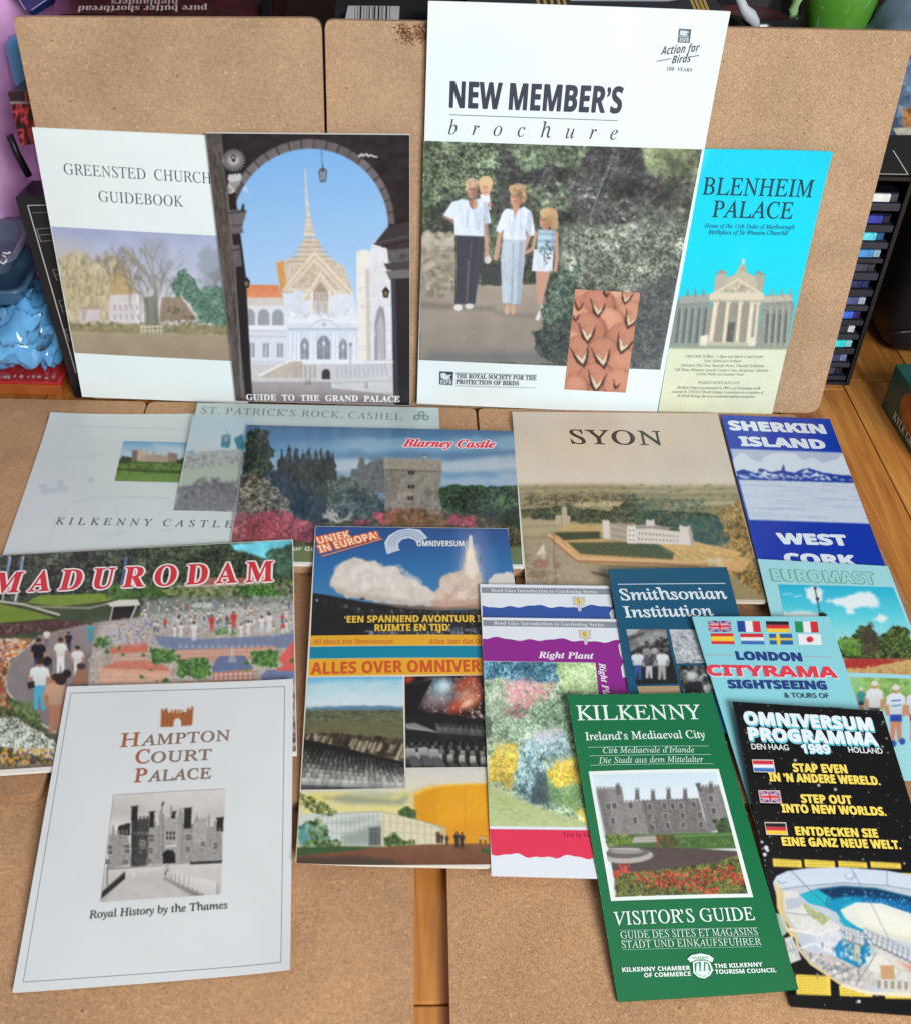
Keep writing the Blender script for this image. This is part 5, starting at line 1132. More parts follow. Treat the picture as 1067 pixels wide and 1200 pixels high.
def blarney():
    R = Reg(200, 460, 2.54)
    s = Sheet('booklet', 'wide glossy booklet with square stone tower, dark conifers and pink flowers', 'booklet',
              flats([(289.8, 497.4), (602, 505.3), (614, 664.5), (266.5, 660.5)], (20.6, 18.6, 21.0, 20.8)), .0020, (226, 226, 220), .16, soft_curl(.0006), pages=(228, 224, 214))
    cv = Cv(R, (150, 80, 1070, 530), (90, 140, 180))
    cv.grad([(0, (70, 104, 140)), (.35, (104, 158, 196)), (.6, (150, 180, 200)), (.75, (120, 160, 190))], (0, 100), (0, 300))
    for (y, h, c, sd, a) in ((150, 24, (150, 178, 196), 1, .7), (185, 18, (84, 118, 152), 2, .7), (215, 26, (190, 198, 208), 3, .75), (245, 14, (112, 150, 184), 4, .6), (262, 18, (186, 198, 208), 5, .6)):
        cv.poly([(300, y + 6), (520, y - h * .5), (800, y - h * .3), (1060, y - h), (1060, y + h), (760, y + h * .8), (500, y + h)], c, a=a, rough=12, rs=50, ft=9, seed=sd)
    cv.poly([(230, 110), (400, 112), (520, 150), (430, 170), (240, 160)], (70, 110, 150), a=.5, ft=20)
    TR = [(32, 44, 40), (48, 62, 54), (24, 34, 32), (62, 76, 66)]
    # left cedar
    ced = [(226, 120), (262, 108), (290, 120), (284, 140), (312, 175), (296, 200), (318, 222), (280, 250), (210, 250), (214, 180)]
    cv.leaf(ced, [(20, 28, 26), (38, 50, 42), (60, 74, 60), (92, 106, 84)], 8, rough=14, rs=16, k=2.6); cv.dabs(ced, 60, 3, 7, TR + [(76, 92, 76)], a=.6, asp=.45)
    # conifers
    for (x, y, wd) in ((330, 170, 30), (352, 152, 26), (374, 158, 28), (394, 172, 26), (411, 156, 24), (432, 172, 26), (448, 166, 24), (468, 160, 26), (484, 182, 20)):
        P = [(x, y), (x + wd * .45, y + 40), (x + wd * .7, y + 120), (x + wd * .6, y + 230), (x - wd * .6, y + 230), (x - wd * .7, y + 120), (x - wd * .4, y + 40)]
        cv.leaf(P, [(20, 28, 32), (34, 44, 46), (50, 62, 62), (74, 86, 82)], 6, rough=7, rs=12, seed=x, flat=2.5, k=2.6); cv.dabs(P, 10, 2, 5, [(48, 60, 60), (26, 34, 38), (58, 68, 66)], a=.45, asp=1.6, rot=0)
    cv.leaf([(290, 235), (490, 240), (470, 420), (290, 420)], [(20, 28, 34), (34, 44, 52), (48, 60, 66), (66, 78, 80)], 7, rough=16, ft=10, seed=30, flat=2.5, k=2.3); cv.poly([(430, 300), (480, 270), (480, 330), (430, 400)], (52, 66, 70), a=.5, ft=14)
    # ruin behind and tower
    cv.poly([(536, 246), (540, 228), (556, 226), (560, 196), (574, 194), (580, 218), (592, 208), (620, 198), (640, 200), (640, 300), (540, 290)], (98, 102, 104), rough=3, rs=7, tex=.2, ts=8); cv.dabs([(540, 230), (640, 205), (640, 290), (545, 285)], 90, 2, 5, [(126, 128, 126), (74, 78, 80)], a=.5)
    for k in range(6): cv.rect(592 + 8 * k, 194, 596 + 8 * k, 202, (98, 102, 104))
    cv.poly([(636, 218), (804, 222), (802, 380), (640, 372)], (142, 136, 126), tex=.22, ts=10)
    cv.poly([(636, 218), (672, 219), (674, 374), (640, 372)], (112, 108, 104), a=.6, ft=12); cv.dabs([(640, 222), (802, 226), (800, 376), (642, 370)], 420, 2, 5, [(160, 152, 140), (120, 114, 106), (106, 100, 94), (170, 162, 150)], a=.45, asp=.7)
    cv.poly([(634, 198), (806, 204), (806, 234), (634, 228)], (156, 148, 134), tex=.15, ts=6); cv.line([(636, 230), (806, 236)], (88, 82, 76), 4)
    for k in range(14): cv.rect(637 + 12 * k, 226 + k * .4, 641 + 12 * k, 240 + k * .4, (150, 142, 130)); 
    for k in range(10): cv.rect(638 + 17 * k, 192 + k * .5, 648 + 17 * k, 204 + k * .5, (160, 152, 138))
    for (x, y) in ((716, 238), (716, 280), (714, 314)): cv.rect(x - 9, y - 5, x + 9, y + 6, (44, 42, 42)); cv.line([(x, y - 6), (x, y + 6)], (140, 132, 122), 2.5)
    cv.line([(753, 182), (753, 204)], (60, 60, 62), 2); cv.rect(754, 183, 762, 190, (60, 66, 60)); cv.ell(756, 192, 4, 6, (190, 186, 180))
    # ivy, woods right
    ivy = [(470, 260), (520, 250), (600, 290), (640, 320), (640, 390), (560, 400), (470, 390)]
    cv.leaf(ivy, [(40, 52, 52), (66, 80, 76), (92, 106, 98), (124, 136, 126)], 7, rough=16, rs=20, ft=4, k=2.6); cv.dabs(ivy, 60, 2, 5, [(88, 102, 96), (58, 72, 70), (104, 116, 108), (48, 58, 60)], a=.5)
    far = [(800, 285), (850, 274), (930, 280), (1040, 276), (1060, 300), (1060, 330), (800, 330)]
    cv.leaf(far, [(36, 54, 42), (56, 80, 54), (80, 104, 70)], 6, rough=6); wood = [(800, 310), (880, 286), (960, 282), (1030, 292), (1064, 300), (1070, 430), (880, 420), (800, 370)]
    cv.leaf(wood, [(22, 34, 30), (44, 60, 46), (66, 90, 62), (100, 124, 88)], 8, rough=14, rs=18, seed=3, k=2.6); cv.dabs(wood, 80, 3, 7, [(64, 88, 60), (36, 50, 40), (84, 106, 76), (28, 40, 34)], a=.55)
    cv.poly([(880, 360), (1064, 340), (1064, 440), (880, 430)], (40, 50, 46), a=.6, rough=12, ft=12)
    # shrubs and flowers
    gs = [(205, 245), (250, 236), (300, 270), (350, 320), (366, 370), (330, 390), (200, 390), (195, 320)]
    cv.leaf(gs, [(36, 36, 34), (80, 76, 66), (120, 114, 100), (176, 170, 154)], 6, rough=14, rs=16, k=2.8); cv.dabs(gs, 120, 2, 4, [(146, 142, 124), (110, 106, 90), (58, 58, 50), (172, 168, 152), (92, 88, 70)], a=.6)
    low = [(150, 390), (330, 370), (470, 390), (640, 360), (900, 360), (1070, 420), (1070, 470), (470, 470), (150, 470)]
    cv.leaf(low, [(34, 36, 32), (64, 62, 48), (96, 92, 66), (124, 116, 84)], 6, rough=12, rs=18, seed=2); cv.dabs(low, 80, 3, 5, [(84, 82, 62), (48, 48, 42), (104, 100, 74)], a=.5)
    PK = [(214, 74, 104), (188, 56, 84), (226, 112, 140), (166, 60, 74), (206, 88, 88)]
    for P, n in (([(190, 362), (330, 352), (420, 390), (440, 440), (340, 440), (185, 445)], 430), ([(600, 360), (690, 346), (700, 380), (620, 394)], 130), ([(820, 362), (910, 372), (905, 398), (820, 390)], 90), ([(545, 378), (590, 382), (590, 396), (550, 396)], 30)): cv.leaf(P, [(70, 40, 44), (150, 60, 76), (206, 80, 108), (232, 130, 150)], 5, a=.75, rough=14, rs=12, ft=3, seed=n, k=2.8); cv.dabs(P, n // 3, 1.5, 3.5, PK, a=.75, asp=.8, seed=n)
    cv.dabs([(640, 345), (800, 350), (820, 400), (640, 400)], 260, 3, 7, [(112, 92, 60), (84, 78, 50), (136, 104, 76), (150, 84, 76)], a=.6)
    g = random.Random(9)
    for k in range(8): cv.twig(490 + g.uniform(-14, 20), 385, g.uniform(-2.9, -.2), 26, 4, (196, 190, 182), 2, g, a=.7)
    cv.mottle(.28, 48, 6, pts=[(150, 230), (640, 300), (1070, 280), (1070, 460), (150, 460)])
    cv.poly([(150, 455), (1070, 462), (1070, 520), (150, 520)], (104, 120, 84), ft=3)
    s.picture(cv, [(228, 96), (1020, 115), (1046, 512), (172, 502)], rough=.14)
    s.text(R, 'Blarney Castle', 'bi', (690, 161), (962, 165), 22, (250, 236, 240), 'title_outline', fat=.12, slant=.15); s.text(R, 'Blarney Castle', 'bi', (690, 161), (962, 165), 22, (226, 60, 84), 'title', fat=.03, slant=.15)
    s.text(R, 'Your Guide', 'sb', (330, 470), (470, 474), 13, (216, 222, 206), 'subtitle')
blarney()

def syon():
    R = Reg(590, 470, 3.442)
    s = Sheet('booklet', 'beige booklet with painted aerial landscape and long white palace', 'booklet',
              flats([(599.6, 482.5), (840.4, 484.5), (897.5, 706), (617, 702)], (13.5, 12.5, 20.5, 20)), .002, (206, 192, 172), .3, soft_curl(.0008), pages=(225, 215, 196))
    cv = Cv(R, (20, 30, 1070, 830), (200, 188, 172))
    cv.grad([(0, (188, 174, 158)), (.22, (202, 188, 170)), (.36, (204, 192, 178)), (.40, (182, 168, 140)), (.5, (150, 136, 104)), (1, (140, 122, 88))], (0, 40), (0, 820))
    cv.mottle(.03, 120, 2); cv.poly([(620, 200), (1000, 150), (1000, 310), (650, 300)], (178, 168, 160), a=.45, ft=50); cv.ell(280, 170, 90, 40, (216, 196, 160), a=.4, ft=40)
    for k in range(9):
        y = 338 + 11 * k; cv.poly([(50, y), (300, y - 5), (700, y + 3), (1070, y - 3), (1070, y + 16), (50, y + 16)], [(150, 138, 104), (120, 112, 84), (164, 150, 114), (106, 102, 78)][k % 4], a=.55, rough=5, rs=40, seed=k, ft=4)
    g = random.Random(4)
    cv.dabs([(60, 340), (1000, 335), (1020, 440), (60, 430)], 420, 3, 12, [(104, 104, 78), (84, 88, 66), (140, 128, 94), (166, 150, 112)], a=.45, asp=.35, rot=0)
    cv.dabs([(80, 380), (540, 376), (540, 416), (80, 420)], 220, 3, 10, [(70, 70, 50), (96, 90, 64), (54, 56, 42)], a=.6, asp=.5); cv.poly([(280, 410), (470, 404), (480, 424), (290, 428)], (186, 170, 132), a=.7, rough=4, ft=4); cv.dabs([(300, 408), (470, 405), (470, 424), (300, 424)], 60, 2, 4, [(110, 96, 70), (206, 190, 156)], a=.7)
    cv.poly([(660, 415), (920, 405), (940, 418), (700, 428)], (190, 178, 150), a=.5, ft=5); cv.poly([(610, 440), (860, 428), (880, 450), (640, 460)], (120, 112, 76), a=.7, rough=5)
    wood = [(70, 440), (240, 425), (420, 440), (520, 400), (600, 440), (860, 455), (900, 520), (860, 560), (760, 550), (620, 500), (420, 490), (240, 490), (80, 470)]
    cv.leaf(wood, [(36, 42, 34), (58, 64, 48), (82, 86, 62), (112, 110, 78)], 10, rough=12, rs=20, k=2.5); cv.dabs(wood, 120, 4, 9, [(48, 54, 42), (76, 84, 60), (58, 70, 58), (96, 100, 72), (64, 84, 80)], a=.5, asp=.7)
    cv.dabs([(520, 390), (800, 395), (840, 440), (540, 440)], 160, 4, 11, [(84, 96, 74), (104, 112, 84), (66, 78, 64)], a=.5, asp=.6)
    cv.poly([(700, 480), (880, 470), (940, 560), (820, 590), (740, 540)], (56, 74, 72), rough=14, ft=6); cv.dabs([(700, 480), (880, 470), (940, 560), (820, 590)], 200, 4, 12, [(48, 64, 62), (70, 90, 84), (90, 100, 76)], a=.5)
    right = [(860, 430), (960, 400), (1070, 430), (1070, 800), (900, 690), (900, 560)]
    cv.leaf(right, [(80, 70, 44), (124, 102, 58), (160, 128, 72), (196, 162, 104)], 12, rough=20, rs=30, ft=8, k=2.5); cv.dabs(right, 120, 4, 10, [(120, 98, 58), (166, 132, 76), (92, 80, 50), (184, 148, 92), (74, 70, 46)], a=.5, asp=.7)
    cv.poly([(70, 480), (250, 480), (330, 510), (210, 530), (120, 545), (75, 540)], (164, 152, 120), ft=5); cv.line([(80, 508), (240, 500)], (120, 108, 84), 4, .6)
    cv.poly([(204, 500), (208, 460), (232, 458), (232, 436), (238, 424), (252, 428), (254, 462), (268, 466), (266, 500)], (176, 164, 138), rough=2); cv.line([(244, 424), (243, 412)], (150, 136, 110), 3); cv.line([(232, 462), (232, 498)], (128, 116, 94), 4, .7)
    cv.poly([(240, 500), (420, 500), (420, 530), (220, 525)], (184, 156, 106), ft=5, tex=.08)
    # gardens and terrace
    cv.poly([(170, 540), (400, 560), (700, 590), (920, 620), (1000, 640), (960, 690), (760, 668), (400, 660), (290, 640)], (190, 150, 98), tex=.08, ts=20); cv.poly([(590, 566), (760, 566), (960, 610), (920, 650), (700, 640)], (196, 160, 104), tex=.1, ts=14)
    cv.poly([(200, 530), (385, 526), (388, 556), (240, 562)], (72, 76, 54), tex=.2, ts=8); cv.poly([(255, 570), (600, 566), (688, 612), (680, 640), (310, 618)], (84, 88, 62), tex=.2, ts=8)
    cv.wins([(262, 574), (596, 570), (680, 634), (316, 614)], 16, 1, .5, .9, (62, 68, 48), a=.7); cv.wins([(206, 534), (380, 530), (384, 554), (244, 558)], 10, 1, .5, .9, (54, 58, 42), a=.7); cv.line([(258, 570), (602, 566), (690, 614)], (160, 130, 86), 4, .7)
    cv.line([(180, 540), (300, 636), (760, 652), (910, 640)], (206, 168, 124), 10); cv.line([(184, 552), (292, 646), (610, 656), (790, 668)], (160, 108, 78), 7)
    for k in range(6): cv.line([(640 + 45 * k, 590 + 6 * k), (720 + 45 * k, 640)], (140, 124, 74), 5, .5)
    # palace
    WH, SHD = (206, 196, 186), (164, 150, 140)
    cv.poly([(408, 490), (520, 510), (520, 572), (410, 556)], (170, 154, 140)); cv.poly([(500, 512), (540, 508), (762, 534), (760, 580), (500, 574)], WH, tex=.05)
    cv.poly([(420, 498), (560, 500), (720, 512), (540, 516)], (150, 138, 130)); cv.poly([(396, 484), (424, 482), (428, 556), (400, 556)], WH); cv.poly([(496, 506), (530, 504), (534, 576), (496, 574)], (214, 206, 196)); cv.poly([(706, 504), (752, 508), (766, 580), (712, 580)], WH); cv.poly([(742, 508), (754, 508), (768, 580), (754, 580)], SHD); cv.poly([(572, 482), (606, 482), (608, 504), (572, 504)], WH)
    for (x, y) in ((398, 480), (412, 480), (574, 478), (598, 478), (708, 500), (742, 503), (498, 502), (522, 500)): cv.rect(x, y, x + 8, y + 7, (214, 206, 196))
    cv.wins([(540, 522), (706, 538), (706, 574), (536, 568)], 12, 2, .42, .4, (136, 120, 112)); cv.wins([(432, 504), (494, 516), (494, 566), (432, 552)], 5, 2, .4, .35, (124, 110, 102)); cv.wins([(500, 514), (530, 512), (530, 572), (500, 570)], 2, 3, .35, .35, (130, 116, 108))
    # river, boats
    cv.poly([(90, 560), (180, 556), (290, 650), (420, 665), (430, 760), (90, 750)], (156, 142, 118), tex=.08, ts=16); cv.dabs([(90, 620), (220, 640), (220, 745), (90, 740)], 160, 3, 10, [(110, 92, 74), (186, 170, 144), (140, 104, 84), (126, 116, 94)], a=.5, asp=.5)
    cv.poly([(128, 620), (160, 575), (166, 620)], (206, 196, 172)); cv.line([(200, 540), (208, 730)], (120, 100, 78), 4); cv.poly([(346, 685), (430, 700), (428, 714), (360, 700)], (104, 86, 68)); cv.ell(150, 655, 34, 20, (150, 100, 84), a=.6); cv.ell(135, 700, 40, 16, (120, 100, 84), a=.6); cv.poly([(150, 610), (170, 606), (166, 640), (150, 640)], (190, 170, 140), a=.7)
    cv.poly([(820, 640), (880, 632), (884, 668), (826, 668)], (196, 178, 140)); cv.rect(826, 632, 832, 668, (206, 190, 156)); cv.rect(862, 632, 868, 668, (206, 190, 156))
    cv.a = np.clip((cv.a - 110) * 1.10 + 120, 0, 250)
    s.picture(cv, [(33, 43), (862, 50), (1052, 802), (97, 790)])
    s.text(R, 'SYON', 'r', (272, 172), (643, 178), 58, (58, 46, 40), 'title', sp=1.1, fat=.02)
syon()

def sherkin():
    R = Reg(830, 470, 3.0)
    s = Sheet('leaflet', 'blue and white leaflet with mountain silhouette band over pale water', 'leaflet',
              flats([(844, 486), (971.7, 490.7), (1051, 700), (899, 704)], (12.8, 12, 23, 22.5)), .0010, (22, 60, 172), .28, soft_curl(.0006))
    cv = Cv(R, (30, 30, 700, 740), (20, 62, 178)); cv.mottle(.04, 90, 3)
    band = [(76, 168), (474, 182), (574, 432), (142, 418)]
    cv.poly(band, (206, 216, 232)); cv.poly([(76, 168), (474, 182), (500, 245), (95, 235)], (186, 196, 220))
    cv.poly([(82, 205), (105, 185), (125, 182), (150, 205), (180, 215), (200, 190), (240, 180), (300, 184), (330, 205), (370, 200), (400, 216), (440, 210), (470, 188), (480, 200), (512, 285), (95, 262)], (216, 226, 240), rough=5, rs=16)
    cv.poly([(96, 248), (122, 240), (150, 250), (185, 236), (215, 250), (258, 244), (300, 252), (330, 240), (352, 236), (400, 252), (440, 258), (500, 262), (514, 288), (104, 276)], (28, 62, 158), rough=2, rs=8); cv.poly([(255, 250), (258, 230), (266, 230), (268, 250)], (28, 62, 158)); cv.line([(262, 232), (262, 222)], (40, 70, 160), 2)
    cv.dabs([(100, 252), (505, 264), (512, 280), (105, 272)], 70, 3, 10, [(214, 224, 240), (190, 204, 230)], a=.85, asp=.4, rot=.1)
    for (x, y) in ((170, 246), (345, 246), (200, 252), (380, 258)): cv.poly([(x - 22, y + 8), (x, y - 8), (x + 6, y + 2), (x + 26, y + 6)], (222, 230, 244), rough=3, rs=6)
    g = random.Random(5)
    for k in range(90): y = g.uniform(284, 420); x = g.uniform(90, 560); cv.line([(x, y), (x + g.uniform(30, 160), y + g.uniform(1, 6))], g.choice([(176, 190, 216), (150, 170, 206), (222, 230, 242), (130, 152, 196)]), g.uniform(1, 2.6), .5)
    cv.rect(0, 0, 1, 1, (20, 60, 170)); cv.poly([(142, 419), (575, 432), (700, 760), (260, 760)], (18, 56, 172))
    s.picture(cv, None)
    Wt = (226, 236, 248)
    for (t, a, b, h) in (('SHERKIN', (78, 101), (412, 114), 33), ('ISLAND', (117, 157), (412, 168), 33), ('WEST', (250, 502), (490, 508), 38), ('CORK', (274, 573), (520, 580), 38)): s.text(R, t, 'sb', a, b, h, Wt, 'title', fat=.07)
    scuffs(s, 50, (150, 170, 214), 7, (0, 1, 3))
sherkin()

def euromast():
    R = Reg(830, 470, 3.0); R8 = Reg(850, 810, 3.077)
    s = Sheet('leaflet', 'pale blue leaflet with tower against blue sky, runners photo below', 'leaflet',
              flats([(887.3, 655), (1040, 663.5), (1137, 918), (948, 908)], (24.2, 24.6, 19, 19)), .0010, (160, 214, 222), .28, soft_curl(.0006))
    cv = Cv(R, (225, 630, 900, 980), (60, 190, 214))
    cv.grad([(0, (40, 178, 212)), (.55, (96, 208, 222)), (1, (170, 222, 224))], (0, 645), (0, 850))
    for P in ([(340, 660), (372, 648), (400, 670), (396, 700), (370, 712), (345, 690)], [(412, 704), (470, 690), (520, 676), (570, 672), (600, 700), (594, 726), (540, 724), (500, 734), (450, 716)], [(480, 738), (505, 734), (516, 746), (490, 750)], [(575, 770), (600, 750), (634, 762), (610, 778)], [(250, 745), (330, 738), (400, 748), (400, 760), (250, 765)]):
        cv.poly(P, (226, 238, 240), rough=7, rs=14, ft=6)
    cv.line([(262, 680), (290, 678)], (170, 222, 230), 7, .6); cv.line([(300, 688), (325, 684)], (180, 226, 232), 7, .6)
    cv.line([(372, 655), (380, 692), (390, 745)], (60, 70, 76), 4); cv.ell(382, 696, 6, 6, (40, 44, 48)); cv.ell(374, 658, 5, 6, (50, 52, 54)); cv.poly([(384, 748), (400, 742), (416, 752), (412, 760), (388, 758)], (30, 36, 40))
    tr = [(445, 850), (470, 822), (500, 835), (530, 800), (570, 790), (600, 830), (650, 790), (700, 800), (740, 920), (470, 908)]
    cv.leaf(tr, [(28, 34, 26), (50, 62, 38), (80, 102, 52), (120, 140, 74)], 8, rough=16, rs=18, ft=3, k=2.6); cv.dabs(tr, 90, 3, 8, [(76, 100, 50), (42, 52, 36), (104, 124, 64), (60, 56, 46), (34, 40, 30)], a=.6, asp=.7)
    cv.poly([(530, 810), (570, 780), (600, 840), (590, 895), (540, 890)], (84, 70, 60), a=.6, rough=14, rs=12); cv.dabs([(460, 840), (530, 840), (530, 895), (470, 890)], 120, 3, 8, [(96, 150, 60), (130, 170, 80), (60, 96, 44)], a=.6)
    for k in range(5): cv.twig(555 + 8 * k, 880, -1.6 + .1 * k, 30, 3, (70, 60, 54), 3, random.Random(k), a=.6)
    cv.poly([(470, 905), (760, 905), (800, 980), (480, 970)], (196, 166, 110), tex=.12, ts=10); cv.poly([(474, 908), (560, 906), (690, 912), (600, 930), (540, 942), (480, 940)], (172, 58, 50), rough=4, tex=.15, ts=8); cv.dabs([(480, 945), (720, 918), (740, 965), (500, 968)], 200, 2, 6, [(214, 176, 110), (176, 140, 90), (206, 150, 100)], a=.6); cv.line([(490, 905), (740, 908)], (120, 60, 50), 4)
    s.picture(cv, [(244, 645), (648, 655), (772, 966), (300, 950)])
    rv = Cv(R8, (420, -70, 800, 330), (150, 206, 214))
    rv.grad([(0, (160, 196, 150)), (.35, (140, 190, 110)), (.6, (150, 208, 216)), (1, (150, 208, 216))], (0, -60), (0, 120))
    rv.poly([(490, -55), (720, -55), (720, 60), (620, 80), (520, 60)], (142, 182, 104), rough=10, rs=16, ft=6); rv.dabs([(470, -60), (740, -60), (740, 60), (520, 60)], 260, 3, 9, [(120, 170, 80), (170, 206, 130), (96, 140, 70)], a=.5)
    rv.poly([(470, 70), (760, 80), (760, 340), (470, 340)], (158, 212, 218), rough=4)
    for (x, y, h, tc, bc) in ((488, 86, 98, (60, 150, 150), (40, 60, 60)), (536, 150, 186, (226, 226, 226), (60, 64, 70)), (613, 184, 206, (220, 230, 238), (40, 70, 160)), (684, 180, 200, (214, 222, 226), (170, 50, 50))):
        rv.man(x, y, h, tc, bc, skin=(196, 134, 104), hair=(220, 216, 206), wd=1.0, bare=True)
    rv.line([(598, 36), (630, 33)], (40, 80, 170), 4); rv.line([(598, 54), (630, 51)], (40, 80, 170), 3); rv.ell(636, 182, 11, 12, (40, 80, 160)); rv.ell(604, 190, 11, 12, (40, 80, 160))
    s.picture(rv, [(440, -50), (726, -42), (850, 320), (520, 312)], 'runners_photograph')
    G1 = (104, 180, 150)
    s.text(R, 'EUROMAST', 'sb', (226, 632), (590, 644), 42, G1, 'title_outline', fat=.075); s.text(R, 'EUROMAST', 'sb', (229, 631), (587, 643), 40, (160, 212, 218), 'title', fat=.02)
euromast()

def madurodam():
    R = Reg(0, 620, 2.884)
    s = Sheet('booklet', 'miniature park booklet with big red outlined capitals and visitors on a curved path', 'booklet',
              flats([(-62, 654.5), (343.4, 632), (348, 884), (-160, 918)], (24, 24, 18.8, 18.8)), .0020, (226, 222, 214), .25, soft_curl(.0007), pages=(230, 226, 218))
    cv = Cv(R, (-470, 20, 1020, 870), (110, 110, 90))
    g = random.Random(2)
    cv.grad([(0, (40, 56, 44)), (.3, (60, 76, 50)), (1, (100, 100, 84))], (0, 60), (0, 840))
    # skyline of dark trees, sky corner
    cv.poly([(-470, 60), (-470, 250), (1020, 220), (1020, 20)], (34, 46, 36), tex=.2, ts=30)
    cv.leaf([(-470, 60), (-470, 250), (1020, 220), (1020, 20)], [(18, 26, 22), (34, 46, 36), (52, 68, 50), (76, 92, 68), (104, 118, 90)], 9, k=2.5); cv.dabs([(0, 85), (780, 50), (1000, 30), (1000, 190), (0, 230)], 150, 3, 9, [(48, 64, 48), (28, 38, 32), (62, 80, 56), (36, 48, 40), (76, 92, 68)], a=.5, asp=.7, seed=3)
    cv.poly([(776, 54), (1020, 20), (1020, 60), (960, 66), (940, 90), (900, 100), (850, 84), (800, 72)], (112, 204, 220), rough=8, rs=14, ft=4)
    cv.dabs([(900, 80), (1000, 50), (1000, 160), (920, 160)], 260, 4, 11, [(60, 90, 70), (44, 66, 52), (84, 116, 92)], a=.6, asp=.7)
    for (x, c) in ((30, (220, 226, 232)), (74, (226, 226, 226)), (424, (120, 160, 190))): cv.poly([(x, 92), (x + 9, 92), (x - 18, 245), (x - 26, 245)], c, a=.8); cv.poly([(x - 4, 100), (x + 4, 100), (x - 6, 180), (x - 14, 170)], (70, 110, 170), a=.6)
    cv.mottle(.4, 60, 3)
    # lawns
    cv.poly([(90, 250), (130, 225), (340, 218), (420, 225), (360, 245), (200, 262)], (122, 146, 56), tex=.08); cv.poly([(-470, 280), (0, 252), (120, 280), (190, 302), (0, 318), (-470, 330)], (116, 140, 52), tex=.08); cv.poly([(540, 205), (700, 196), (800, 200), (760, 220), (560, 225)], (130, 150, 70), tex=.1)
    cv.line([(0, 245), (80, 255), (200, 290)], (196, 190, 176), 8); cv.line([(100, 262), (300, 268), (420, 240)], (176, 168, 150), 6, .8)
    cv.dabs([(370, 195), (540, 190), (560, 225), (430, 240), (360, 230)], 220, 4, 10, [(70, 106, 48), (90, 130, 60), (52, 78, 40)], a=.65); cv.dabs([(560, 180), (1000, 170), (1000, 235), (600, 235)], 520, 3, 9, [(84, 106, 60), (60, 76, 48), (140, 140, 112), (110, 130, 80), (176, 170, 150)], a=.55)
    cv.poly([(660, 165), (840, 165), (860, 190), (640, 195)], (166, 106, 90), tex=.2, ts=8); cv.line([(600, 196), (900, 184)], (214, 206, 196), 5, .8)
    cv.poly([(640, 262), (665, 250), (710, 250), (736, 260), (700, 270)], (222, 228, 228)); cv.poly([(360, 252), (400, 240), (466, 238), (476, 258), (376, 264)], (216, 212, 200)); cv.poly([(376, 264), (456, 262), (452, 306), (370, 308)], (30, 32, 32)); cv.line([(462, 258), (440, 310)], (206, 200, 190), 6); cv.line([(382, 262), (372, 310)], (206, 200, 190), 5)
    # path
    cv.poly([(0, 320), (200, 305), (300, 318), (300, 330), (100, 350), (0, 365)], (84, 60, 52), tex=.2, ts=8); cv.dabs([(0, 322), (290, 315), (290, 330), (0, 362)], 160, 2, 6, [(120, 84, 90), (60, 50, 44), (140, 110, 100)], a=.6)
    path = [(130, 360), (300, 320), (370, 310), (480, 300), (400, 340), (330, 390), (290, 440), (330, 500), (230, 560), (190, 690), (150, 660), (60, 600), (20, 540), (20, 490), (40, 440)]
    cv.poly(path, (146, 136, 134), tex=.06, ts=26, g=(126, 118, 120)); cv.line([(120, 375), (40, 440), (18, 495), (22, 545), (70, 610), (150, 665), (188, 688)], (196, 190, 178), 7)
    cv.poly([(240, 470), (330, 400), (340, 440), (300, 520)], (110, 100, 102), a=.6, ft=14)
    # flower beds at left
    bed = [(0, 370), (110, 372), (60, 420), (20, 470), (14, 520), (30, 580), (150, 690), (190, 720), (170, 800), (-470, 860), (-470, 380)]
    cv.leaf(bed, [(40, 46, 34), (70, 78, 50), (100, 104, 66), (136, 120, 84)], 7, k=2.6); cv.leaf([(-470, 372), (110, 372), (40, 440), (14, 520), (-470, 560)], [(70, 60, 46), (170, 90, 60), (206, 150, 90), (226, 200, 190), (120, 90, 60)], 7, ft=6, seed=5, k=2.8); cv.dabs([(0, 375), (110, 375), (40, 440), (0, 460)], 220, 3, 8, [(206, 110, 60), (226, 190, 190), (196, 150, 70), (120, 70, 60), (230, 226, 214)], a=.75); cv.dabs([(-20, 450), (20, 470), (16, 560), (60, 610), (-20, 590)], 160, 3, 8, [(190, 90, 60), (150, 66, 50), (206, 160, 120), (90, 84, 60)], a=.7)
    cv.dabs([(0, 580), (80, 620), (180, 700), (180, 800), (-100, 820), (-100, 640)], 200, 3, 6, [(60, 66, 44), (44, 50, 36), (90, 96, 60), (76, 64, 52)], a=.6)
    cv.leaf([(-470, 610), (60, 640), (188, 720), (182, 775), (0, 742), (-470, 720)], [(60, 70, 54), (130, 140, 116), (216, 220, 212), (240, 240, 236)], 6, rough=14, ft=4, seed=4, k=3); cv.dabs([(0, 630), (60, 640), (185, 720), (180, 770), (0, 740)], 160, 1.5, 4, [(226, 228, 222), (206, 212, 206), (236, 236, 232)], a=.85); cv.dabs([(0, 745), (180, 745), (170, 800), (0, 815)], 150, 3, 7, [(226, 170, 60), (206, 140, 50), (226, 200, 150), (110, 80, 110)], a=.75); cv.dabs([(20, 575), (120, 590), (150, 680), (60, 630)], 160, 3, 7, [(90, 120, 60), (60, 86, 44), (120, 140, 84)], a=.65)
    # crowds and model town
    town = [(340, 320), (520, 290), (1000, 250), (1010, 860), (300, 560), (300, 450)]
    cv.poly(town, (176, 168, 160), rough=6, ft=6); cv.leaf(town, [(110, 112, 106), (166, 150, 138), (196, 180, 166), (222, 214, 204)], 7, a=.6, rough=6, ft=6, k=2.4); cv.dabs(town, 160, 2, 5, [(120, 130, 150), (176, 120, 104), (200, 190, 180), (96, 104, 90), (150, 96, 84), (110, 120, 140)], a=.45, asp=.6, rot=0, seed=6)
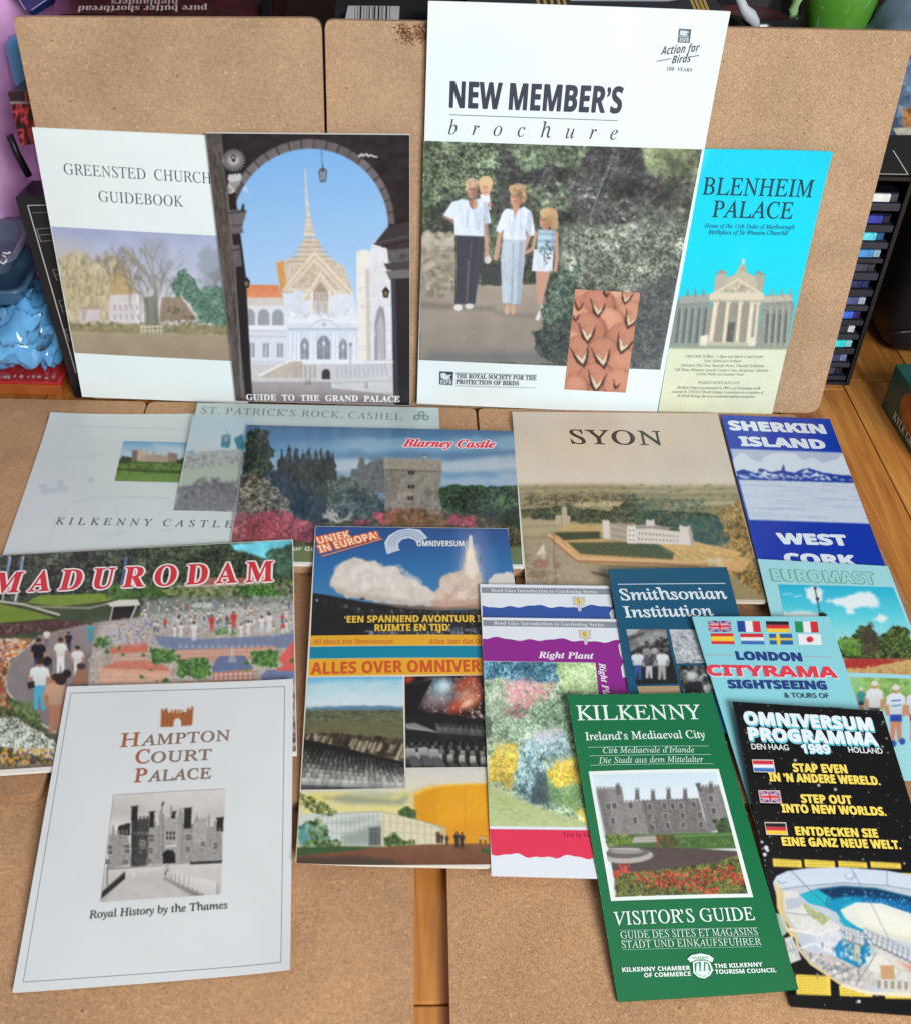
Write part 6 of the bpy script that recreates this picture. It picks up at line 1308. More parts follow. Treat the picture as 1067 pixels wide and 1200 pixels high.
    cv.poly([(520, 360), (700, 372), (930, 360), (1000, 350), (990, 400), (760, 410), (600, 412), (540, 395)], (112, 124, 154), tex=.12, ts=8)
    for x in range(600, 930, 22): cv.poly([(x, 402), (x + 9, 388), (x + 18, 402)], (150, 156, 176))
    cv.poly([(590, 410), (930, 396), (936, 430), (780, 450), (600, 440)], (196, 142, 122), tex=.12, ts=6); cv.wins([(600, 412), (930, 400), (930, 430), (600, 436)], 28, 2, .45, .4, (226, 206, 190), a=.7)
    cv.poly([(340, 470), (400, 446), (530, 446), (580, 480), (570, 525), (330, 525)], (212, 160, 134), tex=.1, ts=8); cv.poly([(340, 470), (400, 446), (530, 446), (580, 480)], (196, 116, 92), tex=.15, ts=7); cv.wins([(340, 484), (576, 486), (570, 520), (334, 520)], 18, 2, .4, .5, (216, 190, 170), a=.8)
    cv.poly([(370, 400), (440, 380), (500, 380), (500, 420), (380, 428)], (200, 104, 84), tex=.15, ts=7); cv.poly([(380, 420), (500, 414), (500, 446), (380, 448)], (190, 150, 130)); cv.wins([(384, 424), (498, 418), (498, 442), (384, 446)], 11, 2, .4, .5, (226, 210, 196), a=.8)
    cv.poly([(715, 470), (740, 430), (826, 428), (856, 470), (840, 480), (720, 486)], (92, 108, 142), tex=.1, ts=7); cv.poly([(722, 484), (856, 474), (860, 516), (716, 516)], (182, 122, 104), tex=.1, ts=6); cv.wins([(724, 488), (854, 480), (856, 512), (720, 514)], 8, 2, .5, .5, (226, 222, 214), a=.85); cv.poly([(770, 440), (784, 424), (800, 438), (800, 450), (772, 452)], (150, 150, 166)); cv.rect(780, 405, 788, 430, (196, 190, 186))
    cv.poly([(880, 500), (900, 478), (1000, 470), (1010, 520), (890, 520)], (104, 118, 156), tex=.12); cv.poly([(940, 440), (990, 380), (1012, 380), (1015, 470), (980, 480)], (214, 92, 84), tex=.08); cv.poly([(930, 480), (1010, 420), (1012, 480)], (206, 90, 84))
    for P, n in (([(600, 440), (700, 436), (716, 490), (690, 505), (600, 500)], 220), ([(500, 400), (590, 410), (600, 450), (520, 460)], 120), ([(850, 410), (940, 410), (940, 470), (850, 460)], 120), ([(320, 370), (390, 360), (380, 400), (320, 395)], 90), ([(730, 330), (800, 330), (800, 360), (730, 360)], 60), ([(800, 190), (920, 186), (960, 230), (820, 235)], 160)):
        cv.leaf(P, [(30, 54, 30), (52, 92, 42), (80, 128, 56), (116, 160, 80)], 7, rough=10, rs=14, ft=3, seed=n, k=2.6)
    cv.leaf([(480, 235), (1000, 225), (1005, 350), (480, 340)], [(90, 104, 86), (150, 156, 150), (186, 184, 180), (224, 224, 222), (160, 174, 196)], 6, a=.6, rough=14, ft=8, seed=21, k=2.8)
    for k in range(78):
        x = g.uniform(470, 990); y = g.gauss(296 + (x - 700) * .03, 34); y = min(max(y, 235), 366)
        h = 13 + (y - 230) * .20; t = g.choice([(236, 236, 236), (226, 230, 236), (196, 204, 216), (210, 60, 54), (120, 150, 196), (226, 214, 186), (60, 70, 90), (236, 236, 236), (230, 226, 220)]); cv.man(x, y, h, t, g.choice([(220, 220, 220), (60, 80, 130), (160, 150, 140), (90, 90, 100), (140, 170, 206)]), wd=1.1)
    cv.leaf([(350, 330), (500, 300), (520, 390), (370, 400)], [(130, 138, 150), (170, 176, 190), (214, 214, 214), (186, 164, 150)], 6, a=.6, rough=10, ft=6, seed=4, k=2.8)
    for k in range(34): x = g.uniform(380, 520); cv.man(x, g.uniform(325, 390), g.uniform(18, 30), g.choice([(236, 236, 236), (200, 210, 226), (226, 214, 196), (140, 160, 196)]), g.choice([(200, 204, 212), (110, 130, 170), (180, 150, 130)]), wd=1.2)
    for (x, y, h) in ((716, 345, 54), (790, 335, 56)): cv.man(x, y, h, (206, 54, 46), (206, 60, 50), wd=1.15)
    for (x, y, h) in ((612, 368, 50), (656, 378, 64), (840, 360, 50), (910, 350, 66), (885, 352, 58), (815, 366, 46)): cv.man(x, y, h, (232, 232, 234), (212, 214, 222), wd=1.2)
    for k in range(12): cv.poly([(610 + 18 * k, 524), (618 + 18 * k, 506), (630 + 18 * k, 524)], (190, 150, 120))
    for k in range(16): x, y = g.uniform(320, 990), g.uniform(400, 524); q = g.uniform(6, 14); cv.leaf([(x - q, y), (x, y - q), (x + q, y), (x, y + q * .6)], [(36, 62, 34), (70, 112, 52), (110, 150, 80)], 5, rough=5, rs=8, seed=k)
    cv.poly([(300, 300), (1010, 240), (1010, 530), (300, 530)], (224, 216, 210), a=.08, ft=20)
    # visitors on the path
    for a in ((306, 384, 66, (70, 170, 186), (60, 150, 170)), (158, 400, 62, (228, 228, 226), (120, 110, 110)), (205, 398, 66, (150, 140, 120), (96, 100, 110)), (232, 416, 68, (40, 44, 52), (60, 60, 74)), (205, 486, 116, (236, 236, 232), (230, 230, 226)), (262, 506, 110, (232, 228, 226), (226, 222, 218)), (130, 502, 132, (34, 34, 40), (60, 80, 140))): cv.man(*a, wd=1.12)
    cv.poly([(262, 470), (300, 478), (298, 525), (236, 530)], (150, 110, 90)); cv.ell(226, 490, 15, 15, (44, 36, 34)); cv.ell(274, 464, 15, 11, (70, 54, 46)); cv.ell(160, 470, 18, 30, (70, 66, 68), a=.5)
    cv.ell(158, 578, 34, 14, (96, 88, 90), a=.7); cv.man(134, 612, 172, (234, 236, 238), (80, 170, 200), wd=1.15); cv.poly([(92, 520), (116, 514), (118, 536), (96, 542)], (44, 40, 44)); cv.ell(160, 447, 16, 15, (40, 32, 30))
    cv.man(188, 692, 200, (206, 164, 136), (176, 120, 92), skin=(186, 122, 92), wd=1.1); cv.ell(206, 508, 20, 20, (50, 40, 36))
    cv.poly([(-470, 838), (180, 790), (700, 740), (1020, 735), (1020, 870), (-470, 870)], (110, 100, 92), a=.8, rough=6)
    cv.dabs([(985, 560), (1012, 560), (1012, 720), (985, 720)], 60, 3, 7, [(60, 50, 46), (150, 96, 84), (196, 186, 180), (84, 76, 70)], a=.7)
    s.picture(cv, [(-178, 100), (988, 37), (1001, 752), (-440, 842)])
    s.text(R, 'MADURODAM', 'b', (-34, 218), (922, 176), 72, (236, 226, 226), 'title_outline', sp=1.6, fat=.085, slant=.05); s.text(R, 'MADURODAM', 'b', (-34, 218), (922, 176), 72, (210, 52, 60), 'title', sp=1.6, fat=.015, slant=.05)
madurodam()

def omniversum():
    R3_ = Reg(340, 610, 3.81); R = Reg(340, 750, 4.104)
    s = Sheet('booklet', 'tall booklet with rocket launch above, theatre seats and yellow drum building below', 'booklet',
              flats([(369.4, 616.6), (594.8, 619.2), (634, 1018), (346.6, 1012.5)], (25, 24, 17.5, 17.5)), .0018, (222, 216, 204), .3, soft_curl(.0008, bl=.003), pages=(226, 222, 212))
    cv = Cv(R3_, (60, 10, 1080, 540), (40, 90, 150))
    cv.grad([(0, (40, 76, 136)), (.5, (44, 108, 166)), (1, (70, 130, 176))], (0, 30), (0, 370))
    cv.poly([(760, 60), (850, 40), (900, 200), (880, 300), (740, 300)], (150, 150, 186), a=.55, ft=45); cv.poly([(780, 120), (830, 120), (860, 300), (740, 300)], (240, 214, 190), a=.6, ft=22)
    CL = (216, 206, 196)
    cloud = [(180, 265), (205, 215), (240, 180), (290, 165), (340, 178), (385, 184), (420, 205), (470, 200), (490, 240), (545, 262), (600, 290), (640, 320), (700, 345), (700, 385), (520, 380), (380, 362), (260, 345), (205, 320), (182, 295)]
    cv.poly(cloud, CL, rough=10, rs=18, ft=3); cv.mottle(.10, 26, 5, pts=cloud); cv.poly([(190, 290), (260, 320), (420, 345), (640, 375), (600, 385), (300, 352), (210, 322)], (150, 136, 128), a=.45, ft=14); cv.dabs([(200, 200), (480, 200), (620, 310), (250, 300)], 140, 8, 24, [(232, 226, 218), (206, 194, 184), (240, 234, 226)], a=.3)
    c2 = [(640, 330), (668, 300), (665, 270), (690, 240), (740, 232), (772, 215), (786, 150), (800, 110), (818, 120), (830, 180), (852, 260), (860, 330), (850, 390), (720, 390), (640, 370)]
    cv.poly(c2, (214, 190, 172), rough=8, rs=14, ft=3); cv.mottle(.12, 22, 8, pts=c2); cv.poly([(790, 120), (812, 116), (836, 230), (812, 260), (776, 240)], (240, 230, 216), a=.8, ft=8); cv.dabs([(680, 260), (760, 240), (780, 340), (660, 350)], 60, 8, 20, [(232, 214, 200), (196, 168, 150), (222, 200, 184)], a=.35)
    cv.poly([(880, 270), (910, 236), (960, 232), (1080, 236), (1080, 330), (880, 300)], (214, 206, 198), rough=8, rs=14)
    cv.poly([(796, 72), (803, 62), (812, 74), (815, 124), (806, 132), (794, 122)], (226, 222, 218)); cv.poly([(783, 92), (792, 86), (794, 128), (780, 128)], (206, 206, 210)); cv.line([(790, 90), (788, 130)], (110, 110, 120), 2); cv.ell(800, 150, 14, 24, (250, 236, 210), a=.8, ft=8); cv.line([(845, 160), (850, 190)], (120, 70, 60), 4)
    cv.poly([(60, 318), (180, 336), (330, 364), (500, 386), (640, 400), (760, 402), (1080, 380), (1080, 530), (60, 530)], (36, 36, 38), tex=.25, ts=14)
    cv.poly([(330, 362), (520, 380), (700, 386), (860, 372), (860, 398), (640, 402), (480, 388)], (110, 100, 92), rough=4, tex=.2, ts=8); cv.poly([(620, 360), (860, 350), (860, 392), (640, 392)], (190, 150, 130), a=.7, rough=6, ft=6)
    cv.dabs([(100, 345), (300, 380), (500, 400), (850, 405), (850, 425), (300, 410)], 60, 2, 5, [(170, 160, 150), (90, 86, 80), (206, 200, 196)], a=.7, asp=.6); cv.dabs([(330, 420), (760, 425), (850, 480), (850, 518), (420, 518)], 300, 2, 5, [(120, 140, 176), (90, 84, 80), (176, 180, 190), (60, 60, 66), (150, 110, 90)], a=.65, asp=.6)
    cv.dabs([(330, 490), (850, 480), (850, 518), (330, 518)], 160, 2, 6, [(150, 170, 206), (206, 206, 210), (100, 110, 140)], a=.7, asp=.6); cv.ell(322, 350, 12, 4, (40, 36, 36)); cv.ell(120, 357, 5, 4, (220, 220, 216))
    s.picture(cv, [(114, 27), (969, 37), (1034, 521), (92, 519)])
    YE, OR = (226, 168, 46), (206, 84, 44)
    def band(y0l, y0r, y1l, y1r, col, nm): s.shape(R, [[(97 - (y0l) * .048, y0l), (1040 + y0r * .11, y0r), (1040 + y1r * .11, y1r), (97 - (y1l) * .048, y1l)]], col, nm)
    band(-20, -24, 32, 28, YE, 'yellow_band'); band(34, 30, 91, 87, (16, 130, 160), 'teal_band'); band(93, 89, 176, 168, YE, 'yellow_band')
    s.text(R3_, 'All about the Omniversum', 'sb', (104, 552), (458, 552), 21, (196, 96, 46), 'subtitle'); s.text(R3_, 'Alles über das Omniversum', 'sb', (620, 552), (1010, 549), 21, (196, 96, 46), 'subtitle')
    s.text(R, 'ALLES OVER OMNIVERSUM', 'sb', (100, 166), (1075, 152), 56, OR, 'title', fat=.02)
    # theatre seats below a canyon
    def seats(c, Q, rows_, n0, seed, dark=1.0):
        gg = random.Random(seed)
        for j in range(rows_):
            v = (j + .5) / rows_; v = v ** 1.35; n = n0 - int(j * n0 * .45 / rows_)
            for i in range(n + 1):
                u = (i + .5 * (j % 2)) / n; x = (Q[0][0] * (1 - u) + Q[1][0] * u) * (1 - v) + (Q[3][0] * (1 - u) + Q[2][0] * u) * v; y = (Q[0][1] * (1 - u) + Q[1][1] * u) * (1 - v) + (Q[3][1] * (1 - u) + Q[2][1] * u) * v
                k = 7 + 17 * v; l = (52 + 128 * v + gg.uniform(-24, 24)) * dark
                c.poly([(x - k * .8, y + k * .5), (x + k * .7, y + k * .4), (x + k * 1.5, y + k * 1.7), (x - k * .1, y + k * 1.9)], (l * .42, l * .42, l * .42), rough=1, rs=5)
                c.poly([(x - k * .75, y - k), (x + k * .55, y - k), (x + k * .75, y + k * .5), (x - k * .8, y + k * .55)], (l * 1.15, l * 1.14, l * 1.1), rough=1.5, rs=5, g=(l * .75, l * .75, l * .73)); c.line([(x + k * .7, y - k * .8), (x + k * .9, y + k * .6)], (20, 20, 20), k * .25, .8)
    cv = Cv(R, (40, 165, 560, 730), (90, 90, 80))
    cv.grad([(0, (110, 180, 214)), (.12, (150, 200, 216)), (.24, (206, 220, 222)), (.28, (170, 190, 200)), (.30, (110, 124, 122)), (.5, (96, 98, 76)), (1, (80, 74, 58))], (0, 178), (0, 720))
    for k in range(5): cv.poly([(60, 215 + 16 * k), (240, 200 + 20 * k), (560, 190 + 22 * k), (560, 215 + 20 * k), (240, 225 + 20 * k), (60, 235 + 14 * k)], (216, 228, 230), a=.5, rough=12, rs=34, ft=9, seed=k)
    cv.poly([(80, 328), (200, 322), (330, 318), (440, 318), (545, 324), (545, 345), (80, 345)], (96, 130, 156), rough=4); cv.leaf([(60, 338), (560, 338), (560, 480), (60, 470)], [(52, 60, 50), (80, 88, 66), (106, 108, 78), (134, 130, 96)], 11, ft=4, k=2.4, flat=.35); cv.dabs([(80, 345), (545, 345), (545, 430), (80, 430)], 60, 3, 8, [(72, 84, 66), (104, 110, 84), (60, 70, 60), (120, 118, 92)], a=.45, asp=.35, rot=0)
    cv.poly([(80, 400), (250, 385), (545, 400), (545, 470), (330, 465), (80, 450)], (108, 104, 72), a=.7, rough=10, ft=8)
    cyn = [(76, 455), (200, 445), (330, 460), (480, 470), (545, 480), (545, 580), (430, 560), (250, 520), (70, 480)]
    cv.leaf(cyn, [(36, 32, 28), (66, 58, 46), (104, 92, 72)], 12, rough=8, rs=16, flat=2)
    gq = random.Random(14)
    for k in range(34):
        x = 90 + 14 * k + gq.uniform(-6, 6); y = 452 + k * 1.6 + gq.uniform(-4, 10); h = gq.uniform(26, 60) * (.6 + k / 40)
        cv.poly([(x, y), (x + gq.uniform(6, 14), y + 2), (x - h * .35 + gq.uniform(4, 10), y + h), (x - h * .5, y + h)], gq.choice([(186, 172, 144), (150, 134, 110), (206, 192, 162), (60, 52, 44), (44, 38, 34)]), a=.75, rough=4, rs=10, ft=4)
    cv.poly([(50, 470), (70, 478), (230, 512), (430, 562), (560, 590), (560, 730), (40, 730)], (30, 29, 28))
    seats(cv, [(60, 510), (560, 610), (560, 720), (40, 700)], 9, 26, 4)
    s.picture(cv, [(86, 182), (541, 178), (551, 713), (52, 722)])
    cv = Cv(R, (540, 160, 1140, 630), (24, 22, 24))
    cv.poly([(640, 175), (930, 170), (1140, 170), (1140, 430), (900, 400), (640, 350)], (52, 34, 34), tex=.3, ts=20); cv.ell(725, 230, 60, 48, (130, 186, 206), a=.75, ft=30); cv.ell(740, 222, 30, 26, (220, 236, 240), a=.8, ft=16); cv.ell(710, 290, 80, 40, (206, 196, 190), a=.5, ft=30)
    for (x, y, a_, b_, c) in ((840, 210, 60, 30, (196, 96, 70)), (870, 290, 60, 34, (226, 130, 90)), (800, 320, 50, 26, (206, 84, 56)), (840, 260, 40, 20, (236, 170, 140)), (890, 220, 24, 40, (190, 90, 60))): cv.ell(x, y, a_, b_, c, a=.75, rot=-.6, ft=16)
    cv.ell(850, 305, 30, 13, (250, 210, 180), a=.8, rot=-.6, ft=9)
    cv.dabs([(640, 180), (1140, 180), (1140, 400), (900, 400), (640, 340)], 330, 1, 3.2, [(250, 240, 236), (240, 206, 196), (206, 220, 236)], a=.9); cv.dabs([(860, 320), (1140, 320), (1140, 410), (880, 400)], 120, 1.5, 4, [(250, 244, 240), (236, 220, 210)], a=.9)
    cv.poly([(545, 178), (580, 174), (600, 190), (560, 215)], (206, 70, 60), a=.8, ft=8); cv.poly([(580, 210), (690, 190), (672, 220), (640, 280), (618, 330), (625, 350), (640, 380), (545, 390), (548, 215)], (30, 29, 30)); cv.line([(580, 210), (690, 190), (650, 260), (618, 330)], (110, 104, 100), 3, .7)
    cv.poly([(540, 380), (700, 350), (1140, 420), (1140, 630), (540, 630)], (34, 33, 34)); cv.poly([(550, 405), (600, 400), (712, 445), (560, 430)], (130, 130, 126)); cv.line([(560, 420), (700, 445)], (176, 176, 172), 3)
    seats(cv, [(720, 385), (1140, 420), (1140, 480), (700, 450)], 4, 20, 3, .55); seats(cv, [(570, 490), (1140, 470), (1140, 620), (560, 570)], 5, 16, 7, .95)
    for (x, y) in ((580, 548), (640, 545), (692, 552)): cv.poly([(x - 26, y - 26), (x + 22, y - 26), (x + 26, y + 12), (x - 22, y + 14)], (170, 170, 166), rough=2, g=(130, 130, 128)); cv.poly([(x - 10, y + 14), (x + 28, y + 12), (x + 56, y + 60), (x + 6, y + 66)], (84, 84, 84))
    s.picture(cv, [(551, 178), (1062, 170), (1115, 612), (556, 616)])
    # drum building
    cv = Cv(R, (25, 615, 1210, 1095), (206, 200, 190))
    cv.grad([(0, (206, 202, 194)), (.22, (214, 208, 190)), (.6, (216, 206, 160)), (1, (200, 190, 150))], (0, 620), (0, 960))
    for (P, c) in (([(45, 740), (250, 735), (420, 750), (540, 730), (600, 745), (500, 780), (300, 775), (60, 790)], (222, 206, 100)), ([(160, 760), (330, 745), (480, 770), (560, 760), (540, 800), (300, 800)], (130, 140, 130)), ([(60, 800), (300, 790), (560, 800), (600, 830), (240, 840), (60, 850)], (226, 214, 130)), ([(260, 740), (420, 730), (560, 745), (420, 760)], (170, 176, 160))): cv.poly(P, c, a=.7, rough=14, rs=40, ft=14)
    cv.poly([(596, 745), (640, 715), (740, 697), (860, 692), (1000, 690), (1210, 700), (1210, 985), (700, 980), (600, 900)], (226, 160, 36), tex=.03, ts=60); cv.poly([(596, 745), (690, 710), (700, 985), (600, 930)], (206, 138, 24), a=.55, ft=30); cv.poly([(596, 745), (640, 715), (740, 697), (860, 692), (1000, 690), (1000, 697), (860, 700), (740, 706), (650, 724), (600, 750)], (236, 190, 70)); 
    for x in (692, 838): cv.line([(x, 705), (x + 6, 975)], (190, 126, 24), 3, .7)
    cv.poly([(700, 900), (960, 860), (1210, 900), (1210, 985), (700, 985)], (206, 130, 30), a=.35, ft=30)
    cv.poly([(45, 840), (300, 830), (430, 826), (440, 990), (45, 995)], (200, 206, 196)); cv.poly([(136, 850), (300, 832), (436, 826), (436, 990), (136, 990)], (206, 210, 202), tex=.05); cv.poly([(436, 826), (600, 862), (748, 905), (748, 985), (436, 992)], (216, 208, 176), tex=.04)
    cv.poly([(250, 940), (436, 880), (436, 990), (250, 990)], (130, 140, 132), a=.7, ft=18); cv.poly([(380, 905), (436, 900), (436, 990), (380, 990)], (70, 82, 78), a=.8, ft=5); cv.poly([(200, 880), (330, 850), (430, 850), (300, 900)], (150, 160, 156), a=.5, ft=14)
    for k in range(14): x = 136 + 22 * k; cv.line([(x, 852 - k * 1.8), (x, 990)], (130, 136, 130), 2.2, .7)
    for k in range(9): x = 450 + 33 * k; cv.line([(x, 830 + k * 8.4), (x, 988)], (130, 126, 106), 2, .7)
    for y in (880, 930): cv.line([(136, y + 5), (436, y - 8)], (150, 156, 150), 2.5, .7); cv.line([(436, y - 8), (748, y + 26 - (y - 880) * .3)], (150, 146, 120), 2, .6)
    cv.line([(136, 850), (300, 832), (436, 826), (600, 862), (748, 906)], (120, 124, 116), 3, .8)
    cv.poly([(700, 925), (720, 925), (722, 978), (702, 978)], (120, 70, 40)); cv.rect(722, 905, 748, 978, (196, 180, 140))
    lf = [(70, 90, 50), (96, 124, 66), (54, 70, 44), (130, 150, 90)]
    cv.dabs([(60, 890), (140, 860), (180, 900), (190, 990), (50, 1000)], 320, 4, 12, lf + [(110, 160, 150), (150, 180, 150)], a=.7); cv.dabs([(45, 900), (90, 890), (80, 970), (45, 980)], 120, 4, 10, [(90, 150, 150), (120, 170, 160), (70, 120, 110)], a=.6); cv.dabs([(455, 960), (500, 930), (545, 970), (540, 990), (460, 992)], 150, 4, 9, lf, a=.75); cv.dabs([(545, 970), (600, 965), (600, 990), (545, 990)], 50, 3, 7, lf, a=.7); cv.dabs([(525, 830), (560, 806), (600, 830), (600, 858), (530, 840)], 130, 4, 10, [(60, 84, 50), (84, 104, 60)], a=.8); cv.dabs([(120, 970), (240, 965), (240, 1000), (120, 1000)], 90, 4, 9, lf, a=.7)
    tl = [(46, 740), (110, 760), (190, 800), (240, 830), (180, 850), (110, 830), (50, 790)]
    cv.dabs(tl, 200, 3, 8, [(44, 60, 34), (70, 90, 40), (100, 116, 50)], a=.75, asp=.5); cv.line([(40, 760), (90, 780), (150, 830), (200, 845)], (70, 60, 40), 3, .8)
    cv.poly([(30, 1000), (240, 994), (460, 998), (380, 1010), (200, 1035), (30, 1050)], (58, 84, 48), tex=.12, ts=14, ft=4); cv.poly([(30, 1040), (250, 1020), (420, 1000), (640, 985), (900, 980), (1210, 990), (1210, 1095), (30, 1095)], (126, 84, 58), tex=.08, ts=26, g=(112, 72, 54)); cv.poly([(30, 1050), (280, 1040), (480, 1060), (560, 1085), (30, 1095)], (60, 56, 48), a=.75, rough=10, rs=30, ft=12)
    cv.dabs([(920, 1010), (1000, 1005), (1000, 1030), (920, 1025)], 50, 3, 8, [(50, 80, 40), (70, 96, 50)], a=.8)
    for (x, y, h) in ((716, 978, 46), (730, 980, 44), (754, 988, 48), (800, 1004, 80), (824, 1006, 78), (912, 980, 36), (936, 980, 34)): cv.man(x, y, h, (50, 46, 50) if h > 40 else (206, 190, 170), (40, 40, 48), wd=1.1)
    s.picture(cv, [(48, 731), (1128, 700), (1192, 1080), (30, 1074)])
    s.picture(cv, [(557, 622), (1116, 618), (1130, 702), (553, 730)], 'photograph_sky')
    # lettering of the rocket half
    s.shape(R3_, [[(421 + 0, 98), (440, 68), (480, 45), (530, 36), (580, 42), (614, 78), (565, 104), (556, 88), (530, 80), (500, 86), (483, 104), (485, 128), (494, 132), (432, 152), (424, 120)]], (196, 206, 218), 'emblem')
    for r in (.62, .74, .86): s.shape(R3_, [[(524 + 98 * r * math.cos(t) * 1.0, 124 - 88 * r * math.sin(t)) for t in np.linspace(.55, 3.0, 18)] + [(524 + 98 * (r + .035) * math.cos(t), 124 - 88 * (r + .035) * math.sin(t)) for t in np.linspace(3.0, .55, 18)]], (110, 144, 180), 'emblem')
    s.text(R3_, 'OMNIVERSUM', 'sb', (566, 116), (776, 116), 24, (226, 228, 230), 'emblem_lettering', fat=.02)
    for (t, a, b, h) in (('UNIEK', (128, 106), (270, 76), 31), ('IN EUROPA!', (136, 146), (396, 80), 33)): s.text(R3_, t, 'sb', a, b, h, (226, 110, 50), 'slogan_outline', fat=.17); s.text(R3_, t, 'sb', a, b, h, (250, 226, 200), 'slogan', fat=.0)
    s.rule(R3_, (140, 163), (412, 84), 5, (230, 140, 80))
    s.text(R3_, '‘EEN SPANNEND AVONTUUR IN', 'sb', (243, 459), (880, 456), 30, (226, 186, 70), 'slogan', fat=.025); s.text(R3_, 'RUIMTE EN TIJD’', 'sb', (378, 497), (714, 495), 30, (226, 186, 70), 'slogan', fat=.025)
omniversum()

def strip(P, Q0, Q1):
    """quads between a wavy edge P and the straight edge Q0 -> Q1"""
    n = len(P) - 1; Q = [(Q0[0] + (Q1[0] - Q0[0]) * k / n, Q0[1] + (Q1[1] - Q0[1]) * k / n) for k in range(n + 1)]
    return [[P[k], P[k + 1], Q[k + 1], Q[k]] for k in range(n)]
def wave_pts(x0, y0, x1, y1, amp, n, seed):
    g = random.Random(seed); P = []; ph = g.uniform(0, 6)
    for k in range(n + 1):
        t = k / n; P.append((x0 + (x1 - x0) * t, y0 + (y1 - y0) * t + amp * (.6 * math.sin(t * 13 + ph) + .5 * math.sin(t * 29 + ph * 2) + .35 * math.sin(t * 51))))
    return P
def bord():
    R = Reg(550, 680, 3.333)
    GY = (136, 140, 150)
    a = Sheet('leaflet', 'white leaflet with wavy blue band, mostly hidden behind the purple one', 'leaflet',
              flats([(562, 684.5), (713.5, 686.6), (757, 992), (574, 990)], (26.2, 25.2, 18.6, 19)), .0010, (224, 228, 236), .28, soft_curl(.0003))
    a.shape(R, [[(45, 28), (547, 34), (552, 56), (48, 50)]], GY, 'grey_band'); a.text(R, 'Bord Glas Introduction to Gardening Series', 'b', (84, 46), (498, 52), 13, (216, 220, 226), 'series_line')
    a.shape(R, strip(wave_pts(49, 103, 556, 104, 6, 40, 2), (50, 150), (562, 158)), (50, 84, 160), 'blue_band'); a.shape(R, [[(545, 128), (552, 116), (562, 112), (566, 150), (552, 156)]], (224, 228, 236), 'torn_edge')
    def tagmark(s, x, y, n, c): s.shape(R, [[(x - 25, y - 18), (x + 25, y - 16), (x + 22, y + 18), (x + 12, y + 19), (x + 9, y + 40), (x - 1, y + 40), (x - 6, y + 18), (x - 22, y + 16)]], (196, 196, 192), 'number_tag'); s.shape(R, [[(x + 14 * math.cos(t), y + 13 * math.sin(t)) for t in np.linspace(0, 6.28, 20)[:-1]]], (236, 206, 120), 'number_disc'); s.text(R, n, 'b', (x - 5, y + 8), (x + 6, y + 8), 17, (120, 96, 60), 'number')
    tagmark(a, 425, 82, '5', None)
    s = Sheet('leaflet', 'white leaflet with wavy purple band, flower border photo and red foot', 'leaflet',
              flats([(564, 723.5), (722.5, 725.6), (762, 1031), (575.5, 1026)], (27.8, 27, 18.5, 18.2)), .0010, (224, 228, 236), .28, soft_curl(.0004))
    s.shape(R, [[(52, 156), (578, 163), (581, 187), (53, 179)]], GY, 'grey_band'); s.text(R, 'Bord Glas Introduction to Gardening Series', 'b', (94, 174), (524, 181), 14, (216, 220, 226), 'series_line')
    s.shape(R, strip(wave_pts(51, 228, 590, 240, 6, 44, 5), (52, 316), (606, 324)) + [[(488, 322), (606, 324), (640, 480), (497, 480)]], (142, 40, 140), 'purple_band')
    s.shape(R, [[(588, 236), (594, 236), (636, 480), (622, 480), (612, 380), (596, 380), (590, 340), (600, 320), (586, 290), (580, 256)]], (224, 228, 236), 'torn_edge')
    tagmark(s, 449, 212, '6', None)
    s.text(R, 'Right Plant', 'bi', (268, 304), (484, 308), 24, (236, 226, 238), 'title', fat=.02)
    s.text(R, 'Right Place', 'bi', (503, 324), (526, 486), 24, (236, 226, 238), 'title', fat=.02)
    cv = Cv(R, (45, 310, 560, 985), (140, 160, 130))
    g = random.Random(8)
    cv.grad([(0, (90, 140, 160)), (.1, (110, 150, 130)), (.4, (120, 144, 120)), (1, (150, 170, 120))], (0, 320), (0, 960))
    GP = [(56, 78, 64), (100, 128, 100), (140, 168, 136), (178, 200, 170), (222, 234, 210)]
    cv.leaf([(40, 380), (560, 380), (560, 985), (40, 985)], GP, 9, ft=6, k=2.6); cv.leaf([(40, 300), (350, 300), (350, 400), (40, 410)], [(24, 50, 66), (50, 94, 120), (90, 146, 170), (150, 196, 204)], 9, rough=14, ft=5, seed=3, k=2.8)
    cv.leaf([(330, 310), (560, 310), (560, 450), (360, 430)], [(90, 120, 76), (140, 166, 110), (176, 198, 144), (214, 226, 184)], 9, rough=18, ft=5, seed=4)
    cv.dabs([(50, 318), (350, 320), (340, 400), (52, 400)], 100, 3, 9, [(60, 120, 150), (40, 84, 110), (100, 160, 176), (70, 110, 110), (36, 66, 84)], a=.65, asp=.6)
    cv.dabs([(330, 320), (500, 325), (500, 440), (360, 430)], 60, 3, 9, [(150, 176, 120), (170, 190, 140), (120, 150, 100), (100, 130, 90)], a=.6, asp=.6)
    gl = [(130, 150, 124), (160, 172, 146), (104, 126, 104), (84, 108, 88), (176, 186, 160), (110, 150, 110)]
    cv.leaf([(45, 390), (150, 380), (150, 640), (45, 640)], [(56, 76, 62), (104, 124, 100), (150, 168, 142), (196, 206, 180)], 8, rough=14, ft=6, seed=6, k=2.7); cv.dabs([(55, 390), (150, 380), (150, 640), (60, 640)], 100, 3, 8, gl, a=.6, asp=.5); cv.dabs([(240, 430), (510, 420), (530, 760), (260, 640)], 160, 3, 9, [(110, 150, 110), (84, 120, 84), (140, 176, 130), (170, 196, 160), (64, 96, 70)], a=.6, asp=.5); cv.dabs([(100, 520), (320, 540), (320, 620), (80, 640)], 100, 3, 9, gl, a=.6, asp=.5)
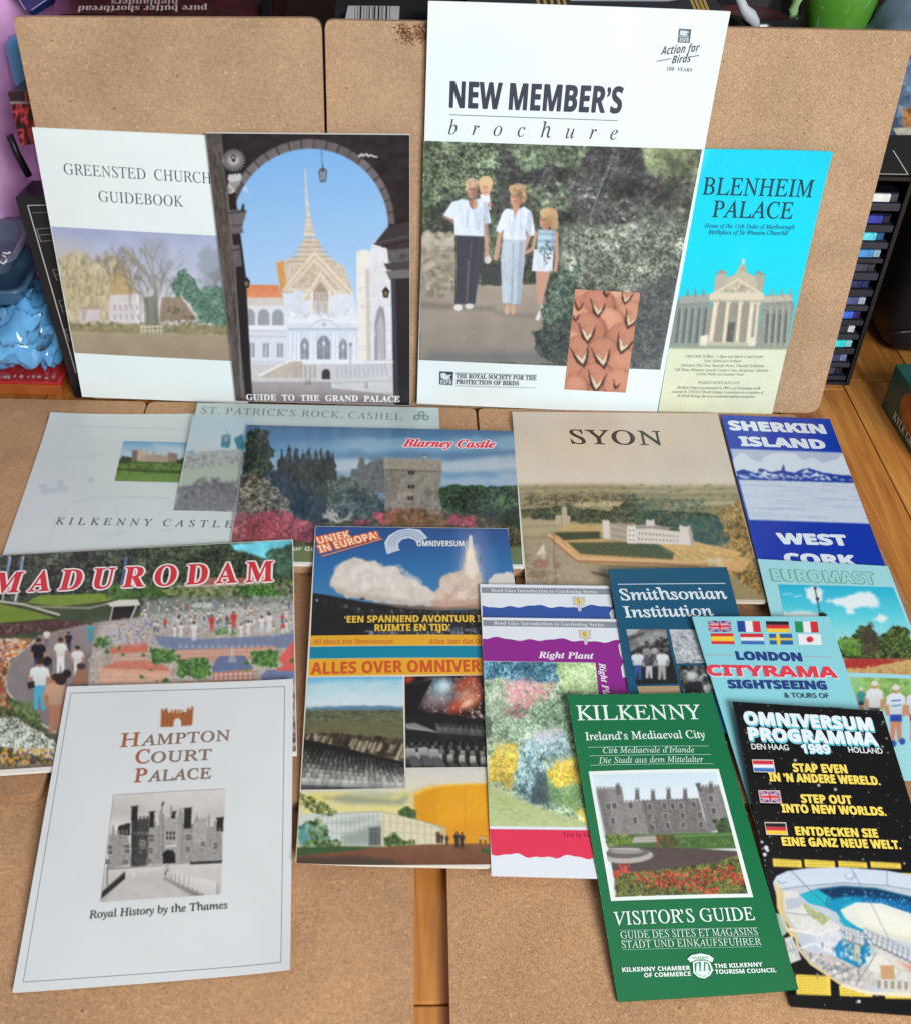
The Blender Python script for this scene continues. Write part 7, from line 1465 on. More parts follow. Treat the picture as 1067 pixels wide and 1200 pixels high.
    cv.poly([(380, 440), (420, 430), (430, 500), (380, 520)], (70, 100, 84), a=.6, rough=14, ft=8); cv.poly([(60, 520), (90, 560), (80, 620), (60, 610)], (50, 66, 56), a=.7, rough=8)
    cv.dabs([(140, 395), (240, 388), (300, 420), (260, 470), (200, 540), (140, 530)], 420, 2.5, 6.5, [(214, 104, 124), (226, 140, 156), (196, 84, 106), (160, 130, 110), (206, 160, 160)], a=.7, asp=.7); cv.dabs([(260, 400), (340, 396), (310, 470), (240, 500)], 120, 2.5, 5, [(206, 130, 136), (190, 160, 140)], a=.6)
    yl = [(80, 690), (130, 640), (180, 640), (200, 700), (180, 760), (150, 820), (120, 790), (72, 790)]
    cv.leaf(yl, [(104, 104, 50), (170, 146, 56), (216, 184, 70), (240, 214, 110)], 8, rough=12, rs=16, ft=7, k=2.2); cv.dabs(yl, 120, 2, 5, [(220, 184, 70), (196, 160, 60), (150, 140, 70), (236, 206, 100), (110, 120, 66)], a=.7, asp=.7)
    bl = [(190, 660), (260, 600), (330, 590), (380, 610), (400, 680), (330, 740), (310, 870), (240, 870), (180, 820), (180, 720)]
    cv.leaf(bl, [(40, 58, 64), (84, 116, 122), (128, 160, 164), (170, 196, 198), (206, 220, 220)], 8, rough=16, rs=20, ft=8, seed=5, k=2.1, flat=1.6); cv.dabs(bl, 120, 2, 5, [(150, 184, 186), (106, 140, 146), (84, 116, 124), (176, 196, 196), (176, 160, 176), (90, 120, 110)], a=.6, asp=.5); cv.poly([(250, 760), (320, 740), (330, 820), (300, 880), (240, 870)], (50, 64, 70), a=.7, rough=16, rs=14, ft=6); cv.dabs([(250, 590), (360, 580), (370, 620), (260, 630)], 140, 2, 5, [(206, 176, 190), (186, 170, 186)], a=.6)
    y2 = [(300, 760), (340, 720), (420, 690), (520, 720), (540, 960), (470, 955), (380, 880), (310, 860)]
    cv.leaf(y2, [(60, 92, 56), (104, 144, 88), (150, 180, 116), (190, 204, 130)], 9, rough=12, rs=16, ft=7, seed=7, k=2.1); cv.leaf([(296, 755), (340, 715), (420, 685), (470, 690), (450, 790), (330, 810)], [(120, 124, 56), (196, 164, 54), (232, 192, 64), (248, 220, 120)], 8, rough=14, rs=14, ft=3, seed=8, k=2.8, flat=1.6); cv.dabs([(300, 740), (420, 690), (440, 800), (330, 800)], 60, 2, 5, [(232, 190, 60), (214, 170, 50), (244, 210, 100), (170, 150, 60)], a=.75, asp=1.6, rot=0); cv.dabs([(310, 800), (440, 780), (540, 960), (470, 955), (330, 870)], 80, 3, 8, [(110, 150, 96), (84, 120, 76), (150, 180, 120), (130, 160, 90)], a=.6, asp=.6); cv.dabs([(410, 900), (470, 890), (480, 955), (440, 950)], 60, 3, 7, [(226, 196, 80), (236, 214, 120)], a=.75)
    for (x, y, a_, b_, c, al) in ((190, 420, 60, 34, (250, 206, 210), .35), (170, 520, 50, 20, (60, 60, 56), .4), (110, 470, 50, 60, (214, 226, 204), .3), (280, 625, 70, 34, (206, 222, 226), .4), (270, 840, 70, 30, (40, 54, 56), .55), (125, 660, 40, 26, (250, 226, 130), .4), (120, 800, 46, 16, (84, 84, 44), .5), (370, 720, 60, 26, (252, 224, 120), .4), (400, 860, 70, 40, (70, 100, 64), .4), (430, 380, 60, 40, (226, 238, 200), .35), (330, 540, 70, 50, (70, 96, 76), .4), (240, 350, 70, 24, (30, 60, 80), .35)): cv.ell(x, y, a_, b_, c, a=al, ft=min(a_, b_) * .9)
    cv.mottle(.22, 46, 4); cv.a = np.clip(cv.a * 1.06 + 14, 0, 250)
    lawn = [(70, 800), (120, 820), (200, 860), (300, 900), (380, 920), (470, 962), (540, 985), (60, 985)]
    cv.poly(lawn, (176, 190, 130), rough=6, rs=20, ft=3, g=(190, 202, 150)); cv.dabs(lawn, 300, 4, 14, [(166, 182, 120), (196, 206, 156), (150, 170, 110)], a=.3, asp=.35, rot=0); cv.line([(80, 806), (130, 826)], (206, 196, 176), 6, .7)
    s.picture(cv, [(54, 319), (490, 325), (556, 968), (77, 962)])
    s.shape(R, strip(wave_pts(86, 1074, 578, 1090, 8, 40, 9), (78, 974), (572, 980)), (222, 52, 84), 'red_band')
    s.text(R, 'Text by Gerry Daly', 'b', (362, 1003), (560, 1007), 17, (140, 30, 56), 'author_line')
bord()

def smithsonian():
    R = Reg(700, 650, 3.442)
    s = Sheet('booklet', 'dark teal booklet with thin white rule and black and white photos', 'booklet',
              flats([(712.2, 667), (851, 664.5), (903, 858), (745, 860)], (29.5, 26.5, 19.5, 25.5)), .0016, (22, 84, 116), .3, soft_curl(.0003), pages=(214, 206, 190))
    s.rule(R, (80, 120), (514, 116.5), 3.2, (190, 214, 224)); W_ = (216, 230, 236)
    s.text(R, 'Smithsonian', 'r', (96, 184), (522, 178), 46, W_, 'title', fat=.03); s.text(R, 'Institution', 'r', (112, 254), (468, 248), 46, W_, 'title', fat=.03)
    cv = Cv(R, (100, 285, 350, 540), (40, 40, 44)); g = random.Random(1)
    cv.poly([(112, 300), (300, 300), (310, 340), (230, 330), (180, 360), (130, 400)], (110, 110, 112), tex=.3, ts=14); cv.poly([(160, 340), (230, 306), (275, 310), (270, 350), (220, 370), (170, 375)], (150, 150, 150), rough=8, ft=10, tex=.2, ts=8); cv.poly([(112, 296), (170, 300), (150, 320), (118, 330)], (190, 196, 200), a=.8); cv.line([(120, 345), (180, 320)], (60, 60, 64), 6)
    cv.dabs([(170, 350), (280, 330), (300, 420), (180, 420)], 90, 3, 9, [(60, 60, 62), (140, 140, 142), (30, 30, 32)], a=.6); cv.poly([(250, 430), (310, 400), (330, 530), (180, 530), (180, 480)], (36, 36, 38))
    for (x, y, h, t, b_) in ((160, 505, 120, (214, 222, 230), (50, 84, 140)), (206, 500, 104, (70, 70, 80), (190, 190, 194)), (196, 440, 70, (150, 150, 154), (90, 90, 94)), (258, 506, 122, (226, 228, 230), (160, 160, 164)), (228, 430, 60, (176, 176, 180), (90, 90, 94))): cv.man(x, y, h, t, b_, skin=(150, 144, 140), hair=(50, 46, 44), wd=1.3)
    s.picture(cv, [(111, 302), (273, 302), (324, 520), (156, 526)])
    cv = Cv(R, (275, 290, 470, 450), (186, 190, 194)); cv.mottle(.15, 20, 2)
    for k in range(160):
        x, y = g.uniform(280, 460), g.uniform(295, 445); P = [(x, y)]
        for q in range(4): x += g.uniform(-12, 12); y += g.uniform(-9, 9); P.append((x, y))
        cv.line(P, g.choice([(70, 78, 90), (110, 116, 126), (226, 228, 230)]), g.uniform(1.5, 3), .6)
    s.picture(cv, [(287, 303), (430, 303), (466, 438), (316, 440)], 'etching')
    cv = Cv(R, (310, 440, 520, 580), (90, 92, 92)); cv.mottle(.5, 26, 6); cv.dabs([(320, 450), (480, 450), (500, 560), (340, 560)], 140, 3, 14, [(30, 30, 32), (150, 152, 150), (200, 200, 196), (60, 60, 62)], a=.6); cv.ell(378, 490, 22, 18, (196, 196, 190), ft=8); cv.poly([(340, 520), (420, 510), (430, 560), (350, 560)], (44, 44, 46), rough=8)
    s.picture(cv, [(318, 449), (468, 446), (498, 560), (345, 560)], 'photograph')
    s.shape(R, [[(158, 533), (326, 530), (346, 610), (180, 612)]], (190, 160, 120), 'tan_panel'); s.shape(R, [[(165, 548), (326, 538), (330, 552), (180, 566)]], (206, 180, 144), 'tan_panel')
    scuffs(s, 90, (120, 160, 180), 11, (0, 1, 3))
smithsonian()

FL = {}
def flag(s, R, Q, kind):
    def at(u, v): return tuple((Q[0][i] * (1 - u) + Q[1][i] * u) * (1 - v) + (Q[3][i] * (1 - u) + Q[2][i] * u) * v for i in (0, 1))
    x0 = min(p[0] for p in Q) - 4; x1 = max(p[0] for p in Q) + 4; y0 = min(p[1] for p in Q) - 4; y1 = max(p[1] for p in Q) + 4
    cv = Cv(R, (x0, y0, x1, y1), (230, 232, 236)); cv.px *= 1
    B = lambda a, b, c, d, col: cv.poly([at(a, b), at(c, b), at(c, d), at(a, d)], col)
    RED, BLU, WH, YEL, BLK, GRN = (206, 48, 56), (40, 66, 146), (230, 232, 236), (240, 200, 60), (34, 34, 36), (40, 140, 84)
    E_ = .06
    if kind == 'uk':
        B(-.1, -.1, 1.1, 1.1, BLU)
        for (a, b) in (((0, 0), (1, 1)), ((1, 0), (0, 1))): h = math.dist(at(0, 0), at(0, 1)); cv.line([at(*a), at(*b)], WH, h * .22); cv.line([at(*a), at(*b)], RED, h * .09)
        h = math.dist(at(0, 0), at(0, 1)); cv.line([at(.5, 0), at(.5, 1)], WH, h * .34); cv.line([at(0, .5), at(1, .5)], WH, h * .34); cv.line([at(.5, 0), at(.5, 1)], RED, h * .2); cv.line([at(0, .5), at(1, .5)], RED, h * .2)
    elif kind in ('fr', 'it'):
        B(-.1, -.1, .34, 1.1, BLU if kind == 'fr' else GRN); B(.67, -.1, 1.1, 1.1, RED)
    elif kind == 'de': B(-.1, -.1, 1.1, .34, BLK); B(-.1, .34, 1.1, .67, RED); B(-.1, .67, 1.1, 1.1, YEL)
    elif kind == 'es': B(-.1, -.1, 1.1, 1.1, RED); B(-.1, .27, 1.1, .73, YEL)
    elif kind == 'nl': B(-.1, -.1, 1.1, .34, RED); B(-.1, .67, 1.1, 1.1, (60, 110, 180))
    elif kind == 'se': B(-.1, -.1, 1.1, 1.1, (40, 96, 160)); B(.3, -.1, .46, 1.1, YEL); B(-.1, .4, 1.1, .6, YEL)
    elif kind == 'jp': c = at(.5, .5); cv.ell(c[0], c[1], 14, 12, RED)
    # thin pale edge
    m = .035
    s.picture(cv, Q, 'flag', dens=1.6, grain=.03, soft=.3)
def cityrama():
    R = Reg(700, 650, 3.442)
    s = Sheet('leaflet', 'pale turquoise leaflet with eight small flags in two rows', 'leaflet',
              flats([(810.4, 722.6), (971, 722.4), (1078, 1052), (911, 1050)], (31.5, 28.5, 14, 14)), .0012, (138, 206, 216), .3, soft_curl(.0003))
    for k, (a, b) in enumerate((('uk', 'es'), ('fr', 'nl'), ('de', 'se'), ('it', 'jp'))):
        x = (443, 561, 677, 794)[k]
        flag(s, R, [(x, 267 + k), (x + 92, 268 + k), (x + 97, 312 + k), (x + 5, 311 + k)], a); x2 = (454, 574, 690, 806)[k]
        flag(s, R, [(x2, 318 + k), (x2 + 92, 318 + k), (x2 + 98, 362 + k), (x2 + 5, 361 + k)], b)
    NV, RD = (38, 62, 130), (222, 60, 80)
    s.rule(R, (430, 404), (552, 406), 1.6, (206, 130, 136)); s.rule(R, (830, 412), (942, 414), 1.6, (206, 130, 136))
    s.text(R, 'LONDON', 'sb', (563, 424), (824, 430), 33, NV, 'title', fat=.07)
    s.text(R, 'CITYRAMA', 'sb', (446, 488), (966, 497), 42, (190, 216, 224), 'title_outline', fat=.13, dxy=(.06, -.07)); s.text(R, 'CITYRAMA', 'sb', (446, 488), (966, 497), 42, RD, 'title', fat=.055)
    s.text(R, 'SIGHTSEEING', 'sb', (530, 540), (924, 545), 33, NV, 'title', fat=.06); s.text(R, '& TOURS OF', 's', (755, 579), (934, 581), 20, (60, 84, 104), 'subtitle', fat=.025)
    s.text(R, 'LONDON & THE COUNTRY', 'sb', (620, 640), (990, 648), 30, NV, 'subtitle')
    R8 = Reg(850, 810, 3.077); cv = Cv(R8, (60, 400, 700, 760), (40, 60, 46)); cv.mottle(.4, 20, 2); cv.dabs([(70, 405), (200, 405), (240, 740), (160, 740)], 160, 3, 9, [(30, 46, 36), (70, 96, 66), (130, 150, 130), (20, 30, 26)], a=.6); cv.dabs([(90, 500), (150, 500), (190, 600), (130, 600)], 40, 4, 10, [(170, 190, 180), (150, 160, 150), (90, 110, 96)], a=.7)
    s.picture(cv, [(86, 410), (590, 414), (690, 735), (190, 735)], 'photograph')
cityrama()

def omniprog():
    R = Reg(850, 810, 3.077)
    s = Sheet('leaflet', 'black starry leaflet with yellow slogans and cutaway dome theatre drawing', 'leaflet',
              flats([(858, 822.3), (1033.6, 833.4), (1146, 1196), (926.4, 1179.5)], (31.2, 31, 10.2, 10.2)), .0012, (14, 13, 15), .26, soft_curl(.0005))
    cv = Cv(R, (10, 20, 960, 1230), (12, 11, 13)); g = random.Random(10)
    cv.mottle(.2, 60, 2)
    for k in range(620):
        x, y = g.uniform(10, 950), g.uniform(20, 1220); r = g.choice((1.2, 1.4, 1.6, 2, 2.2, 3.4)); l = g.uniform(120, 240); cv.ell(x, y, r, r, (l, l, l))
    for (x, y, r) in ((500, 62, 6), (505, 130, 5), (250, 250, 5), (145, 565, 8), (140, 590, 7), (150, 575, 6), (130, 545, 5), (335, 340, 5), (395, 355, 5), (480, 1120, 6)): cv.ell(x, y, r, r, (226, 226, 230))
    # caption tabs
    YE = (236, 206, 80)
    for (a, b, c, d) in ((168, 604, 272, 636), (282, 607, 392, 638), (404, 612, 508, 637), (520, 615, 630, 640), (604, 655, 760, 680), (252, 1022, 376, 1097), (408, 1064, 526, 1102), (572, 1090, 760, 1112)):
        cv.poly([(a, b), (c, b + 6), (c + 3, d + 2), (a + 3, d - 2)], YE)
        n = max(1, int((d - b) / 10))
        for k in range(n): 
            x = a + 12
            while x < c - 12: w_ = g.uniform(4, 14); cv.line([(x, b + 9 + k * 10), (min(x + w_, c - 8), b + 9.5 + k * 10)], (130, 110, 50), 3, .7); x += w_ + 5
    # cutaway theatre
    body = [(170, 690), (182, 668), (220, 650), (290, 640), (420, 636), (580, 648), (760, 680), (960, 740), (960, 1140), (700, 1100), (520, 1090), (420, 1062), (300, 985), (250, 880), (196, 800)]
    cv.poly(body, (186, 194, 204), tex=.04); cv.poly([(170, 690), (182, 668), (220, 650), (290, 640), (420, 636), (580, 648), (760, 680), (960, 740), (960, 800), (760, 730), (580, 700), (420, 690), (260, 705), (176, 718)], (196, 206, 220), g=(206, 214, 226)); cv.line([(176, 718), (260, 706), (420, 692), (580, 702), (760, 732), (960, 800)], (120, 140, 160), 3)
    for (x, y) in ((200, 690), (455, 670)): cv.line([(x - 14, y - 4), (x, y + 4), (x + 16, y)], (120, 130, 150), 3, .8)
    cv.ell(450, 668, 22, 14, (170, 184, 206)); cv.ell(446, 664, 12, 9, (206, 214, 226))
    dome = [(268, 735), (320, 715), (420, 704), (540, 712), (660, 740), (800, 790), (960, 860), (960, 960), (800, 930), (640, 890), (520, 880), (430, 850), (400, 800), (360, 780), (300, 765)]
    cv.poly(dome, (16, 140, 178)); cv.poly([(330, 716), (420, 704), (540, 712), (700, 752), (960, 850), (960, 890), (720, 800), (560, 750), (440, 740), (370, 752)], (10, 50, 84), ft=6); cv.poly([(480, 740), (620, 752), (800, 810), (960, 880), (960, 920), (780, 850), (620, 790), (500, 768)], (20, 96, 160), a=.8, ft=6)
    cv.dabs([(420, 720), (600, 730), (900, 850), (900, 880), (560, 770), (420, 750)], 220, 1.5, 4, [(60, 170, 210), (10, 60, 110), (90, 200, 226)], a=.6)
    cv.poly([(268, 735), (330, 716), (380, 745), (360, 780), (300, 765)], (30, 170, 190), ft=4); cv.line([(380, 712), (360, 772)], (60, 90, 110), 5, .8); cv.poly([(420, 770), (470, 758), (520, 790), (440, 860), (410, 830)], (30, 160, 186), ft=4)
    cv.poly([(412, 790), (470, 762), (560, 766), (660, 800), (760, 850), (800, 890), (760, 930), (640, 905), (540, 880), (470, 850), (430, 820)], (222, 222, 214), g=(206, 206, 186)); cv.poly([(470, 790), (560, 786), (700, 840), (760, 900), (620, 880), (500, 840)], (230, 228, 214), a=.8, ft=8); cv.dabs([(640, 850), (720, 860), (740, 900), (680, 905)], 20, 3, 8, [(226, 176, 120), (236, 206, 160)], a=.6)
    # left rooms
    cv.poly([(196, 720), (260, 722), (270, 760), (340, 800), (410, 850), (330, 880), (260, 860), (214, 800)], (214, 212, 206), tex=.06); cv.poly([(270, 760), (340, 800), (380, 820), (350, 845), (300, 810), (285, 785)], (170, 176, 130), tex=.2, ts=8); cv.poly([(214, 750), (270, 745), (270, 780), (220, 790)], (180, 186, 196)); cv.poly([(320, 870), (400, 850), (420, 900), (400, 960), (330, 930)], (206, 208, 214), tex=.08)
    cv.line([(200, 720), (205, 800), (250, 880), (262, 930), (310, 985), (420, 1060), (520, 1088)], (206, 186, 140), 12); cv.line([(186, 700), (190, 780), (216, 850), (240, 884)], (226, 196, 130), 12); cv.line([(262, 930), (320, 910), (400, 950)], (226, 226, 226), 6); cv.line([(216, 800), (330, 812)], (150, 156, 164), 4); cv.line([(230, 860), (330, 880), (420, 850)], (226, 222, 212), 8)
    cv.poly([(210, 892), (238, 884), (272, 968), (232, 984)], (206, 206, 200)); cv.line([(216, 905), (240, 945)], (110, 110, 110), 3, .7); cv.line([(232, 900), (258, 960)], (110, 110, 110), 3, .7); cv.line([(222, 940), (262, 930)], (110, 110, 110), 3, .7); cv.poly([(180, 800), (210, 812), (222, 870), (200, 890)], (176, 196, 180), a=.9)
    cv.poly([(262, 930), (400, 960), (520, 1000), (560, 1040), (500, 1085), (420, 1055), (310, 980)], (190, 184, 180), tex=.1, ts=12)
    cv.poly([(410, 900), (480, 880), (520, 900), (550, 940), (480, 1000), (400, 960), (390, 930)], (30, 130, 176), tex=.12, ts=10); cv.dabs([(420, 900), (540, 930), (480, 990), (410, 950)], 70, 3, 9, [(150, 190, 206), (20, 90, 140), (206, 214, 214)], a=.6); cv.poly([(462, 890), (486, 890), (480, 975), (464, 975)], (196, 186, 150)); 
    def chairs(P0, P1, rows_, n, dy):
        for j in range(rows_):
            for i in range(n): u = (i + .5 * (j % 2)) / n; x = P0[0] * (1 - u) + P1[0] * u + j * 7; y = P0[1] * (1 - u) + P1[1] * u + j * dy; cv.ell(x, y, 11, 15, (120, 126, 134), rot=-.3); cv.ell(x - 1, y - 3, 8, 11, (196, 200, 204), rot=-.3)
    chairs((425, 860), (490, 880), 3, 5, 16); chairs((505, 870), (740, 980), 3, 13, 17)
    cv.poly([(520, 900), (620, 960), (760, 1010), (960, 1060), (960, 1150), (700, 1095), (560, 1080), (520, 1000)], (206, 200, 190), a=.85, tex=.1, ts=12); chairs((520, 885), (760, 1000), 2, 13, 16)
    cv.poly([(620, 975), (700, 1000), (800, 1020), (800, 1060), (690, 1030)], (206, 120, 96), a=.7, ft=8); cv.poly([(500, 960), (560, 950), (620, 1010), (600, 1030), (520, 1010)], (216, 214, 206)); cv.poly([(556, 990), (606, 990), (610, 1040), (560, 1040)], (190, 150, 110)); cv.wins([(540, 1040), (760, 1050), (760, 1085), (540, 1075)], 9, 1, .5, .8, (150, 140, 120))
    for k in range(14): x, y = g.uniform(300, 500), g.uniform(900, 1040); cv.man(x, y, 22, (150, 150, 156), (120, 120, 126))
    cv.dabs([(270, 940), (420, 980), (500, 1060), (430, 1050), (320, 980)], 60, 3, 9, [(226, 222, 214), (150, 146, 144), (120, 126, 130)], a=.6); cv.line([(470, 1060), (540, 950)], (90, 90, 96), 3, .8); cv.line([(380, 1030), (480, 990)], (90, 90, 96), 3, .8); cv.line([(235, 648), (300, 715), (370, 780)], (90, 110, 130), 3, .8); cv.line([(450, 636), (520, 760), (590, 900)], (110, 120, 130), 2.5, .7); cv.line([(580, 640), (582, 700)], (80, 90, 110), 2.5, .7)
    cv.poly([(420, 1056), (520, 1084), (700, 1090), (960, 1150), (960, 1160), (700, 1106), (510, 1096), (410, 1064)], (226, 214, 190))
    s.picture(cv, None)
    CY, WH = (96, 190, 206), (226, 236, 240)
    for (t, a, b, h) in (('OMNIVERSUM', (70, 118), (532, 142), 44), ('PROGRAMMA', (86, 176), (548, 196), 44)): s.text(R, t, 'sb', a, b, h, CY, 'title_shadow', fat=.075, dxy=(.05, -.14)); s.text(R, t, 'sb', a, b, h, WH, 'title', fat=.06)
    s.text(R, '1989', 'sb', (276, 224), (378, 226), 32, CY, 'title_shadow', fat=.06, dxy=(.05, -.1)); s.text(R, '1989', 'sb', (276, 224), (378, 226), 32, WH, 'title', fat=.05)
    s.text(R, 'DEN HAAG', 's', (93, 211), (227, 215), 20, (220, 224, 226), 'subtitle', fat=.03); s.text(R, 'HOLLAND', 's', (443, 223), (566, 228), 20, (220, 224, 226), 'subtitle', fat=.03)
    YL = (240, 214, 96)
    for (t, a, b) in (('STAP EVEN', (244, 293), (438, 298)), ('IN ’N ANDERE WERELD.', (158, 327), (556, 341)), ('STEP OUT', (273, 405), (455, 410)), ('INTO NEW WORLDS.', (203, 440), (577, 452)), ('ENTDECKEN SIE', (253, 522), (548, 531)), ('EINE GANZ NEUE WELT.', (204, 560), (630, 573))): s.text(R, t, 'sb', a, b, 30, YL, 'slogan', fat=.05)
    for (x, y, k) in ((95, 254, 'nl'), (118, 365, 'uk'), (140, 480, 'de')): s.shape(R, [[(x - 3, y - 4), (x + 75, y - 3), (x + 83, y + 44), (x + 4, y + 42)]], (206, 190, 180), 'flag_border'); flag(s, R, [(x, y), (x + 72, y + 1), (x + 79, y + 41), (x + 6, y + 39)], k)
    scuffs(s, 110, (150, 150, 152), 8, (0, 1, 2, 3))
omniprog()

def kilkenny_guide():
    R = Reg(660, 800, 3.0786)
    s = Sheet('leaflet', 'green leaflet with grey castle photo in white frame, lying in front', 'leaflet',
              flats([(664, 814.6), (833.8, 812), (933.8, 1161), (723.3, 1173.5)], (33.4, 33.6, 13.5, 10.6)), .0016, (10, 108, 64), .30, soft_curl(.0012, br=.0025, tl=.0005), pages=(30, 126, 84))
    W_ = (222, 238, 230)
    s.text(R, 'KILKENNY', 'r', (50, 136), (500, 132), 54, W_, 'title', fat=.012); s.text(R, 'Ireland’s Mediaeval City', 'r', (80, 209), (510, 201), 29, W_, 'subtitle', fat=.018)
    s.text(R, 'Cité Mediaevale d’Irlande', 'i', (142, 256), (472, 253), 22, (196, 222, 208), 'translated_subtitle', fat=.012); s.text(R, 'Die Stadt aus dem Mittelalter', 'i', (126, 293), (505, 288), 22, (196, 222, 208), 'translated_subtitle', fat=.012)
    for (x0, x1, y0, y1) in ((86, 522, 235, 230), (92, 530, 266, 261), (94, 538, 300, 294)): s.rule(R, (x0, y0), (x1, y1), 1.8, (170, 206, 186))
    s.shape(R, [[(89, 322), (558, 313), (683, 776), (170, 790)]], (226, 234, 230), 'photo_frame')
    cv = Cv(R, (90, 305, 690, 790), (206, 220, 228)); g = random.Random(5)
    cv.grad([(0, (204, 222, 232)), (1, (222, 230, 234))], (0, 320), (0, 440))
    GRY = (140, 134, 132)
    cv.poly([(118, 395), (122, 384), (210, 388), (216, 425), (236, 550), (150, 552)], (130, 126, 124), tex=.15, ts=8); cv.poly([(118, 396), (150, 396), (180, 552), (150, 552)], (106, 102, 102), a=.6, ft=10); cv.poly([(160, 390), (190, 390), (214, 548), (190, 550)], (156, 150, 146), a=.5, ft=12)
    for k in range(8): cv.rect(118 + 12 * k, 377 + (k % 2), 125 + 12 * k, 392, (128, 124, 122))
    cv.poly([(186, 384), (188, 370), (200, 370), (203, 388)], (96, 90, 88))
    cv.poly([(214, 432), (276, 428), (304, 548), (236, 552)], (140, 134, 130), tex=.12, ts=8); cv.poly([(276, 428), (486, 420), (520, 542), (304, 548)], (116, 110, 108), tex=.12, ts=8)
    cv.poly([(484, 396), (490, 378), (560, 378), (572, 410), (606, 520), (520, 544), (506, 480)], (124, 120, 120), tex=.15, ts=8); cv.poly([(520, 384), (556, 384), (590, 525), (560, 532)], (150, 146, 144), a=.5, ft=10); cv.poly([(474, 366), (490, 362), (500, 392), (486, 396)], (90, 86, 86))
    for k in range(7): cv.rect(488 + 11 * k, 370, 494 + 11 * k, 384, (118, 114, 114))
    for x in range(222, 486, 15): cv.rect(x, 418 + (486 - x) * .03, x + 8, 430, (118, 112, 110))
    for (x, y) in ((264, 390), (321, 394), (377, 388), (437, 390), (195, 372), (530, 366)): cv.poly([(x - 8, y + 34), (x - 6, y + 4), (x - 9, y), (x + 8, y), (x + 6, y + 4), (x + 10, y + 34)], (104, 98, 96)); cv.line([(x - 4, y), (x - 4, y - 8)], (90, 86, 84), 3); cv.line([(x + 4, y), (x + 4, y - 8)], (90, 86, 84), 3)
    for (x, y) in ((160, 448), (176, 500), (240, 445), (256, 498), (182, 446), (310, 450), (312, 486), (318, 524), (362, 446), (366, 484), (374, 518), (392, 446), (422, 446), (428, 482), (430, 516), (468, 440), (490, 478), (494, 514), (530, 420), (540, 464), (548, 500)):
        cv.poly([(x - 10, y - 13), (x + 9, y - 13), (x + 12, y + 13), (x - 8, y + 13)], (176, 170, 166)); cv.poly([(x - 7, y - 10), (x + 6, y - 10), (x + 8, y + 11), (x - 5, y + 11)], (62, 60, 64)); cv.line([(x, y - 10), (x + 1, y + 11)], (150, 146, 144), 2)
    cv.line([(290, 430), (318, 548)], (80, 76, 76), 5, .6)
    cv.dabs([(130, 440), (300, 440), (570, 430), (606, 520), (150, 548)], 300, 2, 5, [(160, 154, 150), (96, 92, 92), (130, 124, 120)], a=.35)
    cv.dabs([(540, 500), (610, 490), (625, 560), (560, 560)], 120, 4, 10, [(56, 74, 50), (40, 54, 40), (80, 100, 66)], a=.75)
    cv.poly([(150, 552), (620, 540), (640, 600), (470, 602), (310, 600), (158, 590)], (76, 104, 58), tex=.12, ts=10); cv.dabs([(150, 552), (240, 552), (240, 584), (156, 588)], 130, 3, 7, [(110, 136, 64), (150, 156, 70), (66, 90, 50)], a=.7); cv.dabs([(330, 556), (400, 552), (420, 590), (340, 590)], 140, 3, 8, [(60, 84, 48), (110, 100, 60), (130, 70, 50)], a=.7); cv.dabs([(420, 572), (620, 564), (630, 588), (430, 592)], 160, 3, 7, [(60, 92, 48), (96, 124, 64)], a=.6); cv.line([(400, 556), (610, 548)], (110, 150, 80), 7, .7)
    cv.poly([(256, 556), (330, 552), (336, 578), (244, 582)], (150, 144, 138)); cv.line([(250, 566), (334, 562)], (206, 200, 194), 3); cv.line([(246, 574), (334, 572)], (206, 200, 194), 3)
    cv.poly([(158, 592), (470, 600), (640, 610), (650, 630), (560, 652), (360, 680), (178, 692)], (84, 72, 70), tex=.08, ts=20); cv.ell(232, 628, 90, 26, (176, 170, 164), rot=-.05); cv.ell(228, 616, 80, 20, (104, 98, 94), rot=-.05); cv.ell(226, 610, 60, 10, (150, 146, 144)); cv.line([(160, 600), (270, 602)], (206, 204, 200), 4)
    fl_ = [(178, 690), (360, 676), (560, 650), (640, 620), (672, 768), (188, 776)]
    cv.leaf(fl_, [(44, 46, 32), (78, 86, 46), (112, 120, 60), (150, 146, 84)], 7, rough=8, rs=16, k=2.7); cv.dabs(fl_, 120, 3, 6, [(110, 124, 60), (60, 72, 40), (140, 140, 70), (84, 70, 50), (100, 110, 56)], a=.6)
    for P, n in (([(200, 660), (230, 655), (240, 690), (196, 690)], 40), ([(250, 690), (520, 670), (600, 655), (640, 690), (520, 730), (480, 760), (440, 750), (380, 750), (300, 740), (250, 720)], 330), ([(600, 690), (660, 690), (665, 730), (600, 730)], 60), ([(500, 740), (560, 740), (560, 768), (500, 768)], 40), ([(178, 682), (200, 680), (205, 704), (180, 704)], 25)): cv.dabs(P, n, 2, 5.5, [(206, 60, 44), (226, 84, 60), (180, 44, 36), (224, 110, 90), (130, 40, 34)], a=.85, asp=.8, seed=n)
    s.picture(cv, [(103, 333), (549, 325), (664, 763), (181, 776)])
    s.text(R, 'VISITOR’S GUIDE', 'r', (184, 877), (690, 858), 48, W_, 'title', fat=.012)
    s.text(R, 'GUIDE DES SITES ET MAGASINS', 'r', (206, 926), (700, 912), 26, (206, 228, 216), 'translated_title'); s.text(R, 'STADT UND EINKAUFSFUHRER', 'r', (210, 960), (714, 948), 26, (206, 228, 216), 'translated_title')
    for x in (614, 622): s.shape(R, [[(x, 922), (x + 4, 922), (x + 4, 926), (x, 926)]], (206, 228, 216), 'umlaut')
    for (x0, x1, y0, y1) in ((200, 698, 896, 886), (206, 704, 932, 916), (210, 712, 966, 954)): s.rule(R, (x0, y0), (x1, y1), 1.6, (150, 196, 172))
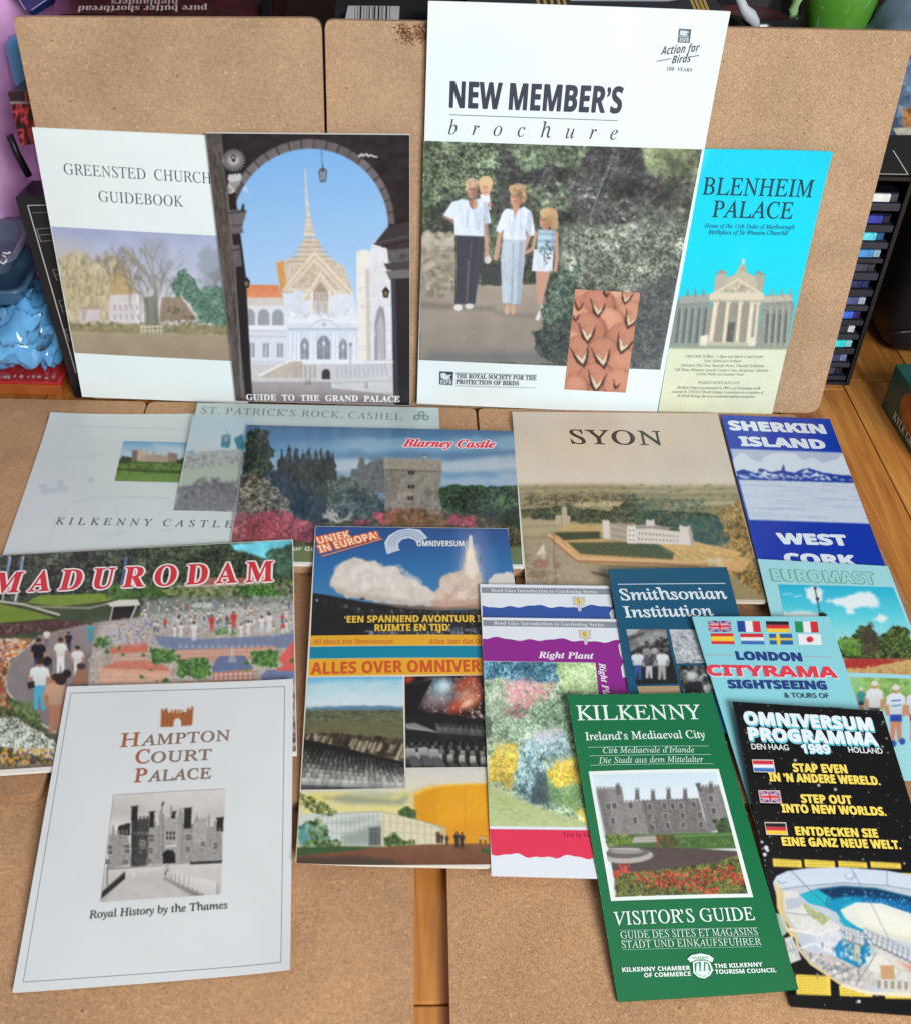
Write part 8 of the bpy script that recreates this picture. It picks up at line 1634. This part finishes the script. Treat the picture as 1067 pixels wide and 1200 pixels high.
    s.text(R, 'KILKENNY CHAMBER', 'sb', (211, 1046), (456, 1039), 15.5, W_, 'publisher_line', fat=.03); s.text(R, 'OF COMMERCE', 'sb', (290, 1066), (458, 1060), 15.5, W_, 'publisher_line', fat=.03); s.text(R, 'THE KILKENNY', 'sb', (544, 1033), (717, 1026), 15.5, W_, 'publisher_line', fat=.03); s.text(R, 'TOURISM COUNCIL', 'sb', (546, 1054), (766, 1047), 15.5, W_, 'publisher_line', fat=.03)
    s.shape(R, [[(444, 1000), (460, 986), (492, 980), (522, 986), (540, 998), (534, 1012), (510, 1002), (480, 1002), (456, 1012)], [(464, 1012), (478, 1006), (512, 1006), (526, 1012), (538, 1040), (526, 1060), (506, 1071), (484, 1066), (466, 1050)]], W_, 'crest')
    s.shape(R, [[(470, 1016), (488, 1010), (516, 1012), (524, 1020), (530, 1040), (520, 1056), (504, 1064), (486, 1060), (472, 1046)]], (20, 122, 76), 'crest')
    s.shape(R, [[(476, 1046), (478, 1018), (486, 1014), (488, 1044)], [(492, 1044), (494, 1010), (504, 1010), (504, 1042)], [(509, 1042), (510, 1016), (518, 1018), (522, 1042)], [(474, 1046), (526, 1042), (518, 1056), (504, 1062), (486, 1058)]], W_, 'crest'); s.text(R, 'KILKENNY', 'sb', (464, 1000), (522, 999), 8, (20, 118, 72), 'crest')
    scuffs(s, 150, (150, 196, 170), 14, (0, 1, 3))
kilkenny_guide()

def hampton():
    R = Reg(0, 780, 2.858)
    s = Sheet('booklet', 'white booklet with thin grey border and black and white palace photo', 'booklet',
              flats([(78.7, 804.5), (343.6, 796.8), (340.3, 1138), (15, 1163.5)], (25.2, 25.2, 10.8, 10.6)), .0016, (213, 216, 217), .38, soft_curl(.0009, tr=.0012, br=.003, bl=.001), pages=(216, 212, 204))
    E1, E2, E3, E4 = (238, 93), (954, 70), (941, 995), (78, 1061)
    for a, b in ((E1, E2), (E2, E3), (E3, E4), (E4, E1)): s.rule(R, a, b, 2.2, (130, 134, 136), 'border_line')
    BR = (166, 96, 66); BG = (136, 110, 94)
    # gatehouse emblem
    cv = Cv(R, (530, 130, 660, 215), (213, 216, 217)); g = random.Random(3)
    gate = [(540, 146), (546, 146), (546, 152), (552, 152), (552, 144), (560, 144), (562, 160), (574, 156), (576, 148), (582, 152), (590, 148), (598, 152), (604, 147), (610, 154), (626, 158), (628, 142), (634, 142), (634, 148), (640, 148), (640, 138), (648, 138), (644, 200), (608, 203), (606, 186), (598, 176), (586, 180), (582, 192), (582, 205), (538, 207)]
    cv.poly(gate, (158, 92, 52)); 
    for k in range(8): cv.line([(536, 152 + 7 * k), (650, 146 + 7 * k)], (206, 150, 110), 1.6, .5)
    for x in (550, 562, 574, 612, 626, 638): cv.line([(x, 150), (x - 2, 204)], (110, 54, 30), 2, .7)
    for x in (580, 594, 606): cv.ell(x, 156, 3, 4, (212, 200, 190))
    cv.poly([(582, 206), (582, 190), (590, 180), (600, 178), (606, 186), (608, 206)], (213, 216, 217))
    s.picture(cv, [(533, 136), (653, 132), (651, 205), (531, 211)], 'gatehouse_emblem', dens=1.8)
    def caps(first, rest, x0, y0, xm, x1, y1, h1, h2):
        t = (xm - x0) / (x1 - x0); ym = y0 + (y1 - y0) * t
        s.text(R, first, 'r', (x0, y0), (xm - 4, ym), h1, BR, 'title', fat=.02); s.text(R, rest, 'r', (xm + 2, ym), (x1, y1), h2, BG, 'title', fat=.02, sp=1.05)
    caps('H', 'AMPTON', 402, 274, 470, 770, 252, 46, 36); caps('C', 'OURT', 453, 330, 504, 707, 317, 46, 36); caps('P', 'ALACE', 450, 393, 494, 706, 380, 46, 36)
    s.text(R, 'Royal History by the Thames', 'r', (300, 850), (762, 816), 26, (82, 84, 86), 'subtitle', fat=.015)
    cv = Cv(R, (330, 410, 770, 800), (190, 184, 178))
    G = lambda v: (v, v * .97, v * .945)
    cv.grad([(0, G(206)), (.5, G(190)), (1, G(220))], (0, 430), (0, 560)); cv.mottle(.06, 60, 4); cv.poly([(500, 440), (700, 430), (740, 470), (600, 480)], G(206), a=.5, ft=20)
    # palace
    cv.poly([(366, 570), (380, 560), (390, 572), (400, 556), (430, 556), (440, 670), (360, 682)], G(150), tex=.1, ts=8); cv.poly([(396, 540), (436, 528), (438, 572), (394, 566)], G(44), rough=3, rs=6); cv.poly([(640, 545), (745, 540), (745, 660), (640, 668)], G(150), tex=.1, ts=8)
    cv.poly([(490, 540), (660, 530), (655, 665), (490, 675)], G(150), tex=.16, ts=6); cv.poly([(536, 512), (610, 506), (610, 540), (606, 668), (534, 672)], G(166), tex=.14, ts=6); cv.poly([(534, 500), (550, 498), (550, 670), (532, 672)], G(132), tex=.15, ts=5); cv.poly([(598, 496), (614, 494), (612, 668), (598, 668)], G(140), tex=.15, ts=5); cv.line([(540, 500), (538, 670)], G(190), 3, .8); cv.line([(604, 496), (602, 668)], G(194), 3, .8)
    cv.poly([(442, 520), (500, 514), (496, 672), (440, 676)], G(66), tex=.25, ts=6); cv.poly([(442, 524), (462, 522), (460, 675), (440, 676)], G(48), a=.8, ft=5)
    for k in range(5): cv.rect(444 + 12 * k, 510 - k, 450 + 12 * k, 524, G(70))
    cv.poly([(650, 524), (692, 516), (692, 600), (650, 606)], G(168), tex=.15, ts=6); 
    for k in range(4): cv.rect(652 + 11 * k, 514 - k, 658 + 11 * k, 526, G(150))
    for (x, y, w_, h) in ((452, 476, 20, 46), (510, 494, 16, 52), (630, 482, 24, 66), (582, 494, 14, 20), (738, 514, 22, 44)): cv.poly([(x - w_ / 2, y), (x + w_ / 2, y - 4), (x + w_ / 2 - 1, y + h), (x - w_ / 2 - 2, y + h)], G(38), rough=2, rs=6); cv.line([(x - w_ / 2 - 2, y), (x + w_ / 2 + 2, y - 3)], G(60), 4)
    for (x, y0, y1) in ((540, 484, 530), (606, 478, 530), (380, 536, 566), (700, 500, 540), (574, 470, 505), (520, 520, 545), (660, 500, 524), (720, 520, 545)): cv.poly([(x - 4, y0 + 6), (x, y0), (x + 4, y0 + 6), (x + 4, y1), (x - 4, y1)], G(150)); 
    for x in range(370, 740, 13): cv.rect(x, 554 - (x - 370) * .02 + (8 if 440 < x < 650 else 0), x + 6, 566, G(164), a=.7)
    for (x, y, w_, h) in ((370, 620, 16, 34), (426, 616, 18, 32), (362, 660, 16, 18), (420, 660, 20, 16), (508, 580, 18, 28), (504, 622, 18, 20), (500, 656, 16, 16), (572, 572, 34, 32), (632, 578, 18, 22), (630, 618, 16, 18), (680, 600, 14, 16), (722, 606, 14, 26), (478, 602, 14, 26)): cv.rect(x - w_ / 2 - 1, y - h / 2 - 1, x + w_ / 2 + 1, y + h / 2 + 1, G(196)); cv.wins([(x - w_ / 2, y - h / 2), (x + w_ / 2, y - h / 2), (x + w_ / 2, y + h / 2), (x - w_ / 2, y + h / 2)], 3 if w_ > 15 else 2, 2, .72, .8, G(58))
    cv.wins([(545, 620), (588, 618), (588, 664), (545, 666)], 1, 1, 1, 1, G(26), arch=True); cv.line([(556, 608), (588, 606)], G(220), 5); cv.poly([(540, 660), (546, 640), (546, 664)], G(210))
    cv.poly([(640, 660), (745, 655), (745, 668), (636, 672)], G(44), rough=2, rs=6); cv.line([(360, 684), (540, 672)], G(130), 6); cv.line([(490, 672), (545, 668)], G(220), 3)
    cv.line([(546, 470), (541, 492)], G(60), 2); cv.poly([(546, 458), (552, 460), (546, 472), (540, 474)], G(50))
    cv.dabs([(366, 560), (740, 540), (740, 660), (366, 676)], 260, 1.5, 4, [G(196), G(110), G(140), G(90)], a=.35)
    # forecourt
    cv.poly([(345, 690), (500, 676), (745, 664), (742, 800), (335, 800)], G(206), g=G(176), tex=.04, ts=30); cv.poly([(430, 706), (540, 690), (650, 800), (345, 800)], G(190), tex=.05, ts=24)
    cv.poly([(342, 762), (420, 694), (420, 716), (340, 784)], G(36), tex=.2, ts=4); 
    for k in range(12): cv.line([(346 + 6.3 * k, 722 + 38 - k * 5.3), (346 + 6.3 * k, 780 - k * 5.6)], G(90), 1.5, .6)
    cv.line([(345, 758), (420, 692)], G(110), 3); cv.line([(360, 676), (360, 740)], G(70), 3)
    for (x, y, h) in ((556, 706, 30), (562, 694, 22), (448, 712, 24)): cv.man(x, y, h, G(206), G(60), skin=G(150), hair=G(60))
    cv.rect(444, 684, 452, 712, G(214))
    for k in range(11):
        t = (k / 10) ** 1.25; x = 562 + 152 * t; y = 716 + 68 * t; w_ = 7 + 20 * t; h = 24 + 38 * t
        cv.poly([(x - w_ * 1.9, y - h * .1), (x - w_ * .3, y - h * .2), (x - w_ * .3, y + 2), (x - w_ * 1.9, y + 4)], G(96), a=.6, ft=4)
        cv.poly([(x - w_ / 2, y), (x - w_ / 2, y - h * .82), (x - w_ * .28, y - h), (x + w_ * .28, y - h), (x + w_ / 2, y - h * .82), (x + w_ / 2, y)], G(214), g=G(196)); cv.line([(x + w_ / 2, y - h * .8), (x + w_ / 2, y)], G(110), 2)
    s.picture(cv, [(382, 437), (757, 416), (740, 768), (338, 795)])
hampton()
